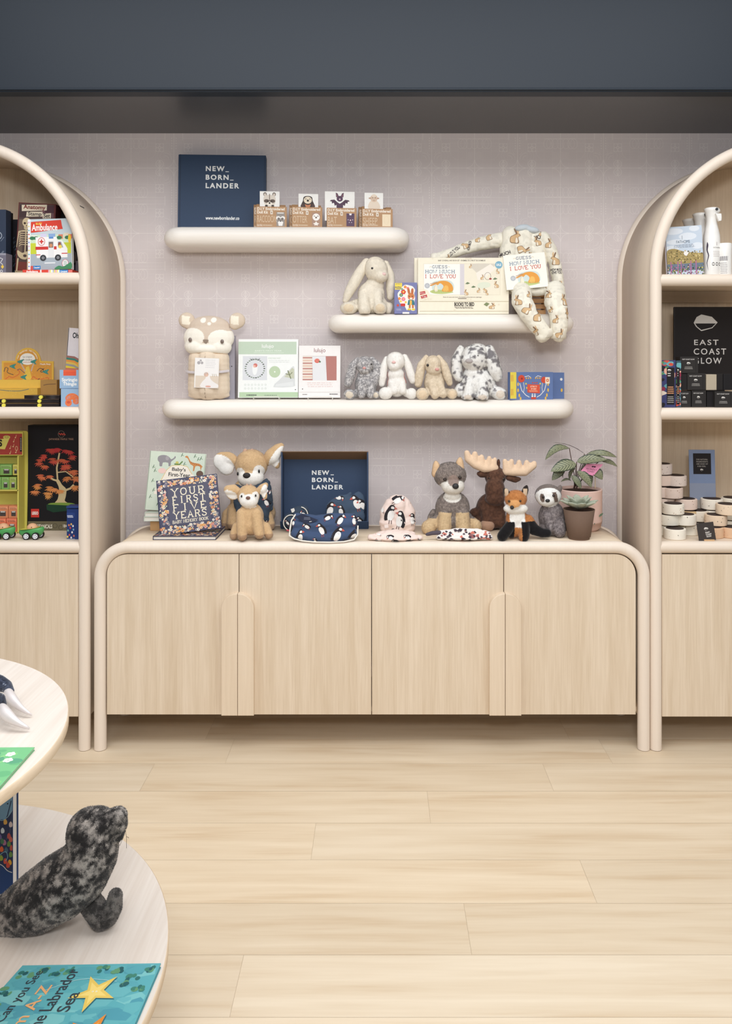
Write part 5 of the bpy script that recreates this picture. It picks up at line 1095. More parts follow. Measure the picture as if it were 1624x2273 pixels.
# wooden whale ring
te = thing('teething_ring', 'small light wooden whale-shaped teething ring tied to the rolled navy cloth', 'toy', (X(v.x(340), ys(1190)), ys(1186) - .02, ZSB + (1148 - 1140) * S(ys(1190)) + .03)); kk = S(ys(1190)) / v.k; wd = WOOD((222, 184, 138), (206, 166, 120), 'x', sc=2)
def wpt(x, y): return ((x - 340) * kk, (800 - y) * kk)
MB().prism([wpt(*q) for q in smooth_closed([(290, 800), (296, 770), (330, 735), (372, 730), (398, 755), (404, 800), (428, 806), (440, 790), (436, 824), (410, 834), (360, 830), (352, 806), (376, 796), (376, 766), (352, 760), (332, 790), (318, 806)], 3)], 0, .008, wd, .001).build('whale', te)
MB().tube([( (295 - 340) * kk + .022 * math.cos(a) , .004, (800 - 770) * kk + .016 * math.sin(a)) for a in np.linspace(0, 6.28, 24)], .004, M((226, 220, 210), .9), 8, closed=True).build('cloth_loop', te)
clo, ob = cloth_item('puffin_cloth', 'navy puffin-print cloth with white edging draped in front of the open box', 'cloth', 1085, ys(1199) , 530,
    [('cap', (250, 1010, 60), 44, (400, 1040, 70), 46, (560, 1050, 75), 46, (700, 1040, 70), 44, (830, 1010, 50), 42), ('cap', (250, 920, 20), 42, (400, 930, 30), 46, (560, 930, 30), 46, (700, 920, 30), 46, (830, 910, 20), 44), ('cap', (260, 850, -30), 36, (450, 880, -25), 44, (620, 860, -25), 44, (830, 860, -30), 40), (540, 980, 40, 330, 90, 34), (550, 900, 0, 320, 70, 34)], NVC,
    [(300, 1030, 120, 1, 0), (520, 960, 120, -1, 20), (670, 1010, 150, 1, -20), (830, 1030, 150, 1, -20), (460, 1075, 70, -1, 0), (700, 870, 110, 1, -30), (845, 880, 90, -1, 0), (370, 930, 80, -1, 50), (580, 850, 90, 1, -60), (230, 900, 60, 1, 0)], wr=.0015)
MB().tube([clo.P(*q) for q in ((250, 830, -10), (215, 880, 30), (203, 960, 55), (197, 1025, 75), (250, 1052, 95), (330, 1070, 104), (450, 1081, 112), (600, 1083, 112), (740, 1078, 106), (840, 1060, 90), (874, 1015, 70), (876, 930, 45))], .0032, M((236, 230, 220), .85), 8).build('white_edging', clo.root)
tg = MB(); kk = S(ys(1190)) / v.k; pts = [((x - 360) * kk, (870 - y) * kk) for x, y in ((258, 838), (325, 810), (482, 872), (368, 920))]
tg.prism(pts, 0, .0012, M((46, 52, 74), .6)); o = tg.build('price_tag', None, (clo.P(360, 870, 80).x + clo.root.location.x, clo.root.location.y - .026, ZSB + clo.P(360, 870).z), label='dark navy paper tag lying on the draped puffin cloth', category='tag')
pr = MB(); pp = PR(pr, (0, 0, 482 - 258, 110), -102 * kk, (870 - 920) * kk, 224 * kk, 110 * kk, 0)
pp.lines(80, 36, 150, 64, 3, (150, 156, 176), 2, .3); pp.rect(136, 74, 146, 80, WHITE); pp.rect(149, 72, 157, 78, WHITE); pr.build('print', o)
# pink puffin hat and folded cloths
PK = (238, 216, 206)
ht, ob = cloth_item('baby_hat', 'pale pink puffin-print baby hat standing upright in the middle of the sideboard', 'hat', 985, ys(1180), 1270,
    [('cap', (1180, 930, 0), 88, (1180, 800, 0), 88, (1210, 720, 0), 74), ('cap', (1370, 930, 0), 84, (1370, 800, 0), 84, (1340, 720, 0), 74), ('cap', (1275, 930, 20), 95, (1275, 720, 20), 95), (1275, 690, 0, 110, 76, 70), (1270, 890, 20, 190, 60, 92)], PK,
    [(1195, 790, 165, 1, -8), (1300, 850, 165, -1, -12), (1275, 650, 120, 1, -60), (1425, 850, 110, -1, 0), (1105, 750, 90, 1, 30), (1220, 972, 70, 1, 0), (1175, 640, 40, 1, 60), (1400, 672, 46, 1, 0)], wr=.002, pink=True, smooth=8)
MB().box(-.008, 0, 0, .008, .001, .014, M((240, 226, 220), .8)).build('care_label', ht.root, ht.P(1162, 925, 118), (0, R_(-8), 0))
pf, ob = cloth_item('folded_cloth', 'folded pale pink puffin-print cloth lying before the pink hat', 'cloth', 1088, ys(1199.5), 1250,
    [('cap', (1000, 1050, 10), 34, (1150, 1045, 20), 40, (1350, 1045, 20), 40, (1500, 1060, 0), 28), (1250, 1060, 10, 270, 30, 90), (1250, 1030, -40, 210, 42, 80)], PK, [(1080, 1010, 60, -1, 60), (1200, 1040, 70, -1, 70), (1250, 1080, 70, -1, 60), (1370, 1040, 70, -1, 60), (1380, 1085, 60, -1, 80), (1080, 1080, 60, 1, 80), (1490, 1070, 40, 1, 80)], wr=.003, pink=True)
v = V(900, 980, 5.075)
wf_, ob = cloth_item('folded_cloth', 'folded white cloth printed with dark and reddish shapes, lying before the wolf', 'cloth', 1122, ys(1199.5), 660,
    [('cap', (370, 1085, 10), 32, (560, 1080, 25), 38, (780, 1080, 25), 38, (960, 1085, 5), 30), ('cap', (400, 1050, -20), 40, (560, 1030, -10), 46, (780, 1030, -10), 46, (930, 1055, -20), 36), (660, 1080, 10, 320, 34, 100)], (238, 230, 224), [], wr=.0025)
r = random.Random(2); sh = []
for i in range(64):
    x, y = r.uniform(345, 975), r.uniform(1000, 1118); q = wf_.P(x, y); a = r.uniform(0, 3); L = r.uniform(12, 34) * wf_.s
    sh.append((r.choice([(74, 62, 70), (150, 96, 96), (96, 84, 92), (206, 120, 104), (60, 52, 60)]), [(q.x + L * math.cos(a + k) * (1 if k % 2 else .45), q.z + L * .5 * math.sin(a + k)) for k in range(6)]))
decal(ob, sh)
bl_ = [('cap', (240, 1055, 0), 20, (300, 1040, 0), 26, (380, 1035, 0), 26)]
o2 = wf_.body('corner_flap', bl_, flat((88, 80, 88)), fur=0, count=0, mat=PUF, smooth=4)

# wolf, moose, fox, sloth
def cream(c): return flat(c)
w = Plush('plush_wolf', 'grey wolf soft toy with a white ruffled muzzle and tan paws', 'soft toy', v, 510, 1020, ys(1183), ZSB)
def wolfc(x, y, d, n):
    t = vnoise(np.c_[x, y, d] / 11, 3)[:, None] * .7 + vnoise(np.c_[x, y, d] / 28, 9)[:, None] * .3
    c = np.array([96., 86, 82]) * (1 - t) + np.array([176., 162, 152]) * t
    mz = ((((x - 530) / 165) ** 2 + ((y - 500) / 95) ** 2 < 1) & (y > 400 - 10) | (((x - 520) / 100) ** 2 + ((y - 600) / 62) ** 2 < 1)) & (d > 20); c[mz] = (240, 236, 228)
    nb = (((x - 525) / 62) ** 2 + ((y - 410) / 62) ** 2 < 1) & (d > 70); c[nb] = (158, 138, 128)
    pw = (y > 770) & (((x > 345) & (x < 505)) | ((x > 555) & (x < 735))) & (d > 45) | (((x < 345) | (x > 715)) & (y > 850) & (d > -20)); c[pw] = (214, 186, 146)
    return c
w.body('body', [(500, 370, 0, 185, 150, 140), (525, 480, 70, 130, 95, 110), (520, 590, 50, 90, 60, 60), (530, 740, -30, 195, 190, 150), (530, 870, -40, 230, 130, 160), ('cap', (440, 820, 60), 78, (430, 930, 90), 80, (430, 980, 110), 66), ('cap', (635, 800, 60), 78, (640, 930, 90), 80, (650, 970, 110), 66), ('cap', (320, 900, 0), 66, (255, 950, 50), 84), ('cap', (740, 900, 0), 66, (785, 930, 50), 68)], wolfc, fur=.008, count=20000, seed=3)
for ex, sgn in ((340, -1), (612, 1)):
    w.body('ear', [('cap', (ex, 350 if sgn < 0 else 300, 0), 52, (ex - 5 * sgn, 270 if sgn < 0 else 230, 5), 46, (ex, 225 if sgn < 0 else 185, 8), 24)], pick(flat((128, 112, 102)), (lambda x, y, d, ex=ex: (d > 8) & (abs(x - ex) < 46), flat((224, 190, 152)))), fur=.004, count=2500, floor_=False)
w.body('tail', [('cap', (320, 800, -60), 40, (280, 860, -40), 36)], wolfc, fur=.007, count=1500)
for x, y in ((432, 400), (598, 378)): w.bead('eye', x, y, 132, 19, (40, 28, 22))
w.bead('nose', 545, 466, 186, 36, (36, 34, 36), .6, sq=(1, .9, .7))
m_ = Plush('plush_moose', 'dark brown moose soft toy with wide cream antlers', 'soft toy', v, 950, 1020, ys(1174), ZSB)
BRN = mottle((82, 56, 44), (104, 72, 56), 18, 3, 3)
m_.body('body', [(1010, 430, 0, 120, 110, 110), (995, 570, 70, 112, 150, 100), (995, 660, 80, 112, 85, 95), (960, 800, -30, 165, 180, 140), (960, 920, -40, 190, 110, 150), ('cap', (900, 800, 40), 66, (910, 930, 70), 66), ('cap', (1060, 820, 30), 60, (1060, 940, 50), 60), (1045, 280, 0, 22, 50, 22), (790, 840, -30, 70, 50, 60)], BRN, fur=.006, count=14000, seed=4)
m_.body('hoof', [(905, 965, 90, 84, 70, 66)], flat((176, 140, 116)), fur=.004, count=1500)
m_.body('ear', [('cap', (930, 410, 20), 30, (850, 400, 25), 40, (815, 395, 25), 22)], BRN, fur=.004, count=1500, floor_=False)
m_.body('ear', [('cap', (1150, 440, 20), 32, (1230, 460, 25), 38, (1280, 455, 25), 20)], BRN, fur=.004, count=1500, floor_=False)
AN = flat((232, 202, 172))
m_.body('antler', [('cap', (1000, 330, 30), 44, (880, 330, 40), 52, (780, 290, 40), 50, (700, 230, 40), 44, (685, 160, 40), 34), ('cap', (770, 290, 40), 44, (775, 170, 40), 32), ('cap', (850, 310, 40), 44, (850, 205, 40), 30), ('cap', (920, 320, 40), 40, (935, 215, 42), 26), ('cap', (985, 320, 40), 38, (1000, 230, 42), 24), (760, 240, 40, 80, 60, 24), (880, 300, 40, 110, 50, 26)], AN, fur=.0015, count=1500, floor_=False, smooth=5)
m_.body('antler', [('cap', (1120, 370, 30), 44, (1210, 370, 40), 52, (1330, 370, 40), 52, (1430, 300, 40), 42, (1440, 275, 40), 30), ('cap', (1130, 370, 40), 44, (1110, 250, 40), 28), ('cap', (1170, 340, 40), 38, (1185, 250, 42), 28), ('cap', (1260, 350, 40), 44, (1270, 260, 40), 28), ('cap', (1350, 350, 40), 44, (1355, 265, 40), 30), (1250, 340, 40, 110, 50, 26)], AN, fur=.0015, count=1500, floor_=False, smooth=5)
for x, y in ((935, 440), (1092, 450)): m_.bead('eye', x, y, 72, 14)
f_ = Plush('plush_fox', 'orange fox soft toy with white chest, black legs and tail tip', 'soft toy', v, 1260, 1105, ys(1197), ZSB)
def foxc(x, y, d, n):
    t = vnoise(np.c_[x, y, d] / 14, 3)[:, None]; c = np.array([176., 112, 62]) * (1 - t) + np.array([200., 136, 82]) * t
    wz = ((((x - 1235) / 150) ** 2 + ((y - 755) / 68) ** 2 < 1) & (y > 705)) & (d > 10) | ((x > 1165) & (x < 1335) & (y > 800) & (y < 960) & (d > 20)); c[wz] = (240, 236, 230)
    sn = (((x - 1205) / 70) ** 2 + ((y - 685) / 42) ** 2 < 1) & (d > 60); c[sn] = (220, 164, 106)
    bk = (y > 895) & (d > 15) & ((x < 1215) | (x > 1290)) | (x > 1480) & (y > 960) | (y > 920) & (x < 1130); c[bk] = (26, 24, 26)
    return c
f_.body('body', [(1240, 650, 0, 128, 100, 95), (1215, 705, 60, 75, 55, 70), (1235, 755, 25, 140, 62, 75), (1250, 880, -20, 120, 150, 95), (1270, 980, -30, 150, 100, 110), ('cap', (1180, 930, 40), 58, (1110, 1010, 80), 64, (1070, 1050, 100), 56), ('cap', (1330, 930, 40), 58, (1320, 1030, 80), 64, (1310, 1060, 100), 56), ('cap', (1380, 900, -20), 70, (1440, 990, 0), 66, (1530, 1030, 20), 50, (1590, 1030, 30), 46), (1190, 1040, 0, 60, 50, 60)], foxc, fur=.006, count=15000, seed=5)
for bl, ix in (([('cap', (1150, 600, 0), 40, (1125, 560, 5), 34, (1108, 535, 6), 16)], 1132), ([('cap', (1335, 590, 0), 42, (1350, 540, 5), 36, (1362, 505, 6), 16)], 1340)):
    f_.body('ear', bl, pick(flat((40, 32, 30)), (lambda x, y, d, ix=ix: (d > 6) & (abs(x - ix) < 22) & (y > 530), flat((206, 180, 152)))), fur=.003, count=900, floor_=False)
for x, y in ((1150, 662), (1275, 660)): f_.bead('eye', x, y, 88, 14, (60, 40, 24))
f_.bead('nose', 1177, 725, 128, 22, (32, 28, 28), .6)
v = V(1080, 960, 5.075)
sl = Plush('plush_sloth', 'small grey sloth soft toy with a white masked face', 'soft toy', v, 730, 1160, ys(1190), ZSB)
def slc(x, y, d, n):
    t = vnoise(np.c_[x, y, d] / 9, 3)[:, None] * .6 + vnoise(np.c_[x, y, d] / 20, 5)[:, None] * .4
    c = np.array([74., 66, 68]) * (1 - t) + np.array([184., 174, 172]) * t
    hd_ = (y < 640) ; c[hd_] = (128, 116, 110)
    wf = (((x - 685) / 145) ** 2 + ((y - 712) / 108) ** 2 < 1) & (d > 10) & (y > 600); c[wf] = (242, 240, 236)
    bk = ((((x - 605) / 24) ** 2 + ((y - 712) / 48) ** 2 < 1) | ((np.abs((x - 752) - (y - 710) * .25) < 24) & (np.abs(y - 705) < 56))) & (d > 40); c[bk] = (112, 94, 84)
    return c
sl.body('body', [(690, 700, 0, 150, 125, 125), (660, 745, 50, 100, 72, 90), (735, 950, -20, 150, 180, 120), (750, 1060, -20, 160, 100, 120), ('cap', (800, 1000, 60), 66, (800, 1090, 90), 68), ('cap', (670, 930, 60), 50, (700, 1050, 90), 50), (825, 620, 0, 26, 40, 20)], slc, fur=.006, count=14000, seed=6)
for x, y in ((612, 700), (727, 685)): sl.bead('eye', x, y, 122, 16, (40, 26, 24))
sl.bead('nose', 656, 738, 142, 24, (26, 24, 26), .5, sq=(1.1, .8, .6))

# plants
Yp = ys(1176) ; s = S(Yp); cxp = X(1290, Yp); PINK = M((222, 190, 178), .55); SOIL = M((66, 46, 36), .95, noise=.4, nscale=200)
pl = thing('potted_calathea', 'leafy calathea with cream-striped dark green leaves in a pink ceramic pot', 'potted plant', (cxp, Yp + .02, ZSB)); R1 = 47.5 * s; hp = (1180 - 1090) * s
prof = [(R1 * .78, 0), (R1 * .93, .012), (R1 * .985, .035)]
for i in range(18): z = .035 + (hp - .05) * i / 18; prof += [(R1 * .99 + .0006 * (i % 2), z)]
prof += [(R1, hp - .004), (R1, hp), (R1 - .006, hp), (R1 - .006, hp - .02)]
MB().lathe(prof, (0, 0, 0), PINK, 48, caps=False).build('pot', pl); MB().lathe([(R1 - .006, hp - .012), (.001, hp - .008)], (0, 0, 0), SOIL, 32, caps=False).build('soil', pl)
p_ = MB(); zz = hp * .45; pts3 = []
for bx, bz, an in ((1322, 1146, 40), (1312, 1160, 190), (1298, 1150, 130)):
    mb = p_; x = (bx - 1290) * s; z = (1180 - bz) * s; y = -math.sqrt(max(1e-6, (R1 + .0012) ** 2 - min(x * x, R1 * R1 * .98))); mb.add([(x + dx_, y, z + dz_) for dx_, dz_ in smooth_closed([(0, 0), (.012 * math.cos(R_(an) + .4), .012 * math.sin(R_(an) + .4)), (.024 * math.cos(R_(an)), .024 * math.sin(R_(an))), (.012 * math.cos(R_(an) - .4), .012 * math.sin(R_(an) - .4))], 3)], [tuple(range(12))], M((96, 116, 92), .6))
p_.build('painted_leaf', pl)
def leafmat():
    m, t, b = nt('striped_leaf'); NX.t = t
    uv = t.nodes.new('ShaderNodeUVMap'); uv.uv_map = 'UV'; sp = t.nodes.new('ShaderNodeSeparateXYZ'); t.links.new(uv.outputs[0], sp.inputs[0])
    u = NX(sp.outputs['X']); w_ = NX(sp.outputs['Y']); a = nabs(w_ - .5)
    st = gt(NX.op('PINGPONG', u * 8.0 - a * 5.0, .5), .15) * lt(a, .40) * gt(a, .03); mid = lt(a, .016)
    g = t.nodes.new('ShaderNodeNewGeometry'); f = nmax(st, mid) * (1.0 - NX(g.outputs['Backfacing']))
    mx = t.nodes.new('ShaderNodeMix'); mx.data_type = 'RGBA'; t.links.new(f.o, mx.inputs['Factor']); mx.inputs['A'].default_value = (*lin((56, 66, 48)), 1); mx.inputs['B'].default_value = (*lin((148, 151, 120)), 1)
    m2 = t.nodes.new('ShaderNodeMix'); m2.data_type = 'RGBA'; t.links.new(g.outputs['Backfacing'], m2.inputs['Factor']); t.links.new(mx.outputs['Result'], m2.inputs['A']); m2.inputs['B'].default_value = (*lin((84, 52, 56)), 1)
    t.links.new(m2.outputs['Result'], b.inputs['Base Color']); b.inputs['Roughness'].default_value = .45; return m
LM = leafmat()
def leaf(base, tip, wid, droop, parent, mat=LM, twist=0.0, up=Vector((0, -.35, 1)), name='leaf', n=12, cup=.12):
    B = Vector(base); T = Vector(tip); ax = T - B; L = ax.length; ax.normalize(); side = ax.cross(up).normalized(); side = Matrix.Rotation(twist, 3, ax) @ side; nor = side.cross(ax).normalized()
    if nor.dot(up) < 0: nor = -nor; side = -side
    vs = []; uvs = []; m_ = 7
    for i in range(n + 1):
        t = i / n; w_ = wid * max(.03, math.sin(math.pi * t ** .8) ** .75); c = B + (T - B) * t + nor * (droop * math.sin(math.pi * t))
        for k in range(m_): q = k / (m_ - 1) - .5; vs.append(c + side * (q * 2 * w_ / 2) + nor * (cup * w_ * (4 * q * q)) + nor * .0012 * math.sin(t * 30) * abs(q)); uvs.append((t, q + .5))
    fs = [(i * m_ + k, i * m_ + k + 1, (i + 1) * m_ + k + 1, (i + 1) * m_ + k) for i in range(n) for k in range(m_ - 1)]
    me = bpy.data.meshes.new(name); me.from_pydata([tuple(q) for q in vs], [], fs); uvl = me.uv_layers.new(name='UV')
    for lp in me.loops: uvl.data[lp.index].uv = uvs[lp.vertex_index]
    me.materials.append(mat); me.polygons.foreach_set('use_smooth', [True] * len(me.polygons)); me.update()
    if sum(p.normal.dot(nor) for p in me.polygons) < 0: me.flip_normals()
    return link(name, me, parent)
v = V(1080, 960, 5.075); kp = s / v.k
def pp3(x, y, d=0): return Vector(((v.x(x) - 1290) * s, -d * kp - .02 * 0, (1180 - v.y(y)) * s))
crown = pp3(1010, 640, 0)
LV = [((1000, 370, 80), (705, 450, 120), 150, .012, 0), ((1010, 350, 60), (1340, 320, 110), 120, .012, 0), ((940, 200, 0), (660, 330, 40), 110, .03, .3), ((1120, 270, -30), (760, 140, -10), 44, .012, .9), ((1140, 260, 30), (1465, 300, 50), 70, .025, .2), ((1290, 340, 0), (1480, 410, 20), 60, .012, 0), ((1010, 450, 90), (1160, 630, 130), 120, .01, -.2), ((950, 500, 80), (1045, 645, 120), 80, .008, 0), ((880, 430, 20), (735, 560, 50), 100, .012, 0), ((940, 430, -20), (870, 540, 0), 90, .01, 1.2), ((1190, 450, 20), (1300, 550, 60), 120, .012, 0), ((1120, 380, -20), (1190, 600, 30), 100, .01, .5), ((960, 570, 30), (830, 575, 60), 44, .01, .4), ((1000, 420, 40), (930, 560, 60), 60, .01, .8)]
for (b_, t_2, wd_, dr, tw_) in LV: leaf(pp3(*b_), pp3(*t_2), wd_ * kp * 1.05, dr, pl, twist=tw_, up=Vector((0, -.9, .75)))
for b_, _, _, _, _ in LV[:8] + LV[10:12]: e = pp3(*b_); MB().tube([crown + Vector((random.uniform(-.012, .012), 0, -.01)), (crown + e) / 2 + Vector((0, 0, .01)), e], .0018, M((88, 66, 58), .6), 7).build('stem', pl)
MB().box(-.0012, 0, 0, .0012, .0024, .05, WOOD((222, 196, 150), (206, 180, 134), 'z')).build('marker_stick', pl, (pp3(1228, 660).x, -.01, pp3(0, 655).z))
tg = MB(); tg.prism([(q.x, q.z) for q in (pp3(1042, 458), pp3(1190, 505), pp3(1300, 375), pp3(1120, 368))], 0, .0015, M((232, 150, 184), .5), 0)
q_ = PR(tg, (1042, 368, 1300, 505), pp3(1042, 0).x, pp3(0, 505).z, 258 * kp, 137 * kp, 0); q_.A = Matrix(((1, -.35, 0, 1170), (.12, 1, 0, 440), (0, 0, 1, 0), (0, 0, 0, 1)))
q_.text('FRONDLY', -62, -18, 56, 2, (60, 34, 48)); q_.text('TOMEY', -44, 8, 40, 26, (60, 34, 48)); q_.circ(0, -40, 12, (60, 34, 48), 8); q_.circ(22, -40, 12, (60, 34, 48), 8)
tg.build('plant_tag', pl, (0, -.034, 0), label='pink plant tag', )
Ys = ys(1199); s = S(Ys); su = thing('potted_succulent', 'small pale green succulent in a matte brown tapered pot', 'potted plant', (X(1288.5, Ys), Ys + .03, ZSB)); s = S(Ys + .03)
BP = M((112, 90, 76), .8); hs = (1200 - 1134) * s
mb = MB()
prof = [(.0235 * 1, 0), (.0245, .008), (.0262, .012), (.0262 + .0, .016)]; rb, rt = 24.5 * s, 34.5 * s
MB().lathe([(rb * .93, 0), (rb * .95, .008), (rb * 1.03, .0105), (rt, hs), (rt - .0025, hs), (rt - .004, hs - .01)], (0, 0, 0), BP, 40, caps=False).build('pot', su)
MB().lathe([(rt - .003, hs - .006), (.001, hs - .004)], (0, 0, 0), SOIL, 24, caps=False).build('soil', su)
SG = M((172, 178, 160), .6, noise=.12, nscale=40)
for ring_, n_, R_s, el_, L_, wd_ in ((0, 8, .03, 20, .078, .044), (1, 6, .018, 42, .062, .042), (2, 4, .008, 66, .042, .028)):
    for k in range(n_):
        a = 2 * math.pi * (k + .5 * ring_) / n_; b_ = Vector((math.cos(a) * .006, math.sin(a) * .006, hs + .004 * ring_)); e = b_ + Vector((math.cos(a) * math.cos(R_(el_)), math.sin(a) * math.cos(R_(el_)), math.sin(R_(el_)) + .12)) * L_
        o = leaf(b_, e, wd_, -.003, su, SG, n=8, up=Vector((0, 0, 1)), cup=.25); md = o.modifiers.new('thick', 'SOLIDIFY'); md.thickness = .0035; md.offset = 0

# ================================================================== left arched unit
YC = YF + .02      # just behind the front edge of the unit shelves
def b3(name, label, cat, R, Y, d, zb, col, design=None, **k): return carton(name, label, cat, R, Y, d, zb, col, design, **k)
# top shelf
b3('activity_box', 'dark blue-grey box streaked with white at the far left of the top shelf', 'box', (-70, 465, 13, 605), YC + .12, .05, ZA, (52, 62, 82),
   lambda p: [p.line([(x, y), (x + 7, y - 9)], .8, (150, 160, 176)) for x, y in [(random.uniform(-60, 3), random.uniform(478, 600)) for _ in range(46)]] and p.ring(-8, 520, 12, 1.6, (170, 178, 190), 9))
b3('activity_box', 'slim black box standing just behind the streaked box on the top shelf', 'box', (-60, 469, 18, 605), YC + .17, .05, ZA, (34, 32, 36), lambda p: p.rect(13.5, 471, 15.5, 603, (196, 196, 192)))
b3('small_tin', 'small grey-lilac box at the very left edge of the top shelf', 'box', (-40, 562, 13, 604.5), YC + .01, .06, ZA, (112, 108, 122), lambda p: (p.rect(-40, 562, 13, 566, (150, 148, 160)), p.line([(0, 572), (6, 574), (1, 582), (6, 586)], 1.2, WHITE), p.poly([(2, 590), (6, 586), (9, 591), (5, 595)], (226, 190, 80)), p.ring(3, 600, 2.5, .8, WHITE)))
b3('black_box', 'black patterned box seen in the gap left of the skeleton box', 'box', (16, 487, 42, 605), YC + .22, .03, ZA, (30, 28, 34), lambda p: (p.circ(22, 505, 3, (120, 112, 100)), [p.line([(x, y), (x + 4, y - 5)], .6, (90, 110, 130)) for x, y in [(random.uniform(18, 34), random.uniform(520, 600)) for _ in range(16)]]))
def anatomy(p):
    B = (84, 66, 62); p.rect(33, 451, 116, 603, (98, 44, 44)); p.rect(35, 453, 112, 601, B)
    for x0, y0, x1, y1, c in ((36, 456, 56, 482, (70, 52, 52)), (58, 486, 80, 600, (66, 56, 54)), (84, 462, 112, 480, (112, 78, 84)), (36, 486, 46, 560, (110, 92, 80)), (36, 575, 60, 601, (120, 60, 52)), (92, 455, 112, 470, (80, 50, 58))): p.rect(x0, y0, x1, y1, c)
    S_ = (206, 186, 150); p.poly([(40, 456), (96, 453), (96, 465), (41, 469)], (222, 208, 184)); p.text('Anatomy', 44, 455, 93, 466.5, (122, 44, 42), .03)
    p.poly([(52, 470), (87, 468), (88, 478), (51, 480)], (222, 208, 184)); p.text('Stamp', 55, 469.5, 85, 479.5, (62, 56, 54), .02); p.poly([(88, 472), (106, 470), (106, 481), (88, 482)], (222, 208, 184)); p.text('Set', 89.5, 471.5, 104, 480.5, (62, 56, 54), .02)
    p.circ(53, 492, 9.5, S_, 10); p.rect(47.5, 499, 58.5, 506, S_)
    for q in (-4, 4): p.circ(53 + q, 494, 2.6, (64, 50, 44), 2.4)
    p.poly([(53, 497), (51.5, 500), (54.5, 500)], (64, 50, 44)); p.rect(48, 502.5, 58, 503.2, (90, 74, 62)); p.rect(51.4, 506, 54, 556, S_)
    for k in range(7): p.line([(53, 511 + k * 4.6), (43 - (k < 5) * 2, 511 + k * 4.6), (39, 515 + k * 4.6)], 1.6, S_); p.line([(53, 511 + k * 4.6), (61, 511 + k * 4.6), (64, 515 + k * 4.6)], 1.6, S_)
    p.line([(36, 512), (53, 508), (66, 511)], 1.8, S_); p.line([(37, 512), (33, 545)], 2.4, S_); p.poly(smooth_closed([(36, 551), (46, 556), (53, 554), (62, 552), (64, 562), (58, 568), (53, 570), (44, 568), (37, 561)], 3), S_); p.circ(53, 562, 4, B, 3)
    p.line([(38, 568), (36, 600)], 3.2, S_); p.line([(60, 568), (61, 600)], 3.2, S_); p.rect(28, 594, 60, 601, (206, 188, 150)); p.lines(34, 595, 60, 600, 2, (110, 70, 60))
b3('stamp_set_box', 'brown anatomy stamp set box with a skeleton', 'box', (33, 451, 116, 603), YC + .11, .10, ZA, (70, 34, 36), anatomy, roll=3)
b3('black_box', 'black box with a grey face print, right of the ambulance book in the shadow', 'box', (110, 456, 178, 604), YC + .17, .05, ZA, (32, 26, 28), lambda p: (p.circ(163, 562, 8, (96, 92, 92), 13), p.circ(162, 564, 4, (140, 120, 100), 8), p.rect(158, 578, 172, 600, (72, 60, 84)), p.rect(168, 570, 178, 602, (150, 144, 156))))
def ambu(p):
    p.rect(62, 485, 160, 597, (196, 208, 214)); p.rect(62, 485, 68, 597, (236, 236, 236))
    for k in range(12): p.circ(64.5, 492 + k * 8.8, 1.6, [(222, 160, 190), (226, 200, 90), (90, 170, 180), (214, 70, 60), (232, 140, 70), (120, 140, 210)][k % 6], n=8)
    p.rect(68, 520, 158, 560, (206, 226, 196)); p.rect(68, 538, 158, 565, (198, 206, 60)); p.rect(68, 562, 158, 597, (168, 178, 186))
    for x, w, h, c in ((70, 12, 9, (236, 232, 226)), (90, 14, 12, (210, 206, 230)), (108, 15, 12, (140, 170, 214)), (130, 10, 10, (220, 130, 100)), (142, 12, 13, (226, 214, 190)), (152, 8, 10, (214, 110, 90))): p.rect(x, 526 - h + 4, x + w, 530, c)
    for x in (72, 80, 132, 150): p.circ(x, 527, 6, (60, 120, 84), 4)
    R_c = (214, 66, 50); p.poly([(69, 491), (136, 488), (138, 500), (140, 508), (69, 515)], R_c); p.text('BUSY', 80, 493, 94, 498, (240, 206, 80), .03); p.text('Ambulance', 71, 496, 128, 511, (246, 244, 240), .02)
    W2 = (240, 238, 236); p.poly([(79, 525), (126, 525), (128, 533), (138, 533), (146, 545), (150, 552), (150, 571), (82, 571)], W2); p.rect(79, 546, 108, 553, (204, 60, 56)); p.rect(120, 546, 126, 553, (204, 60, 56)); p.rect(80, 563, 90, 565, (204, 60, 56)); p.rect(137, 561, 150, 563, (204, 60, 56))
    p.ring(92.5, 535, 7.3, 1.2, (204, 60, 56), 8.6); p.rect(91, 530, 94, 540, (204, 60, 56)); p.rect(88, 533.6, 97, 536.6, (204, 60, 56)); p.rect(108, 536, 119, 549, (150, 160, 176)); p.poly([(129, 536), (136, 536), (141, 549), (129, 549)], (150, 160, 176)); p.circ(113.5, 544, 4, (176, 104, 66), 5); p.circ(132.5, 542, 3.4, (150, 84, 60), 5); p.circ(134, 547, 4, (232, 204, 96))
    p.rect(107.5, 533, 120, 571, (228, 228, 228)); p.rect(108.5, 536, 118.5, 549, (120, 108, 104)); p.circ(113.5, 544, 3.6, (206, 140, 100), 4); p.rect(109, 525, 119, 529, (90, 140, 200))
    for x in (96, 129): p.circ(x, 571, 7, (58, 60, 64)); p.circ(x, 571, 3, (150, 152, 156)); p.circ(x, 571, 1.2, (70, 70, 74))
    p.rect(99, 581, 123, 584, (226, 230, 232)); p.circ(145, 584, 7, (236, 232, 232), 8.5); p.ring(145, 584, 7, .8, (190, 70, 76), 8.5); p.lines(141, 579, 149, 589, 3, (120, 170, 150)); p.rect(68, 588, 74, 596, (206, 90, 80)); p.rect(74, 588, 90, 596, (50, 128, 196)); p.text('Campbell', 75.5, 590, 88, 594.5, W2, .03)
    p.poly(smooth_closed([(122, 597), (130, 589), (140, 591), (150, 586), (158, 582), (158, 597)], 3), (70, 140, 96)); p.circ(155, 530, 3.4, (236, 200, 60), 10)
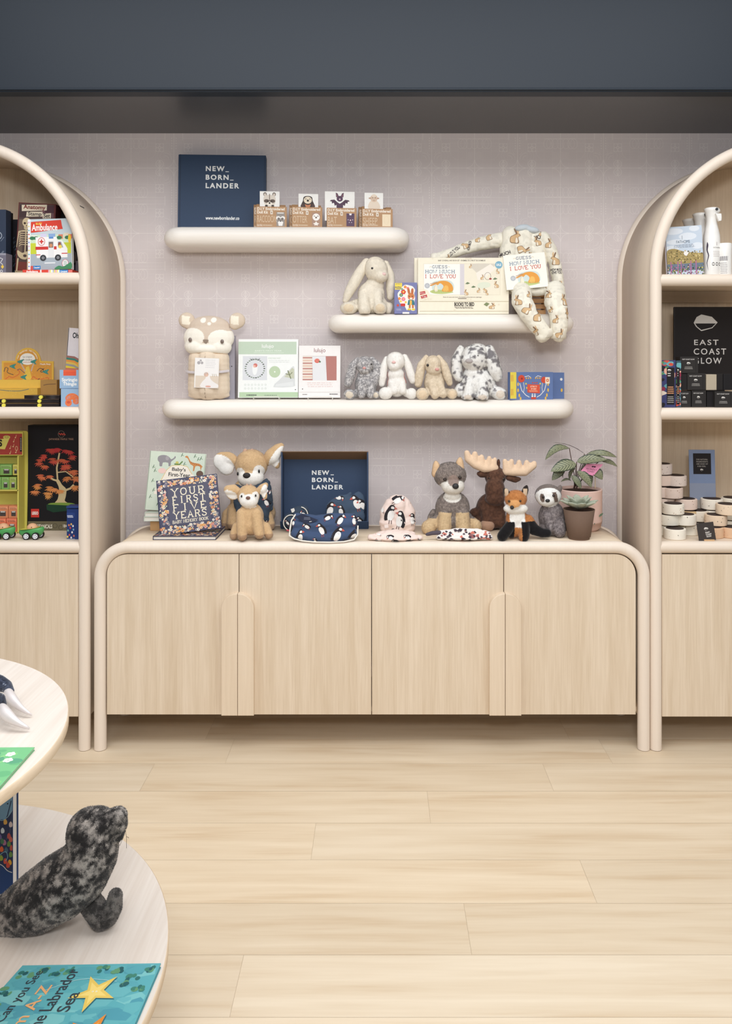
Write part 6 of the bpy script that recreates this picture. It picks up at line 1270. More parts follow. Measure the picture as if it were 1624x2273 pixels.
b3('board_book', 'busy ambulance picture book standing at the front of the top left shelf', 'book', (62, 485, 160, 597), YC + .02, .02, ZA + .0155, (226, 230, 232), ambu, roll=-1.5, lean=3, edges=(230, 220, 200))
b3('board_book', 'ambulance board book lying flat with its striped spine forward under the standing one', 'book', (50, 597.2, 160.5, 604.6), YC + .0, .13, ZA, (214, 70, 56), lambda p: (p.rect(89, 597.2, 92, 604.6, (240, 238, 236)), p.text('Ambulance', 58, 598.5, 84, 603.5, (244, 242, 240), .03), [p.rect(107 + i * 3.2, 597.2, 110.2 + i * 3.2, 604.6, [(226, 170, 190), (230, 226, 140), (240, 240, 240), (180, 190, 196), (226, 206, 120)][i % 5]) for i in range(8)], p.rect(132, 597.2, 151, 604.6, (50, 128, 196)), p.text('Campbell', 134, 599, 149, 603.5, (244, 244, 244), .03), p.rect(152, 597.2, 160.5, 604.6, (226, 120, 110))), bev=.0006)
# middle shelf
Yd = YC + .16; s = S(Yd); YE = (222, 178, 76)
ds = thing('counter_display_box', 'yellow card display box with a rounded header and swirling coloured pencils, on the middle left shelf', 'display box', (X(60, Yd), Yd, ZBm))
ds['label'] = 'yellow card display box with a rounded header of coloured pencils'
def px2(x, y): return ((x - 60) * s, (903 - y) * s)
def px3(x, y): q = DD(Yd + .09) / F; return (((x - VX) * q - X(60, Yd)), Z(y, Yd + .09) - ZBm)
hp_ = [(4, 852), (4, 801), (34, 801)] + [(62 - 28 * math.cos(R_(a)), 800 - 28 * math.sin(R_(a))) for a in range(10, 171, 10)] + [(91, 801), (119, 802), (119, 903), (4, 903)]
mb = MB(); mb.prism([px3(q[0], min(q[1], 899)) for q in hp_], .09, .094, M(YE, .6))
p = PR(mb, (0, 700, 120, 900), px3(0, 0)[0], px3(0, 900)[1], px3(120, 0)[0] - px3(0, 0)[0], px3(0, 700)[1] - px3(0, 900)[1], .09); OR = (212, 150, 66)
p.poly([(8, 850), (8, 805), (37, 805)] + [(62 - 25 * math.cos(R_(a)), 801 - 25 * math.sin(R_(a))) for a in range(10, 171, 10)] + [(88, 805), (115, 806), (115, 850)], OR)
p.poly([(50, 845), (58, 815), (64, 812), (72, 845)], (226, 190, 80)); p.circ(61, 797, 17, (236, 232, 222), 13, n=24); p.text('Le crayon', 51, 790, 71, 795, (70, 60, 56)); p.text('de couleur', 50, 796, 72, 800.5, (70, 60, 56)); p.text('multicolore', 51, 802, 71, 805.5, (196, 120, 90))
for i, ch in enumerate('Les Petites Merveilles'):
    if ch == ' ': continue
    a = R_(168 - i * 7.4); x, y = 61 - 0 + 22 * math.cos(a), 800 - 22 * math.sin(a); p.text(ch, x - 1.1, y - 2, x + 1.1, y + 1.6, (244, 226, 190), .03); p.k -= 1
p.text('Moulin Roty', 89, 806.5, 112, 811, (244, 238, 226), .02)
for c, pts in (((60, 70, 70), [(9, 825), (12, 816), (18, 818), (16, 826), (24, 830), (30, 832)]), ((206, 96, 66), [(12, 842), (20, 836), (28, 838), (40, 832), (44, 826), (38, 820)]), ((90, 90, 110), [(38, 822), (44, 819), (50, 824), (56, 829)]), ((66, 60, 70), [(82, 824), (88, 818), (96, 820), (94, 826), (90, 824), (98, 818)]), ((206, 96, 66), [(68, 844), (74, 836), (80, 840), (90, 842), (106, 838), (108, 844)]), ((70, 64, 74), [(72, 842), (78, 846), (88, 840)])): p.line(smooth_open(pts), 1.3, c)
for x, y in ((29, 814), (102, 826), (53, 838), (46, 804), (75, 804)): p.poly(smooth_closed([(x - 8, y - 1), (x, y - 5), (x + 7, y - 6), (x + 3, y), (x + 6, y + 5), (x - 1, y + 3)], 3), (70, 138, 128))
for x0, y0, x1, y1 in ((46, 806, 56, 824), (75, 806, 69, 824)): p.line([(x0, y0), (x1, y1)], 2.2, (220, 210, 200)); p.line([(x0, y0), (x1, y1)], .8, (150, 110, 100))
for i in range(60): p.circ(random.uniform(10, 113), random.uniform(808, 848), .45, (246, 226, 150), n=5); p.k -= .9
mb.build('header_card', ds)
mb = MB(); a0, a1 = px2(-30, 0)[0], px2(83, 0)[0]; mb.box(a0, 0, 0, a1, .088, (903 - 866) * s, M((216, 172, 74), .6)); mb.box(a0, .045, (903 - 866) * s, a1, .088, (903 - 848) * s, M((226, 186, 84), .6))
p = PR(mb, (0, 800, 83, 903), px2(0, 0)[0], 0, 83 * s, 103 * s, 0); p.line(smooth_open([(0, 870), (20, 872), (45, 872), (64, 868)]), 1.3, (84, 110, 110)); [p.circ(random.uniform(2, 80), random.uniform(868, 900), .5, (246, 226, 150), n=5) for _ in range(20)]
mb.build('tray', ds)
mb = MB(); mb.box(px2(83.5, 0)[0], .03, 0, px2(120, 0)[0], .088, (903 - 848) * s, M((176, 134, 76), .8)); p = PR(mb, (83.5, 848, 120, 903), px2(83.5, 0)[0], 0, 36.5 * s, 55 * s, .03); p.line(smooth_open([(90, 860), (100, 858), (118, 857)]), 1.2, (100, 70, 60)); mb.build('inner_box', ds)
def tin_row(i, px0, px1, top, base, Yq, dz):
    s = S(Yq); h = (base - top) * s * .9; t = thing('track_tin', ['black stackable tin with yellow dots, lowest on the left', 'black stackable tin with yellow dots, second from the bottom', 'black stackable tin with a yellow dot, topmost of the dark stack'][i], 'tin', (X((px0 + px1) / 2, Yq), Yq, ZBm + dz)); w = (px1 - px0) * s
    path = []; n = 40
    for k in range(n): a = k / n; path.append((-w / 2 + w * a, .004 * math.cos(a * 14)))
    b = MB(); vs = [(x, y, 0) for x, y in path] + [(w / 2, .09, 0), (-w / 2, .09, 0)]; nn = len(vs); vs2 = [(x, y, h) for x, y, _ in vs]
    b.add(vs + vs2, [tuple(range(nn))[::-1], tuple(range(nn, 2 * nn))] + [(q, (q + 1) % nn, nn + (q + 1) % nn, nn + q) for q in range(nn)], M((34, 26, 26), .25, spec=.6)); b.tube([(x, y - .001, h) for x, y in path], .0007, M((120, 96, 80), .3), 5); b.build('tray', t)
    for xd in ([10, 89] if i < 2 else [92]):
        if px0 < xd < px1: MB().tube([((xd - (px0 + px1) / 2) * s, -.010, h * .5), ((xd - (px0 + px1) / 2) * s, .0, h * .5)], .0075, M((232, 220, 90), .5), 16).build('yellow_dot', t)
hh = 8.6 * S(YC)
tin_row(0, -30, 134, 895.5, 903, YC, 0); tin_row(1, -10, 134, 888, 897, YC + .003, hh); tin_row(2, 53, 134, 879, 888, YC + .006, 2 * hh)
def springie(p, y0): p.rect(139, y0, 178, y0 + 38, (152, 180, 208)); 
def spr_top(p):
    p.poly([(140, 819), (147, 819), (147, 832), (150, 835), (166, 835), (169, 832), (169, 819), (180, 819), (180, 862), (132, 862), (132, 821)], (156, 184, 212)) if False else None
    p.rect(140.5, 821, 169, 834, (222, 92, 64)); p.rect(140.5, 823, 169, 824, (236, 120, 84)); p.text('Springie', 137, 839, 172, 849, WHITE, .03); p.text('Thingie', 139.5, 848.5, 170, 858, WHITE, .03)
def spr_low(p):
    for k in range(14): a = R_(150 - k * 13); x, y = 160 + 9 * math.cos(a), 888 - 8 * math.sin(a); p.ring(x, y, 6.5, 1.4, (226, 106 + (k % 3) * 14, 70), 6.5, n=14); p.k -= .5
    p.circ(152, 894, 7.5, (228, 120, 76), 8); p.circ(152, 893, 4, (206, 90, 66), 3)
B_ = (152, 180, 208)
b3('springy_toy_box', 'light blue springy toy box printed with an orange coil, lower of the two', 'box', (135, 863, 184, 903), YC, .07, ZBm, B_, spr_low)
b3('springy_toy_box', 'light blue springy toy box with an open window, upper of the two', 'box', (132, 821, 184, 862.5), YC + .004, .07, ZBm + 40.5 * S(YC), B_, spr_top)
def rainbow(p):
    for i, c in enumerate(((160, 110, 100), (66, 130, 116), (230, 150, 70), (226, 190, 90), (160, 156, 150), (232, 206, 66))): p.poly([(140, 792 + i * 4.6), (158, 793 + i * 4.8), (172, 800 + i * 4.8), (180, 806 + i * 5), (180, 811 + i * 5), (172, 805 + i * 4.8), (158, 798 + i * 4.8), (140, 797 + i * 4.6)], c)
    p.text('Oh, the', 150.5, 739, 182, 754, (34, 40, 44), .03); p.poly([(166, 812), (175, 790), (184, 790), (184, 815)], (150, 150, 160)); p.circ(172, 808, 6, (236, 206, 60)); p.rect(136, 820, 184, 903, (206, 120, 90))
b3('picture_book', 'tall white picture book with a rainbow standing behind the springy toy boxes', 'book', (140, 729, 200, 903), YC + .13, .02, ZBm, (222, 214, 216), rainbow, roll=4, edges=(230, 226, 220))
# bottom shelf
Ym = YC + .14
ms = thing('music_box_display', 'yellow-green shop display stand of small music boxes with a red header', 'display stand', (X(20, Ym), Ym, ZC + .0002)); s = S(Ym); GY = (206, 196, 96)
def m2(x, y): return ((x - 20) * s, (1186 - y) * s)
mb = MB(); pts = [(-60, 1186), (-60, 962), (44, 961), (49, 964), (50.5, 970), (46, 1186)]; mb.prism([m2(*q) for q in pts], .06, .066, M(GY, .6)); mb.build('back_card', ms)
mb = MB(); mb.box(m2(-60, 0)[0], .012, m2(0, 1014)[1], m2(48, 0)[0], .022, m2(0, 961)[1], M(GY, .6), .002)
p = PR(mb, (-60, 961, 50, 1014), m2(-60, 0)[0], m2(0, 1014)[1], 110 * s, 53 * s, .012); p.rect(-60, 965, 46.5, 1012, (166, 66, 58)); p.poly([(-20, 976), (0, 977), (19, 974), (8, 1000), (-20, 998)], (220, 208, 110)); p.circ(12, 973, 8, (214, 200, 104), 4); p.ring(12, 972.5, 4, .8, (110, 90, 50), 2)
p.text('S', -6, 978, 2, 994, (40, 34, 34), .05)
for x, y in ((32, 971), (28, 980), (27, 991), (20, 995), (20, 1006), (33, 1004)): p.line([(x, y + 3), (x + 1.5, y - 3)], .8, (232, 200, 150)); p.circ(x - .6, y + 3, 1.4, (232, 200, 150), n=8)
p.ring(34, 998, 2.4, .8, (232, 200, 150), 5); p.rect(41.5, 973, 46, 1005, (40, 34, 36)); p.lines(42.5, 975, 45, 1003, 8, (210, 200, 190)); mb.build('header_card', ms)
mb = MB(); mb.box(m2(38.5, 0)[0], .0, 0, m2(41.5, 0)[0], .06, m2(0, 1014)[1], M(GY, .6)); mb.build('side_panel', ms)
for pz in (1092, 1186): MB().box(m2(-60, 0)[0], .0, m2(0, pz)[1], m2(40, 0)[0], .06, m2(0, pz)[1] + .006, M((196, 184, 92), .6)).build('tray', ms)
def mbox(x0, y0, x1, y1, Yq, c, lab, crank=True, zb=None):
    def art(p):
        W = x1 - x0; Hh = y1 - y0; p.rect(x0 + W * .3, y0 + Hh * .45, x1 - W * .2, y1 - Hh * .15, (70, 62, 58)); p.rect(x0 + W * .36, y0 + Hh * .42, x1 - W * .26, y0 + Hh * .55, (180, 176, 170)); p.rect(x0 + 1, y0 + 2, x1 - 1, y0 + Hh * .25, tuple(min(255, q + 24) for q in c)); p.lines(x0 + 2, y0 + 4, x1 - 2, y0 + Hh * .3, 2, (90, 70, 54))
    return carton('music_box', lab, 'music box', (x0, y0, x1, y1), Yq, .035, zb, c, art, group='music boxes on the yellow stand')
G1, G2, O1 = (124, 166, 88), (196, 190, 90), (214, 112, 80); zsh = ZC + m2(0, 1092)[1] + .0062; Yq = Ym + .005; zlo = ZC + .0062
for a in (( -22, 1059, 2, 1090, G1, 'green music box cut by the photo edge, upper row of the yellow stand', zsh), (3, 1059, 20, 1090, G1, 'green music box beside the left edge, lower of the upper tray', zsh), (20.5, 1059, 36, 1090, (150, 170, 84), 'green music box nearest the side panel, lower of the upper tray', zsh)):
    mbox(*a[:4], Yq, a[4], a[5], zb=a[6])
hq = 31.5 * S(Yq)
for a in ((-24, 1034, -1, 1058, G1, 'green music box on top at the photo edge, upper tray'), (0, 1034, 26, 1058, G1, 'green music box with a silver crank on top of the upper tray'), (28, 1034, 40, 1058, (190, 180, 88), 'narrow green music box on top, against the side panel')): mbox(*a[:4], Yq, a[4], a[5], zb=zsh + hq)
for a in ((-16, 1140, 13, 1170, O1, 'orange music box in the lower tray at the left edge'), (14, 1140, 37, 1170, O1, 'orange music box in the lower tray next to the side panel')): mbox(*a[:4], Yq, a[4], a[5], zb=zlo)
hq = 30.5 * S(Yq)
for a in ((-8, 1112, 18, 1139, (206, 130, 90), 'orange music box on top of the lower tray at the left'), (19, 1112, 39, 1139, (206, 130, 90), 'orange music box on top of the lower tray at the right')): mbox(*a[:4], Yq, a[4], a[5], zb=zlo + hq)
b3('dark_red_box', 'dark red box half hidden behind the yellow music box stand', 'box', (40, 1010, 64, 1178), YC + .26, .05, ZC, (62, 22, 24))
def maple(p):
    p.rect(62, 944, 182, 1160, (26, 24, 28)); p.rect(62, 1160, 182, 1181, (108, 100, 78))
    for k in range(9): p.ring(70 + k * 13, 1170 + (k % 2) * 4, 5, 1, (74, 68, 56), n=10)
    p.text('BOTANICALS', 78, 1167, 116, 1176, (222, 214, 196), .03); p.text('18+', 140, 1167, 149, 1174, (222, 214, 196), .03)
    p.text('JAPANESE MAPLE TREE', 108, 973, 163, 978.5, (176, 140, 120)); p.ring(136, 964, 7, .8, (130, 116, 106), 7.5)
    for k in range(6): p.circ(132 + k * 2.4, 963 + (k % 2) * 2, 1.6, (196, 76, 64), n=7)
    T_ = (206, 184, 140); p.poly(smooth_closed([(122, 1121), (128, 1110), (131, 1094), (130, 1082), (124, 1068), (130, 1066), (138, 1078), (147, 1088), (146, 1104), (144, 1114), (152, 1121)], 4), T_); p.line([(146, 1090), (156, 1086), (164, 1078)], 4.5, T_); p.line([(130, 1070), (118, 1066), (110, 1060)], 4, T_); p.line([(128, 1070), (126, 1040), (132, 1006)], 3.6, T_); p.line([(128, 1050), (146, 1048), (162, 1060)], 2.4, T_)
    p.poly(smooth_closed([(106, 1124), (112, 1119), (136, 1118), (160, 1119), (168, 1124), (150, 1127), (120, 1127)], 3), (122, 150, 64)); p.poly([(103, 1122), (168, 1125), (168, 1134), (118, 1140), (104, 1134)], (30, 62, 44))
    r = random.Random(8)
    for cx, cy, n_, sp in ((98, 1010, 3, 9), (112, 1000, 4, 10), (130, 1000, 4, 10), (150, 1004, 4, 11), (164, 1012, 2, 8), (86, 1024, 2, 8), (120, 1020, 4, 12), (142, 1020, 3, 11), (100, 1038, 2, 9), (146, 1036, 4, 10), (160, 1046, 4, 10), (170, 1060, 3, 8), (92, 1058, 3, 8), (112, 1056, 2, 8), (148, 1060, 2, 8), (82, 1078, 3, 9), (78, 1090, 2, 8), (114, 1084, 4, 11), (104, 1098, 3, 10), (132, 1086, 3, 9), (166, 1082, 3, 8)):
        for _ in range(n_):
            x, y = cx + r.uniform(-sp, sp) * .6, cy + r.uniform(-sp, sp) * .5; lo = min(1, max(0, (y - 990) / 110)); c = (190 + int(30 * lo), int(60 + 90 * lo + r.uniform(-14, 14)), int(58 + 26 * lo)); k0 = p.k
            for a in np.linspace(20, 160, 6): L = r.uniform(8, 13); p.poly([(x, y), (x + L * .5 * math.cos(R_(a - 12)), y + L * .5 * math.sin(R_(a - 12))), (x + L * math.cos(R_(a)), y + L * math.sin(R_(a))), (x + L * .5 * math.cos(R_(a + 12)), y + L * .5 * math.sin(R_(a + 12)))], c); p.k = k0 + .1
            p.k = k0 + .5
    p.k += 1; p.rect(69, 1132, 87, 1151, (204, 58, 50)); p.text('LEGO', 71, 1138, 85, 1145, (240, 236, 232), .05)
b3('building_kit_box', 'large black building kit box with a red maple tree on it, bottom left shelf', 'box', (62, 944, 182, 1181), YC + .2, .06, ZC, (26, 24, 28), maple)
def bluetin(p):
    p.rect(148, 1138, 166, 1147, (44, 66, 126)); p.lines(149, 1144, 163, 1150, 2, (206, 210, 226), 1, .7)
    for x, y, c in ((153, 1166, (214, 120, 70)), (158, 1164, (226, 180, 90)), (156, 1172, (190, 70, 70)), (151, 1178, (120, 170, 150)), (160, 1182, (230, 224, 220)), (154, 1188, (206, 90, 80)), (163, 1176, (120, 160, 200)), (150, 1192, (230, 200, 90)), (158, 1194, (220, 220, 226)), (164, 1190, (200, 110, 90)), (162, 1168, (226, 226, 230))): p.circ(x, y, 1.8, c, 2.6, n=8)
    p.rect(148, 1196, 166, 1200, (120, 130, 150))
b3('game_tin', 'small dark blue tin with tiny coloured pictures at the right of the bottom left shelf', 'tin', (148, 1130, 186, 1198), YC + .02, .045, ZC, (38, 58, 112), bluetin, rough=.35)
s = S(YC + .02)
MB().box(X(147, YC + .02), YC + .018, ZC + 69 * s, X(187, YC + .02), YC + .067, ZC + 74 * s, M((44, 66, 122), .3), .002).build('lid', bpy.data.objects['game_tin']); o = bpy.data.objects['lid']; o.location = -bpy.data.objects['game_tin'].location
# avocado cars
def avocar(cx, lab):
    Yq = YC + .035; s = S(Yq); t = thing('avocado_car', lab, 'toy car', (X(cx, Yq), Yq, ZC)); G = M((84, 164, 92), .35, spec=.5)
    v_ = V(0, 0, 1); bm_ = bmesh.new(); bmesh.ops.create_uvsphere(bm_, u_segments=28, v_segments=18, radius=1)
    for q in bm_.verts:
        x, y, z = q.co; k = .78 + .22 * x
        q.co = Vector((x * 28 * s, y * 15 * s * k, (min(z, .28) * 19 * (1 if z > 0 else k) + 17.5 + x * 3.6) * s))
    MB().bm(bm_, G, True).build('shell', t)
    mb = MB(); mb.M = Matrix.Rotation(math.atan(-3.6 / 28), 4, 'Y') ; mb.lathe([(22.5 * s, 0), (.001, .0004)], (0, 0, 23.6 * s), M((206, 200, 90), .5), 28, caps=False, sy=.6); mb.build('flesh', t)
    MB().ell((2 * s, 0, 24 * s), (12 * s, 10 * s, 10.5 * s), M((216, 168, 130), .4), n=20).build('driver', t); MB().ell((4 * s, -9.6 * s, 27 * s), 1.1 * s, M((70, 50, 40), .4), n=8).build('eye', t)
    for x, y in ((-6, -1), (14, -1), (-18, 1), (16, 1)):
        yy = -13.5 * s if y < 0 else 9.5 * s; w = MB(); w.tube([(x * s, yy - 1.5 * s, 8 * s), (x * s, yy + 3 * s, 8 * s)], 8 * s, M((40, 36, 36), .5), 24); w = w.build('wheel', t)
        h = MB(); h.tube([(x * s, yy - 1.9 * s, 8 * s), (x * s, yy - 1.4 * s, 8 * s)], 5.6 * s, M((230, 232, 236), .4), 20)
        for k in range(5): a = k * 1.257; h.tube([(x * s + 3.2 * s * math.cos(a), yy - 2.1 * s, 8 * s + 3.2 * s * math.sin(a)), (x * s + 3.2 * s * math.cos(a), yy - 1.8 * s, 8 * s + 3.2 * s * math.sin(a))], .9 * s, M((50, 50, 56), .5), 8)
        h.build('hubcap', w)
avocar(70, 'green avocado toy car with a round driver, nearest the maple tree box'); avocar(6, 'green avocado toy car cut off by the left edge of the photo')

# ================================================================== right arched unit
def fathoms(p):
    p.rect(1480, 502, 1562, 608, (196, 208, 222))
    for x, y, a, b_ in ((1500, 512, 26, 7), (1530, 524, 24, 8), (1505, 535, 26, 6), (1545, 508, 14, 6), (1550, 545, 16, 7), (1495, 548, 20, 6)): p.circ(x, y, a * .8, (220, 226, 234), b_)
    p.poly(smooth_closed([(1484, 553), (1500, 549), (1520, 556), (1545, 560), (1561, 562), (1562, 570), (1562, 584), (1523, 585), (1484, 584), (1483, 570)], 3), (166, 146, 94))
    r = random.Random(6)
    for i in range(120): p.circ(r.uniform(1486, 1560), r.uniform(554, 582), r.uniform(.8, 2.2), r.choice([(120, 104, 66), (196, 172, 116), (146, 126, 80), (206, 186, 130), (96, 92, 60)]), n=6); p.k -= .9
    p.rect(1484, 582, 1562, 597, (104, 120, 136))
    for i in range(220): y = r.uniform(584, 608); p.circ(r.uniform(1483, 1562), y, r.uniform(.7, 1.9), r.choice([(150, 96, 140), (196, 130, 170), (70, 84, 50), (120, 124, 60), (206, 190, 110), (60, 56, 60), (90, 104, 60)]) if y > 592 or r.random() < .4 else (112, 128, 142), n=6); p.k -= .9
    for x in (1490, 1505, 1512, 1533, 1544): p.line([(x, 606), (x + 1, 577)], 2, (176, 110, 150))
    p.k += 2; p.text('FATHOMS', 1505, 532, 1534, 538, (96, 110, 126)); p.line([(1518, 522), (1518, 530)], .7, (110, 120, 130)); p.lines(1497, 541, 1546, 549, 3, (140, 150, 164), 2, .3); p.poly([(1519, 560), (1522, 555), (1524, 557), (1526, 554), (1528, 558), (1531, 558), (1528, 563), (1525, 566), (1521, 564)], (236, 232, 226))
Yr = YC + .03; s = S(Yr)
pc = carton('refill_pouch', 'refill pouch with a seaside meadow photo standing at the left of the top right shelf', 'pouch', (1483, 502, 1561, 608), Yr, .004, ZA2, (204, 200, 208), fathoms, yaw=-6, roll=-3, bev=.001)
MB().prism([(-.001, 0), (.0, .19), (.035, .0)], 0, .003, M((206, 200, 208), .5)).build('gusset', pc, (-39 * s - .002, .003, 0), (0, 0, R_(70)))
WB = M((238, 236, 232), .35, spec=.5)
def spray(cx, Yq, top, lab, k=1.0, face=True):
    s = S(Yq) ; t = thing('spray_bottle', lab, 'bottle', (X(cx, Yq), Yq + .02, ZA2), group='white spray bottles'); h = (608 - top) * s; r_ = 18 * s * k
    MB().lathe([(r_ * .97, 0), (r_, .003), (r_, h * .56), (r_ * .98, h * .565), (r_ * .97, h * .6), (r_ * .82, h * .68), (r_ * .70, h * .74)], (0, 0, 0), WB, 32).build('bottle', t)
    mb = MB(); mb.lathe([(r_ * .70, h * .74), (r_ * .64, h * .80), (r_ * .68, h * .88), (r_ * .84, h * .95), (r_ * .92, h * .985), (r_ * .7, h)], (0, 0, 0), WB, 28); mb.ell((r_ * .18, -r_ * .25, h * .95), (r_ * .78, r_ * .6, h * .052), WB); mb.build('spray_head', t)
    MB().tube([(r_ * .28, -r_ * .98, h * .965), (r_ * .28, -r_ * .8, h * .965)], r_ * .17, M((60, 62, 64), .5), 14).build('nozzle', t)
    MB().prism([(q[0] * r_, h * q[1]) for q in ((.1, .90), (.8, .90), (.85, .84), (.8, .795), (.5, .79), (.4, .82))], -r_ * 1.02, -r_ * .66, WB, .001).build('trigger', t)
    mb = MB(); p = PR(mb, (0, 0, 1, 1), 0, 0, 1, 1, 0, fn=lambda u, v, e: ((r_ + e + .0002) * math.sin((u - .5) * 2.2), -(r_ + e + .0002) * math.cos((u - .5) * 2.2), v * h * .52 + h * .03))
    p.poly(smooth_closed([(.08, .12), (.16, .2), (.12, .35), (.2, .5), (.1, .7), (.16, .92), (.06, .7), (.14, .5), (.04, .33)], 3), (70, 62, 78)); p.text('FATHOMS', .42, .26, .86, .30, (110, 104, 100)); p.line([(.62, .12), (.62, .22)], .02, (120, 90, 100)); p.lines(.4, .38, .86, .56, 4, (190, 180, 176), 3, .3)
    for q in (.42, .62, .82): p.ring(q, .74, .06, .02, (80, 76, 74), .04)
    mb.build('label_print', t); return t
spray(1583, YC + .03, 456, 'nearest white spray bottle with a curling dark plant print', 1.0)
spray(1558, YC + .12, 463, 'white spray bottle right behind the nearest one', 1.05)
spray(1536, YC + .20, 472, 'white spray bottle farthest back, behind the photo pouch', 1.1)
def tub(cx, Yq, top, rr, lab):
    s = S(Yq); t = thing('lotion_jar', lab, 'jar', (X(cx, Yq), Yq + .02, ZA2)); h = (608 - top) * s; r_ = rr * s
    MB().lathe([(r_ * .96, 0), (r_, .004), (r_, h * .64)], (0, 0, 0), WB, 32).build('jar', t); MB().lathe([(r_ * 1.01, h * .64), (r_ * 1.02, h * .97), (r_ * .96, h)], (0, 0, 0), WB, 32).build('lid', t)
    mb = MB(); p = PR(mb, (0, 0, 1, 1), 0, 0, 1, 1, 0, fn=lambda u, v, e: ((r_ + e + .0002) * math.sin((u - .5) * 2.4), -(r_ + e + .0002) * math.cos((u - .5) * 2.4), v * h * .6))
    for k in range(10): p.line([(.05 + k * .05, .25), (.04 + k * .05 + .02 * (k % 2), .02)], .025, (96, 90, 100)); 
    p.lines(.08, .35, .5, .95, 7, (170, 166, 168), 1, .4); mb.build('label_print', t)
tub(1612, YC + .02, 536, 15, 'white lidded jar at the right edge of the top right shelf'); tub(1598, YC + .10, 540, 14, 'white lidded jar set back behind the front jar')
# middle shelf: black sign, black cartons
def ecg_logo(p, x, y, w, h, c=(206, 202, 196), bg=(32, 28, 28)):
    P_ = [(x, y + h * .5), (x + w * .12, y + h * .16), (x + w * .32, y), (x + w * .76, y + h * .14), (x + w, y + h * .48), (x + w * .78, y + h * .82), (x + w * .32, y + h), (x + w * .1, y + h * .74)]
    p.poly(P_, c); cx, cy = x + w * .5, y + h * .5; p.poly([(x + w * .06, y + h * .54), (x + w * .93, y + h * .54), (x + w * .76, y + h * .78), (x + w * .32, y + h * .93), (x + w * .14, y + h * .72)], bg)
def sign(p):
    c = (214, 208, 202); ecg_logo(p, 1539, 698, 53, 37); p.text('EAST', 1540, 754, 1594, 766, c, .01, 1.3); p.text('COAST', 1539, 773.5, 1611, 787, c, .01, 1.3); p.text('GLOW', 1539, 794, 1601, 807.5, c, .01, 1.3)
b3('brand_sign', 'large black sign with a pebble logo and pale lettering at the back of the middle right shelf', 'sign', (1495, 681, 1650, 845), YC + .22, .012, Z(845, YC + .22), (34, 29, 28), sign, bev=.004)
bpy.data.objects['brand_sign']['label'] = 'large black sign with a pebble logo and three lines of pale lettering'
MB().box(-.07, .002, ZB2 - Z(845, YC + .22) + .0004, .07, .010, .001, M((34, 29, 28), .5)).build('stand_foot', bpy.data.objects['brand_sign'])
def ecart(x0, y0, x1, y1, Yq, row, lab, txt=True, col=(46, 43, 42), dz=None):
    def art(p):
        W, Hh = x1 - x0, y1 - y0
        if txt: p.text('EAST COAST GLOW', x0 + W * .12, y0 + Hh * .12, x0 + W * .8, y0 + Hh * .19, (200, 196, 192), .02); ecg_logo(p, x0 + W * .36, y0 + Hh * .32, W * .22, Hh * .16, (220, 216, 210)); p.lines(x0 + W * .22, y0 + Hh * .6, x0 + W * .72, y0 + Hh * .78, 3, (150, 146, 142), 2, .5)
        p.rect(x1 - W * .14, y0 + Hh * .04, x1 - W * .12, y1 - Hh * .04, (30, 28, 28))
    s_ = S(Yq); return carton('skincare_carton', lab, 'box', (x0, y0, x1, y1), Yq, .055, dz if dz is not None else ZB2, col, art, group='black skincare cartons', bev=.001)
Yk = YC + .03; sk = S(Yk); H1 = 38 * sk; H2 = 37 * sk
ecart(1505, 868, 1533, 905, Yk, 0, 'black carton in the bottom row nearest the bright patterned cartons')
ecart(1535, 867, 1566.5, 905, Yk, 0, 'black carton in the middle of the bottom row of the black stack')
ecart(1568, 868, 1585, 905, Yk + .01, 0, 'plain dark carton end between two printed black cartons, bottom row', txt=False, col=(34, 31, 32))
ecart(1586, 869, 1626, 905, Yk - .01, 0, 'black carton at the right end of the bottom row')
ecart(1510, 830, 1524, 867, Yk, 1, 'narrow dark carton end in the middle row at the left', txt=False, col=(34, 31, 32), dz=ZB2 + H1 + .0005)
ecart(1525, 829, 1565, 867, Yk, 1, 'black carton in the middle row under the topmost one', dz=ZB2 + H1 + .0005)
carton('skincare_carton', 'pale beige carton side in the middle row of the black stack', 'box', (1567, 831, 1590, 867), Yk, .055, ZB2 + H1 + .0005, (178, 166, 146), group='pale carton')
ecart(1591, 830, 1604, 867, Yk, 1, 'dark carton end right of the pale beige carton', txt=False, col=(36, 33, 33), dz=ZB2 + H1 + .0005)
ecart(1605, 830, 1626, 867, Yk, 1, 'dark carton cut off by the right edge in the middle row', txt=False, col=(30, 28, 30), dz=ZB2 + H1 + .0005)
ecart(1509, 792, 1549, 828.5, Yk, 2, 'topmost black carton in front of the black sign', dz=ZB2 + H1 + H2 + .0012)
ecart(1476, 792, 1507, 868, Yk + .06, 0, 'tall dark carton behind the bright patterned cartons', txt=False, col=(24, 22, 24))
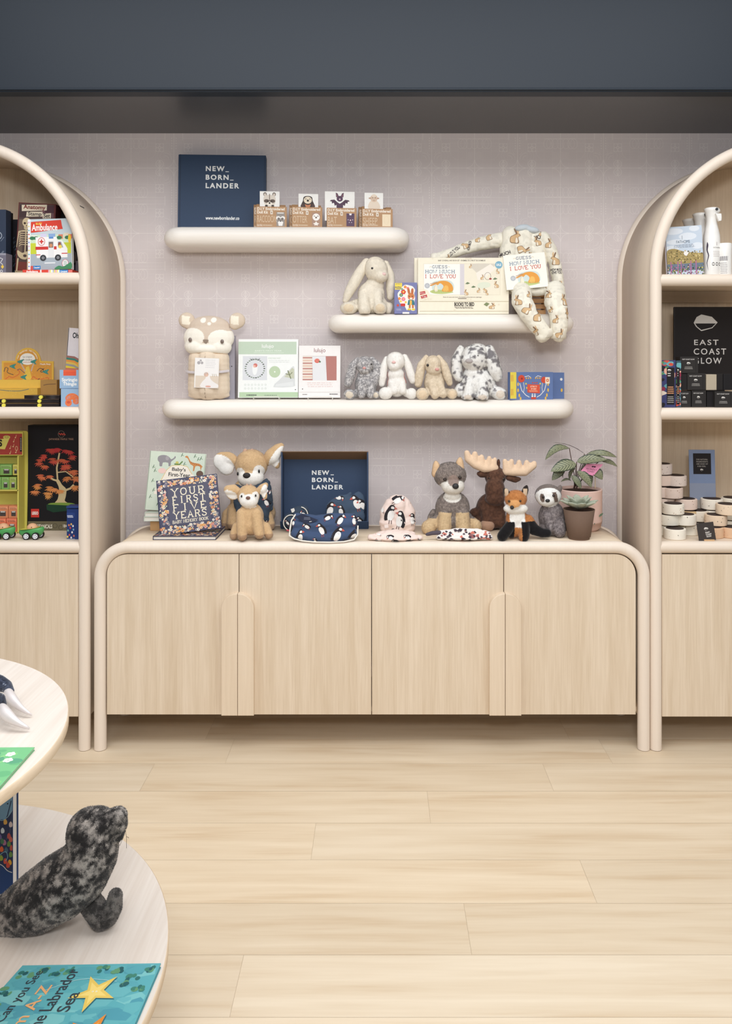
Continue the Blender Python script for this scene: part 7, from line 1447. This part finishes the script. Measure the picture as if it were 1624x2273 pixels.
def bright(x0, x1):
    def f(p):
        r = random.Random(int(x0)); W = x1 - x0; cs = [(206, 84, 66), (96, 150, 158), (60, 62, 104), (140, 46, 70), (226, 170, 150), (90, 150, 96), (222, 206, 190), (40, 36, 44), (110, 170, 176)]
        for i in range(34):
            x, y = r.uniform(x0 + 1, x1 - 4), r.uniform(802, 902); R = r.uniform(3, 9); p.poly([(min(x1, max(x0, q[0])), min(904.5, max(799.5, q[1]))) for q in smooth_closed([(x + R * math.cos(a) * r.uniform(.6, 1.3), y + R * math.sin(a) * r.uniform(.5, 1)) for a in np.linspace(0, 5.4, 6)], 3)], cs[i % 9])
        if W > 30: a, b_ = x1 - W * .45, x1 - W * .06
        else: a, b_ = x0 + W * .1, x0 + W * .7
        p.rect(a, 816, b_, 898, (34, 30, 32)); ecg_logo(p, a + 1.5, 819, (b_ - a) * .5, 6, (220, 216, 210)); p.rect(a + 2, 828, a + (b_ - a) * .5, 830, (210, 206, 200)); p.rect(a + 2, 833, a + (b_ - a) * .5, 835, (210, 206, 200)); p.lines(a + 1, 858, b_ - 1, 876, 4, (214, 150, 110), 2, .5); p.lines(a + 1, 880, b_ - 1, 896, 4, (180, 176, 172), 2, .4)
    return f
b3('patterned_carton', 'bright multicoloured carton with a black label beside the right unit post', 'box', (1455, 799.5, 1499, 904.5), YC + .01, .05, ZB2, (62, 66, 110), bright(1455, 1499))
b3('patterned_carton', 'slim multicoloured carton peeking out right of the wider patterned one', 'box', (1500, 800.5, 1511, 904.5), YC + .02, .05, ZB2, (62, 84, 96), bright(1500, 1511))
# bottom shelf: bath bars, plaque, card
def rule(p):
    p.rect(1540, 1007, 1579, 1053, (34, 30, 32)); c = (190, 184, 178)
    for i, t_x in enumerate(('OUR NATURAL', 'INGREDIENTS', 'ARE KIND OF', 'A BIG DEAL.')): p.text(t_x, 1547 + (i == 3) * 2, 1019 + i * 5, 1572 - (i == 3) * 4, 1022 + i * 5, c, 0, 1.1)
    ecg_logo(p, 1555, 1041, 7, 5, (226, 222, 216), (34, 30, 32)); p.rect(1531, 1073, 1587, 1110, (144, 152, 172))
pq = b3('sign_holder', 'blue-grey upright plaque with a small black notice on the bottom right shelf', 'sign', (1531, 999, 1588, 1110), YC + .22, .004, Z(1110, YC + .22), (128, 144, 176), rule, yaw=-3, lean=4)
MB().box(-.04, -.005, ZC2 - Z(1110, YC + .22) + .004, .04, .03, .002, GLASSY(), .002).build('clear_foot', pq)
BT = M((62, 50, 46), .6)
def soap(px, py, Yq, z, tint, R=24.5, H_=23, lab='', speck=True):
    s = S(Yq); t = thing('bath_bar', lab, 'soap', (X(px, Yq), Yq + R * s * .9, z), (0, 0, R_(random.uniform(0, 360))), 'round bath bars'); r_ = R * s * .98; h = H_ * s
    pr = []; 
    for k in range(9): a = k / 8 * math.pi / 2; pr.append((r_ - .004 + .004 * math.sin(a), .004 - .004 * math.cos(a)))
    pr += [(r_ * 1.005, h * .5)] + [(r_ - .003 + .003 * math.cos(k / 6 * math.pi / 2), h - .003 + .003 * math.sin(k / 6 * math.pi / 2)) for k in range(7)] + [(.001, h)]
    mb = MB(); mb.lathe(pr, (0, 0, 0), M(tint, .75, noise=.05, nscale=70), 40, caps=False)
    rr_ = random.Random(int(px * 7 + py))
    if speck:
        for _ in range(16):
            a = rr_.uniform(0, 6.28); z_ = rr_.uniform(.12, .88) * h; L = rr_.uniform(.0006, .002); b_ = rr_.uniform(0, 3); q = Vector((math.cos(a), math.sin(a), 0)) * (r_ * 1.006); tt = Vector((-math.sin(a), math.cos(a), 0))
            mb.add([q + Vector((0, 0, z_)) + (tt * math.cos(k + b_) + Vector((0, 0, math.sin(k + b_)))) * L * (1 if k % 3 else 1.6) for k in range(6)], [tuple(range(6))], M((110, 100, 92) if rr_.random() < .6 else (176, 140, 120), .8))
    mb.build('bar', t); MB().lathe([(r_ * .80, h - .0002), (r_ * .80, h + .0014), (.0005, h + .0014)], (0, 0, 0), BT, 28, caps=False).build('round_label', t)
W1, W2, P1, A1 = (236, 228, 212), (240, 232, 218), (234, 212, 198), (222, 184, 150); h1 = 24.2
def zl(Yq, n): return ZC2 + n * (h1 * S(Yq) + .0018)
Yf = YC + .0; Ym_ = YC + .09; Yb = YC + .18
for args in ((1505, 1200, Yf, 0, W2, 'speckled ivory bar in front on the shelf, under the ivory stack'), (1491, 1188, Ym_ - .03, 1, W1, 'ivory bar in the second layer right beside the post'), (1528, 1188, Ym_ - .03, 1, W2, 'ivory bar in the second layer above the front bar'),
             (1478, 1190, Ym_, 0, W1, 'ivory bar on the shelf close to the post'), (1536, 1190, Ym_, 0, W1, 'ivory bar on the shelf behind the little black card'), (1501, 1160, Ym_ - .04, 2, W2, 'speckled ivory bar on top of the near ivory stack'),
             (1498, 1150, Yb - .03, 3, P1, 'pinkish bar in the fourth layer of the back stack'), (1470, 1150, Yb - .01, 3, P1, 'pinkish bar beside the post, fourth layer'), (1506, 1110, Yb - .01, 4, (230, 214, 204), 'pinkish-white bar in the fifth layer of the back stack'), (1474, 1100, Yb, 5, (226, 212, 204), 'topmost bar of the back stack next to the post'), (1478, 1120, Yb, 4, P1, 'pink bar in the fifth layer partly behind the post'),
             (1590, 1190, Yf + .03, 0, A1, 'peach bar on the shelf behind the little black card'), (1632, 1190, Yf + .03, 0, A1, 'peach bar on the shelf at the right photo edge'), (1597, 1165, Yf + .05, 1, (228, 204, 178), 'pale peach bar in the second layer at the right'), (1622, 1140, Yf + .04, 2, (230, 208, 182), 'pale peach bar third layer up at the right edge'),
             (1552, 1170, Ym_ + .04, 0, W1, 'off-white bar in the middle on the shelf'), (1556, 1160, Ym_ + .05, 1, (232, 222, 206), 'off-white bar with flower bits in the middle, second layer'), (1590, 1140, Ym_ + .06, 0, W1, 'off-white bar at the back on the shelf, right of the middle'), (1590, 1140, Ym_ + .06, 1, W2, 'off-white bar at the back, second layer'), (1588, 1120, Ym_ + .06, 2, W2, 'off-white bar at the back with dark sprigs, third layer'),
             (1634, 1120, Ym_ + .08, 0, W1, 'off-white bar at the back right on the shelf'), (1634, 1120, Ym_ + .08, 1, W1, 'off-white bar at the back right, second layer'), (1634, 1120, Ym_ + .08, 2, W1, 'off-white bar at the back right, third layer'), (1534, 1150, Yb - .04, 1, (214, 184, 140), 'honey coloured bar wedged between the white bars'), (1530, 1150, Yb - .03, 2, P1, 'pinkish bar above the honey coloured one'),
             (1480, 1150, Yb - .01, 0, P1, 'pinkish bar at the back on the shelf by the post'), (1480, 1150, Yb - .01, 1, P1, 'pinkish bar at the back, second layer by the post'), (1480, 1150, Yb - .01, 2, P1, 'pinkish bar at the back, third layer by the post'), (1534, 1150, Yb - .04, 0, W1, 'off-white bar at the back under the honey coloured one')):
    soap(args[0], args[1], args[2], zl(args[2], args[3]), args[4], lab=args[5])
def ecard(p):
    c = (222, 216, 210); ecg_logo(p, 1566, 1171, 10, 7, c, (62, 56, 54)); p.text('EAST', 1568, 1181, 1578, 1184.5, c, .03); p.text('COAST', 1568, 1185.5, 1581, 1189, c, .03); p.text('GLOW', 1569, 1190, 1580, 1193.5, c, .03)
cd = b3('table_card', 'small charcoal card with a pebble logo in a little wooden block', 'sign', (1551, 1160.5, 1589, 1201.5), YC - .012, .0012, ZC2 + .001, (62, 56, 54), ecard, roll=-7, lean=6, bev=.0005)
MB().box(-.021, -.004, 0, .021, .012, .006, WOOD((222, 184, 140), (206, 166, 122), 'x', sc=2), .0006).build('wooden_block', cd, (.006, 0, -.001), (R_(6), R_(7), 0))

# ================================================================== things on the round display table
def onplane(px, py, z):
    """place on a horizontal plane at height z seen at a pixel"""
    D_ = F * (H - z) / (py - VY); return Vector(((px - VX) * D_ / F, D_ - CAMD, z))
def flatbook(name, label, corners, z, th, col, edge, design, R, part=None):
    """book lying flat: corners far-left, far-right, near-right, near-left as pixels (may lie outside the frame)"""
    A, B, C, D_ = [onplane(x, y, z + th) for x, y in corners]; mb = MB(); o = (A + B + C + D_) / 4; o.z = z
    L = [q - o for q in (A, B, C, D_)]
    def slab(z0, z1, k, m): q = [Vector((p.x * k, p.y * k, z0)) for p in L] + [Vector((p.x * k, p.y * k, z1)) for p in L]; mb.add(q, [(3, 2, 1, 0), (4, 5, 6, 7), (0, 1, 5, 4), (1, 2, 6, 5), (2, 3, 7, 6), (3, 0, 4, 7)], m)
    cm = M(col, .45); t = min(.002, th * .25)
    # wind so that the top faces up
    n = (L[1] - L[0]).cross(L[3] - L[0])
    if n.z < 0: pass
    slab(0.0002, t, 1, cm); slab(t, th - t, .985, M(edge, .85)); slab(th - t, th, 1, cm)
    a = L[0]; u_ = L[1] - L[0]; v_ = L[3] - L[0]
    p = PR(mb, R, 0, 0, 1, 1, 0, fn=lambda u, v, e: (a.x + (L[1].x - a.x) * u * v + (L[3].x - a.x) * (1 - v) * (1 - u) + (L[2].x - a.x) * u * (1 - v), a.y + (L[1].y - a.y) * u * v + (L[3].y - a.y) * (1 - v) * (1 - u) + (L[2].y - a.y) * u * (1 - v), th + e))
    p.step = 5e-6; design(p); return mb.build(name, None, o, label=label, category='book')
# teal book: far edge from (50,2142) to (358,2137); the near edge lies below the frame
def sea(p):
    r = random.Random(4); p.rect(0, 0, 100, 100, (86, 158, 166))
    for i in range(150): x, y = r.uniform(3, 97), r.uniform(3, 97); a = r.uniform(3, 14); p.poly([(min(99, max(1, x + a * math.cos(q) * r.uniform(.6, 1.2))), min(99, max(1, y + a * .45 * math.sin(q) * r.uniform(.6, 1.2)))) for q in np.linspace(0, 5.5, 8)], r.choice([(82, 152, 162), (98, 166, 172), (74, 142, 156), (112, 176, 178), (92, 162, 168)])); p.k -= .7
    p.k += 1
    for x, y, s_ in ((8, 8, 8), (18, 5, 7), (28, 6, 6), (38, 5, 5), (85, 12, 6), (94, 5, 5), (92, 20, 5), (5, 20, 8), (3, 32, 6), (60, 4, 6), (72, 6, 5), (80, 16, 4)):
        for _ in range(7): a, b_ = x + r.uniform(-s_, s_) * .6, y + r.uniform(-s_, s_) * .4; p.circ(a, b_, r.uniform(1, 2.6), r.choice([(46, 104, 100), (60, 120, 104), (38, 88, 92), (90, 140, 104)]), 1.6, n=8)
    for pts in ([(30, 20), (50, 12), (75, 14)], [(45, 60), (60, 50), (85, 48)], [(10, 50), (25, 60), (40, 80)]): p.line(smooth_open(pts), .35, (170, 206, 206))
    def star(cx, cy, R, rot, c1, c2):
        P_ = []
        for k in range(10): a = R_(rot + k * 36); q = R if k % 2 == 0 else R * .36; P_.append((cx + q * math.cos(a), cy + q * .92 * math.sin(a)))
        p.poly([(x + .8, y + .8) for x, y in P_], (40, 96, 108)); p.poly(P_, c1); p.poly([(cx + (x - cx) * .62, cy + (y - cy) * .62) for x, y in P_], c2)
        for q in (-1, 1): p.circ(cx + q * 1.2, cy - .4, .5, (244, 240, 230)); p.circ(cx + q * 1.2, cy - .3, .22, (50, 40, 36))
    star(64, 22, 16, 235, (214, 184, 92), (226, 200, 116)); star(75, 52, 16, 215, (206, 128, 52), (222, 150, 74))
    for t, c, u0, y0, y1 in (('What Can you See', (52, 60, 66), 13, 5, 62), ('from A-Z', (214, 160, 110), 25, 16, 60), ('for the Labrador', (52, 60, 66), 36, 4, 62), ('Sea', (52, 60, 66), 47, 22, 36)):
        vs, fs = text_shape(t, .01); p.mb.add([p.tr((u0 + (1 - v_) * 8, y1 - u * (y1 - y0))) for u, v_ in vs], fs, p.mat(c)); p.k += 1
flatbook('picture_book', 'teal sea picture book with yellow and orange starfish lying on the lower tabletop', [(50, 2143), (357, 2138), (210, 2480), (-260, 2490)], ZL, .009, (80, 150, 160), (240, 236, 230), sea, (0, 0, 100, 100))
def grn(p):
    r = random.Random(3); p.rect(0, 0, 100, 100, (112, 176, 124))
    for i in range(40): x, y = r.uniform(5, 95), r.uniform(5, 95); a = r.uniform(4, 14); p.circ(x, y, min(a, x, 100 - x), r.choice([(98, 164, 116), (124, 188, 120), (86, 150, 116), (140, 196, 116)]), min(a * .6, y, 100 - y)); p.k -= .8
    p.k += 1
    for x, y in ((83, 14), (60, 12), (74, 34), (62, 48), (50, 20), (86, 26), (54, 60)):
        p.line([(x, y), (x - 16, y + 12)], 1.2, (150, 204, 128))
        for a in range(5): p.circ(x + 2.6 * math.cos(a * 1.257), y + 2.6 * math.sin(a * 1.257), 2, (240, 244, 228), n=10)
flatbook('picture_book', 'green picture book with white flowers lying on the upper tabletop', [(-150, 1660), (77, 1658.5), (-30, 1780), (-330, 1790)], ZU, .006, (112, 176, 124), (214, 208, 200), grn, (0, 0, 100, 100))
# upright blue sea book between the tiers
Yo = -CAMD + F * (H - ZL) / (1985 - VY)
def ocean(p):
    r = random.Random(9); p.rect(-80, 1740, 28, 1990, (44, 70, 118)); p.poly([(-80, 1740), (28, 1740), (28, 1802), (10, 1820), (-80, 1830)], (120, 160, 188)); p.poly([(-80, 1830), (10, 1820), (28, 1802), (28, 1935), (20, 1938), (0, 1922), (-80, 1900)], (50, 60, 92))
    p.line([(25, 1778), (17, 1810), (8, 1838)], 2, (40, 50, 80)); p.circ(17, 1785, 1.6, (40, 40, 50)); p.line([(28, 1800), (22, 1850), (14, 1866)], 3, (70, 80, 110))
    for x, y, c in ((12, 1826, (226, 176, 90)), (24, 1832, (222, 206, 200)), (6, 1846, (214, 226, 232)), (20, 1858, (196, 96, 90)), (24, 1866, (206, 110, 96)), (10, 1873, (176, 120, 150)), (5, 1870, (80, 130, 96)), (20, 1876, (110, 150, 80)), (4, 1888, (226, 110, 60)), (24, 1900, (110, 150, 80)), (12, 1915, (214, 90, 70)), (22, 1918, (226, 170, 60)), (3, 1908, (150, 170, 70)), (18, 1924, (206, 84, 66)), (26, 1885, (200, 96, 80)), (14, 1890, (80, 110, 130)), (0, 1860, (120, 110, 160))): p.poly(smooth_closed([(x - 3, y + 6), (x - 4, y - 2), (x, y - 7), (min(28, x + 4), y - 1), (min(28, x + 3), y + 5)], 2), c)
    p.line(smooth_open([(-20, 1800), (0, 1822), (16, 1816), (27, 1800)]), 1.4, (150, 190, 206)); p.line(smooth_open([(-20, 1915), (4, 1924), (16, 1936), (27, 1941)]), 1.6, (214, 216, 214)); p.line(smooth_open([(-4, 1905), (6, 1896), (14, 1894), (17, 1906), (12, 1915)]), 1.4, (130, 180, 196))
bx = carton('picture_book', 'upright dark blue ocean picture book standing between the two tabletops', 'book', (-80, 1740, 28, 1990), Yo, .03, ZL + .0004, (44, 70, 118), ocean, edges=(226, 220, 210))
# crab-like toy with silvery claws on the upper top
v = V(0, 1450, 9.02); kY = onplane(40, 1600, ZU); 
cw = Plush('plush_lobster', 'dark speckled soft toy with two silvery pointed claws on the upper tabletop', 'soft toy', v, 0, 1200, kY.y, ZU, k=(kY.y + CAMD) / F)
DK = mottle((34, 38, 50), (60, 66, 82), 30, 2, 3)
def spk(x, y, d, n):
    c = DK(x, y, d, n); q = vnoise(np.c_[x, y, d] / 9, 12) > .86; c[q] = (150, 156, 170); return c
def tw_(x, y, h):
    q = onplane(v.x(x), v.y(y), ZU + h) - cw.root.location; return (cw.cx + q.x / cw.s, cw.base - q.z / cw.s, -q.y / cw.s)
cw.body('body', [('cap', tw_(-260, 520, .05), 190, tw_(-20, 600, .04), 165, tw_(120, 660, .034), 130), ('cap', tw_(120, 660, .034), 130, tw_(205, 760, .03), 84), ('cap', tw_(-260, 900, .05), 180, tw_(-20, 930, .04), 130, tw_(50, 1020, .03), 84)], spk, fur=0, count=0, floor_=False, smooth=3)
SV = M((214, 206, 204), .38, .25)
def claw(pts):
    mb = MB(); P_ = [cw.P(*tw_(*q[:3])) for q in pts]; mb.tube([tuple(q) for q in P_], [q[3] * cw.s for q in pts], SV, 20, flat=.8); return mb.build('claw', cw.root)
def smp(L): return smooth_open(L, 5)
claw(smp([(125, 780, .028, 70), (170, 820, .027, 118), (240, 915, .026, 116), (330, 1015, .022, 92), (440, 1110, .016, 62), (560, 1190, .01, 36), (640, 1235, .005, 14)]))
claw(smp([(15, 1080, .03, 70), (50, 1130, .03, 122), (140, 1235, .028, 128), (260, 1330, .022, 98), (400, 1415, .015, 64), (520, 1475, .01, 40), (592, 1508, .006, 16)]))
cw.root.location.z = ZU + .0
# seal
v = V(0, 1740, 4.06); kY = onplane(190, 2060, ZL); kk = (kY.y + CAMD) / F
se = Plush('plush_seal', 'large mottled grey and black seal soft toy lying on the lower tabletop', 'soft toy', v, 700, 1300, kY.y, ZL, k=kk)
def sealc(x, y, d, n):
    P_ = np.c_[x, y, d]; q = vnoise(P_ / 70, 3) * .4 + vnoise(P_ / 24, 4) * .36 + vnoise(P_ / 9, 5) * .24; t = np.clip((q - .41) * 4.2, 0, 1)
    t = np.where(y > 1000 + (x - 700) * -.55 + 60, np.clip(t + .3, 0, 1), t); t = t[:, None]; return np.array([40., 38, 38]) * (1 - t) + np.array([172., 164, 157]) * t
se.body('body', [('cap', (-160, 1420, -100), 160, (100, 1210, -60), 205, (350, 1050, 0), 262, (560, 900, 40), 282, (740, 760, 60), 262, (850, 600, 60), 228, (860, 470, 60), 226, (830, 400, 60), 205),
                 ('cap', (900, 380, 80), 150, (1030, 300, 90), 110, (1090, 245, 90), 84), (1110, 300, 90, 64, 90, 70), (880, 360, 70, 200, 175, 170, -20), (960, 520, 80, 130, 150, 130), (1080, 380, 90, 70, 90, 66)],
        sealc, fur=.0075, count=70000, seed=8, wid=.0008, droop=.15, vox=.0035)
se.body('flipper', [('cap', (800, 1040, 10), 100, (860, 1120, 10), 104, (915, 1195, 25), 96, (985, 1165, 40), 88, (1035, 1085, 40), 76, (1050, 990, 35), 62), (970, 1145, 30, 112, 96, 55)], lambda x, y, d, n: sealc(x, y, d, n) * .72, fur=.007, count=16000, seed=9, wid=.0008, droop=.1, floor_=False)
for a, b_ in (((1150, 330, 90), (1160, 540, 70)), ((1140, 380, 90), (1110, 500, 100)), ((1160, 430, 80), (1180, 450, 70))): MB().tube([se.P(*a), (se.P(*a) + se.P(*b_)) / 2 + Vector((.002, 0, 0)), se.P(*b_)], .0004, M((70, 66, 62), .6), 5).build('whisker', se.root)
se.bead('nose', 1125, 250, 60, 26, (24, 22, 22), .4)
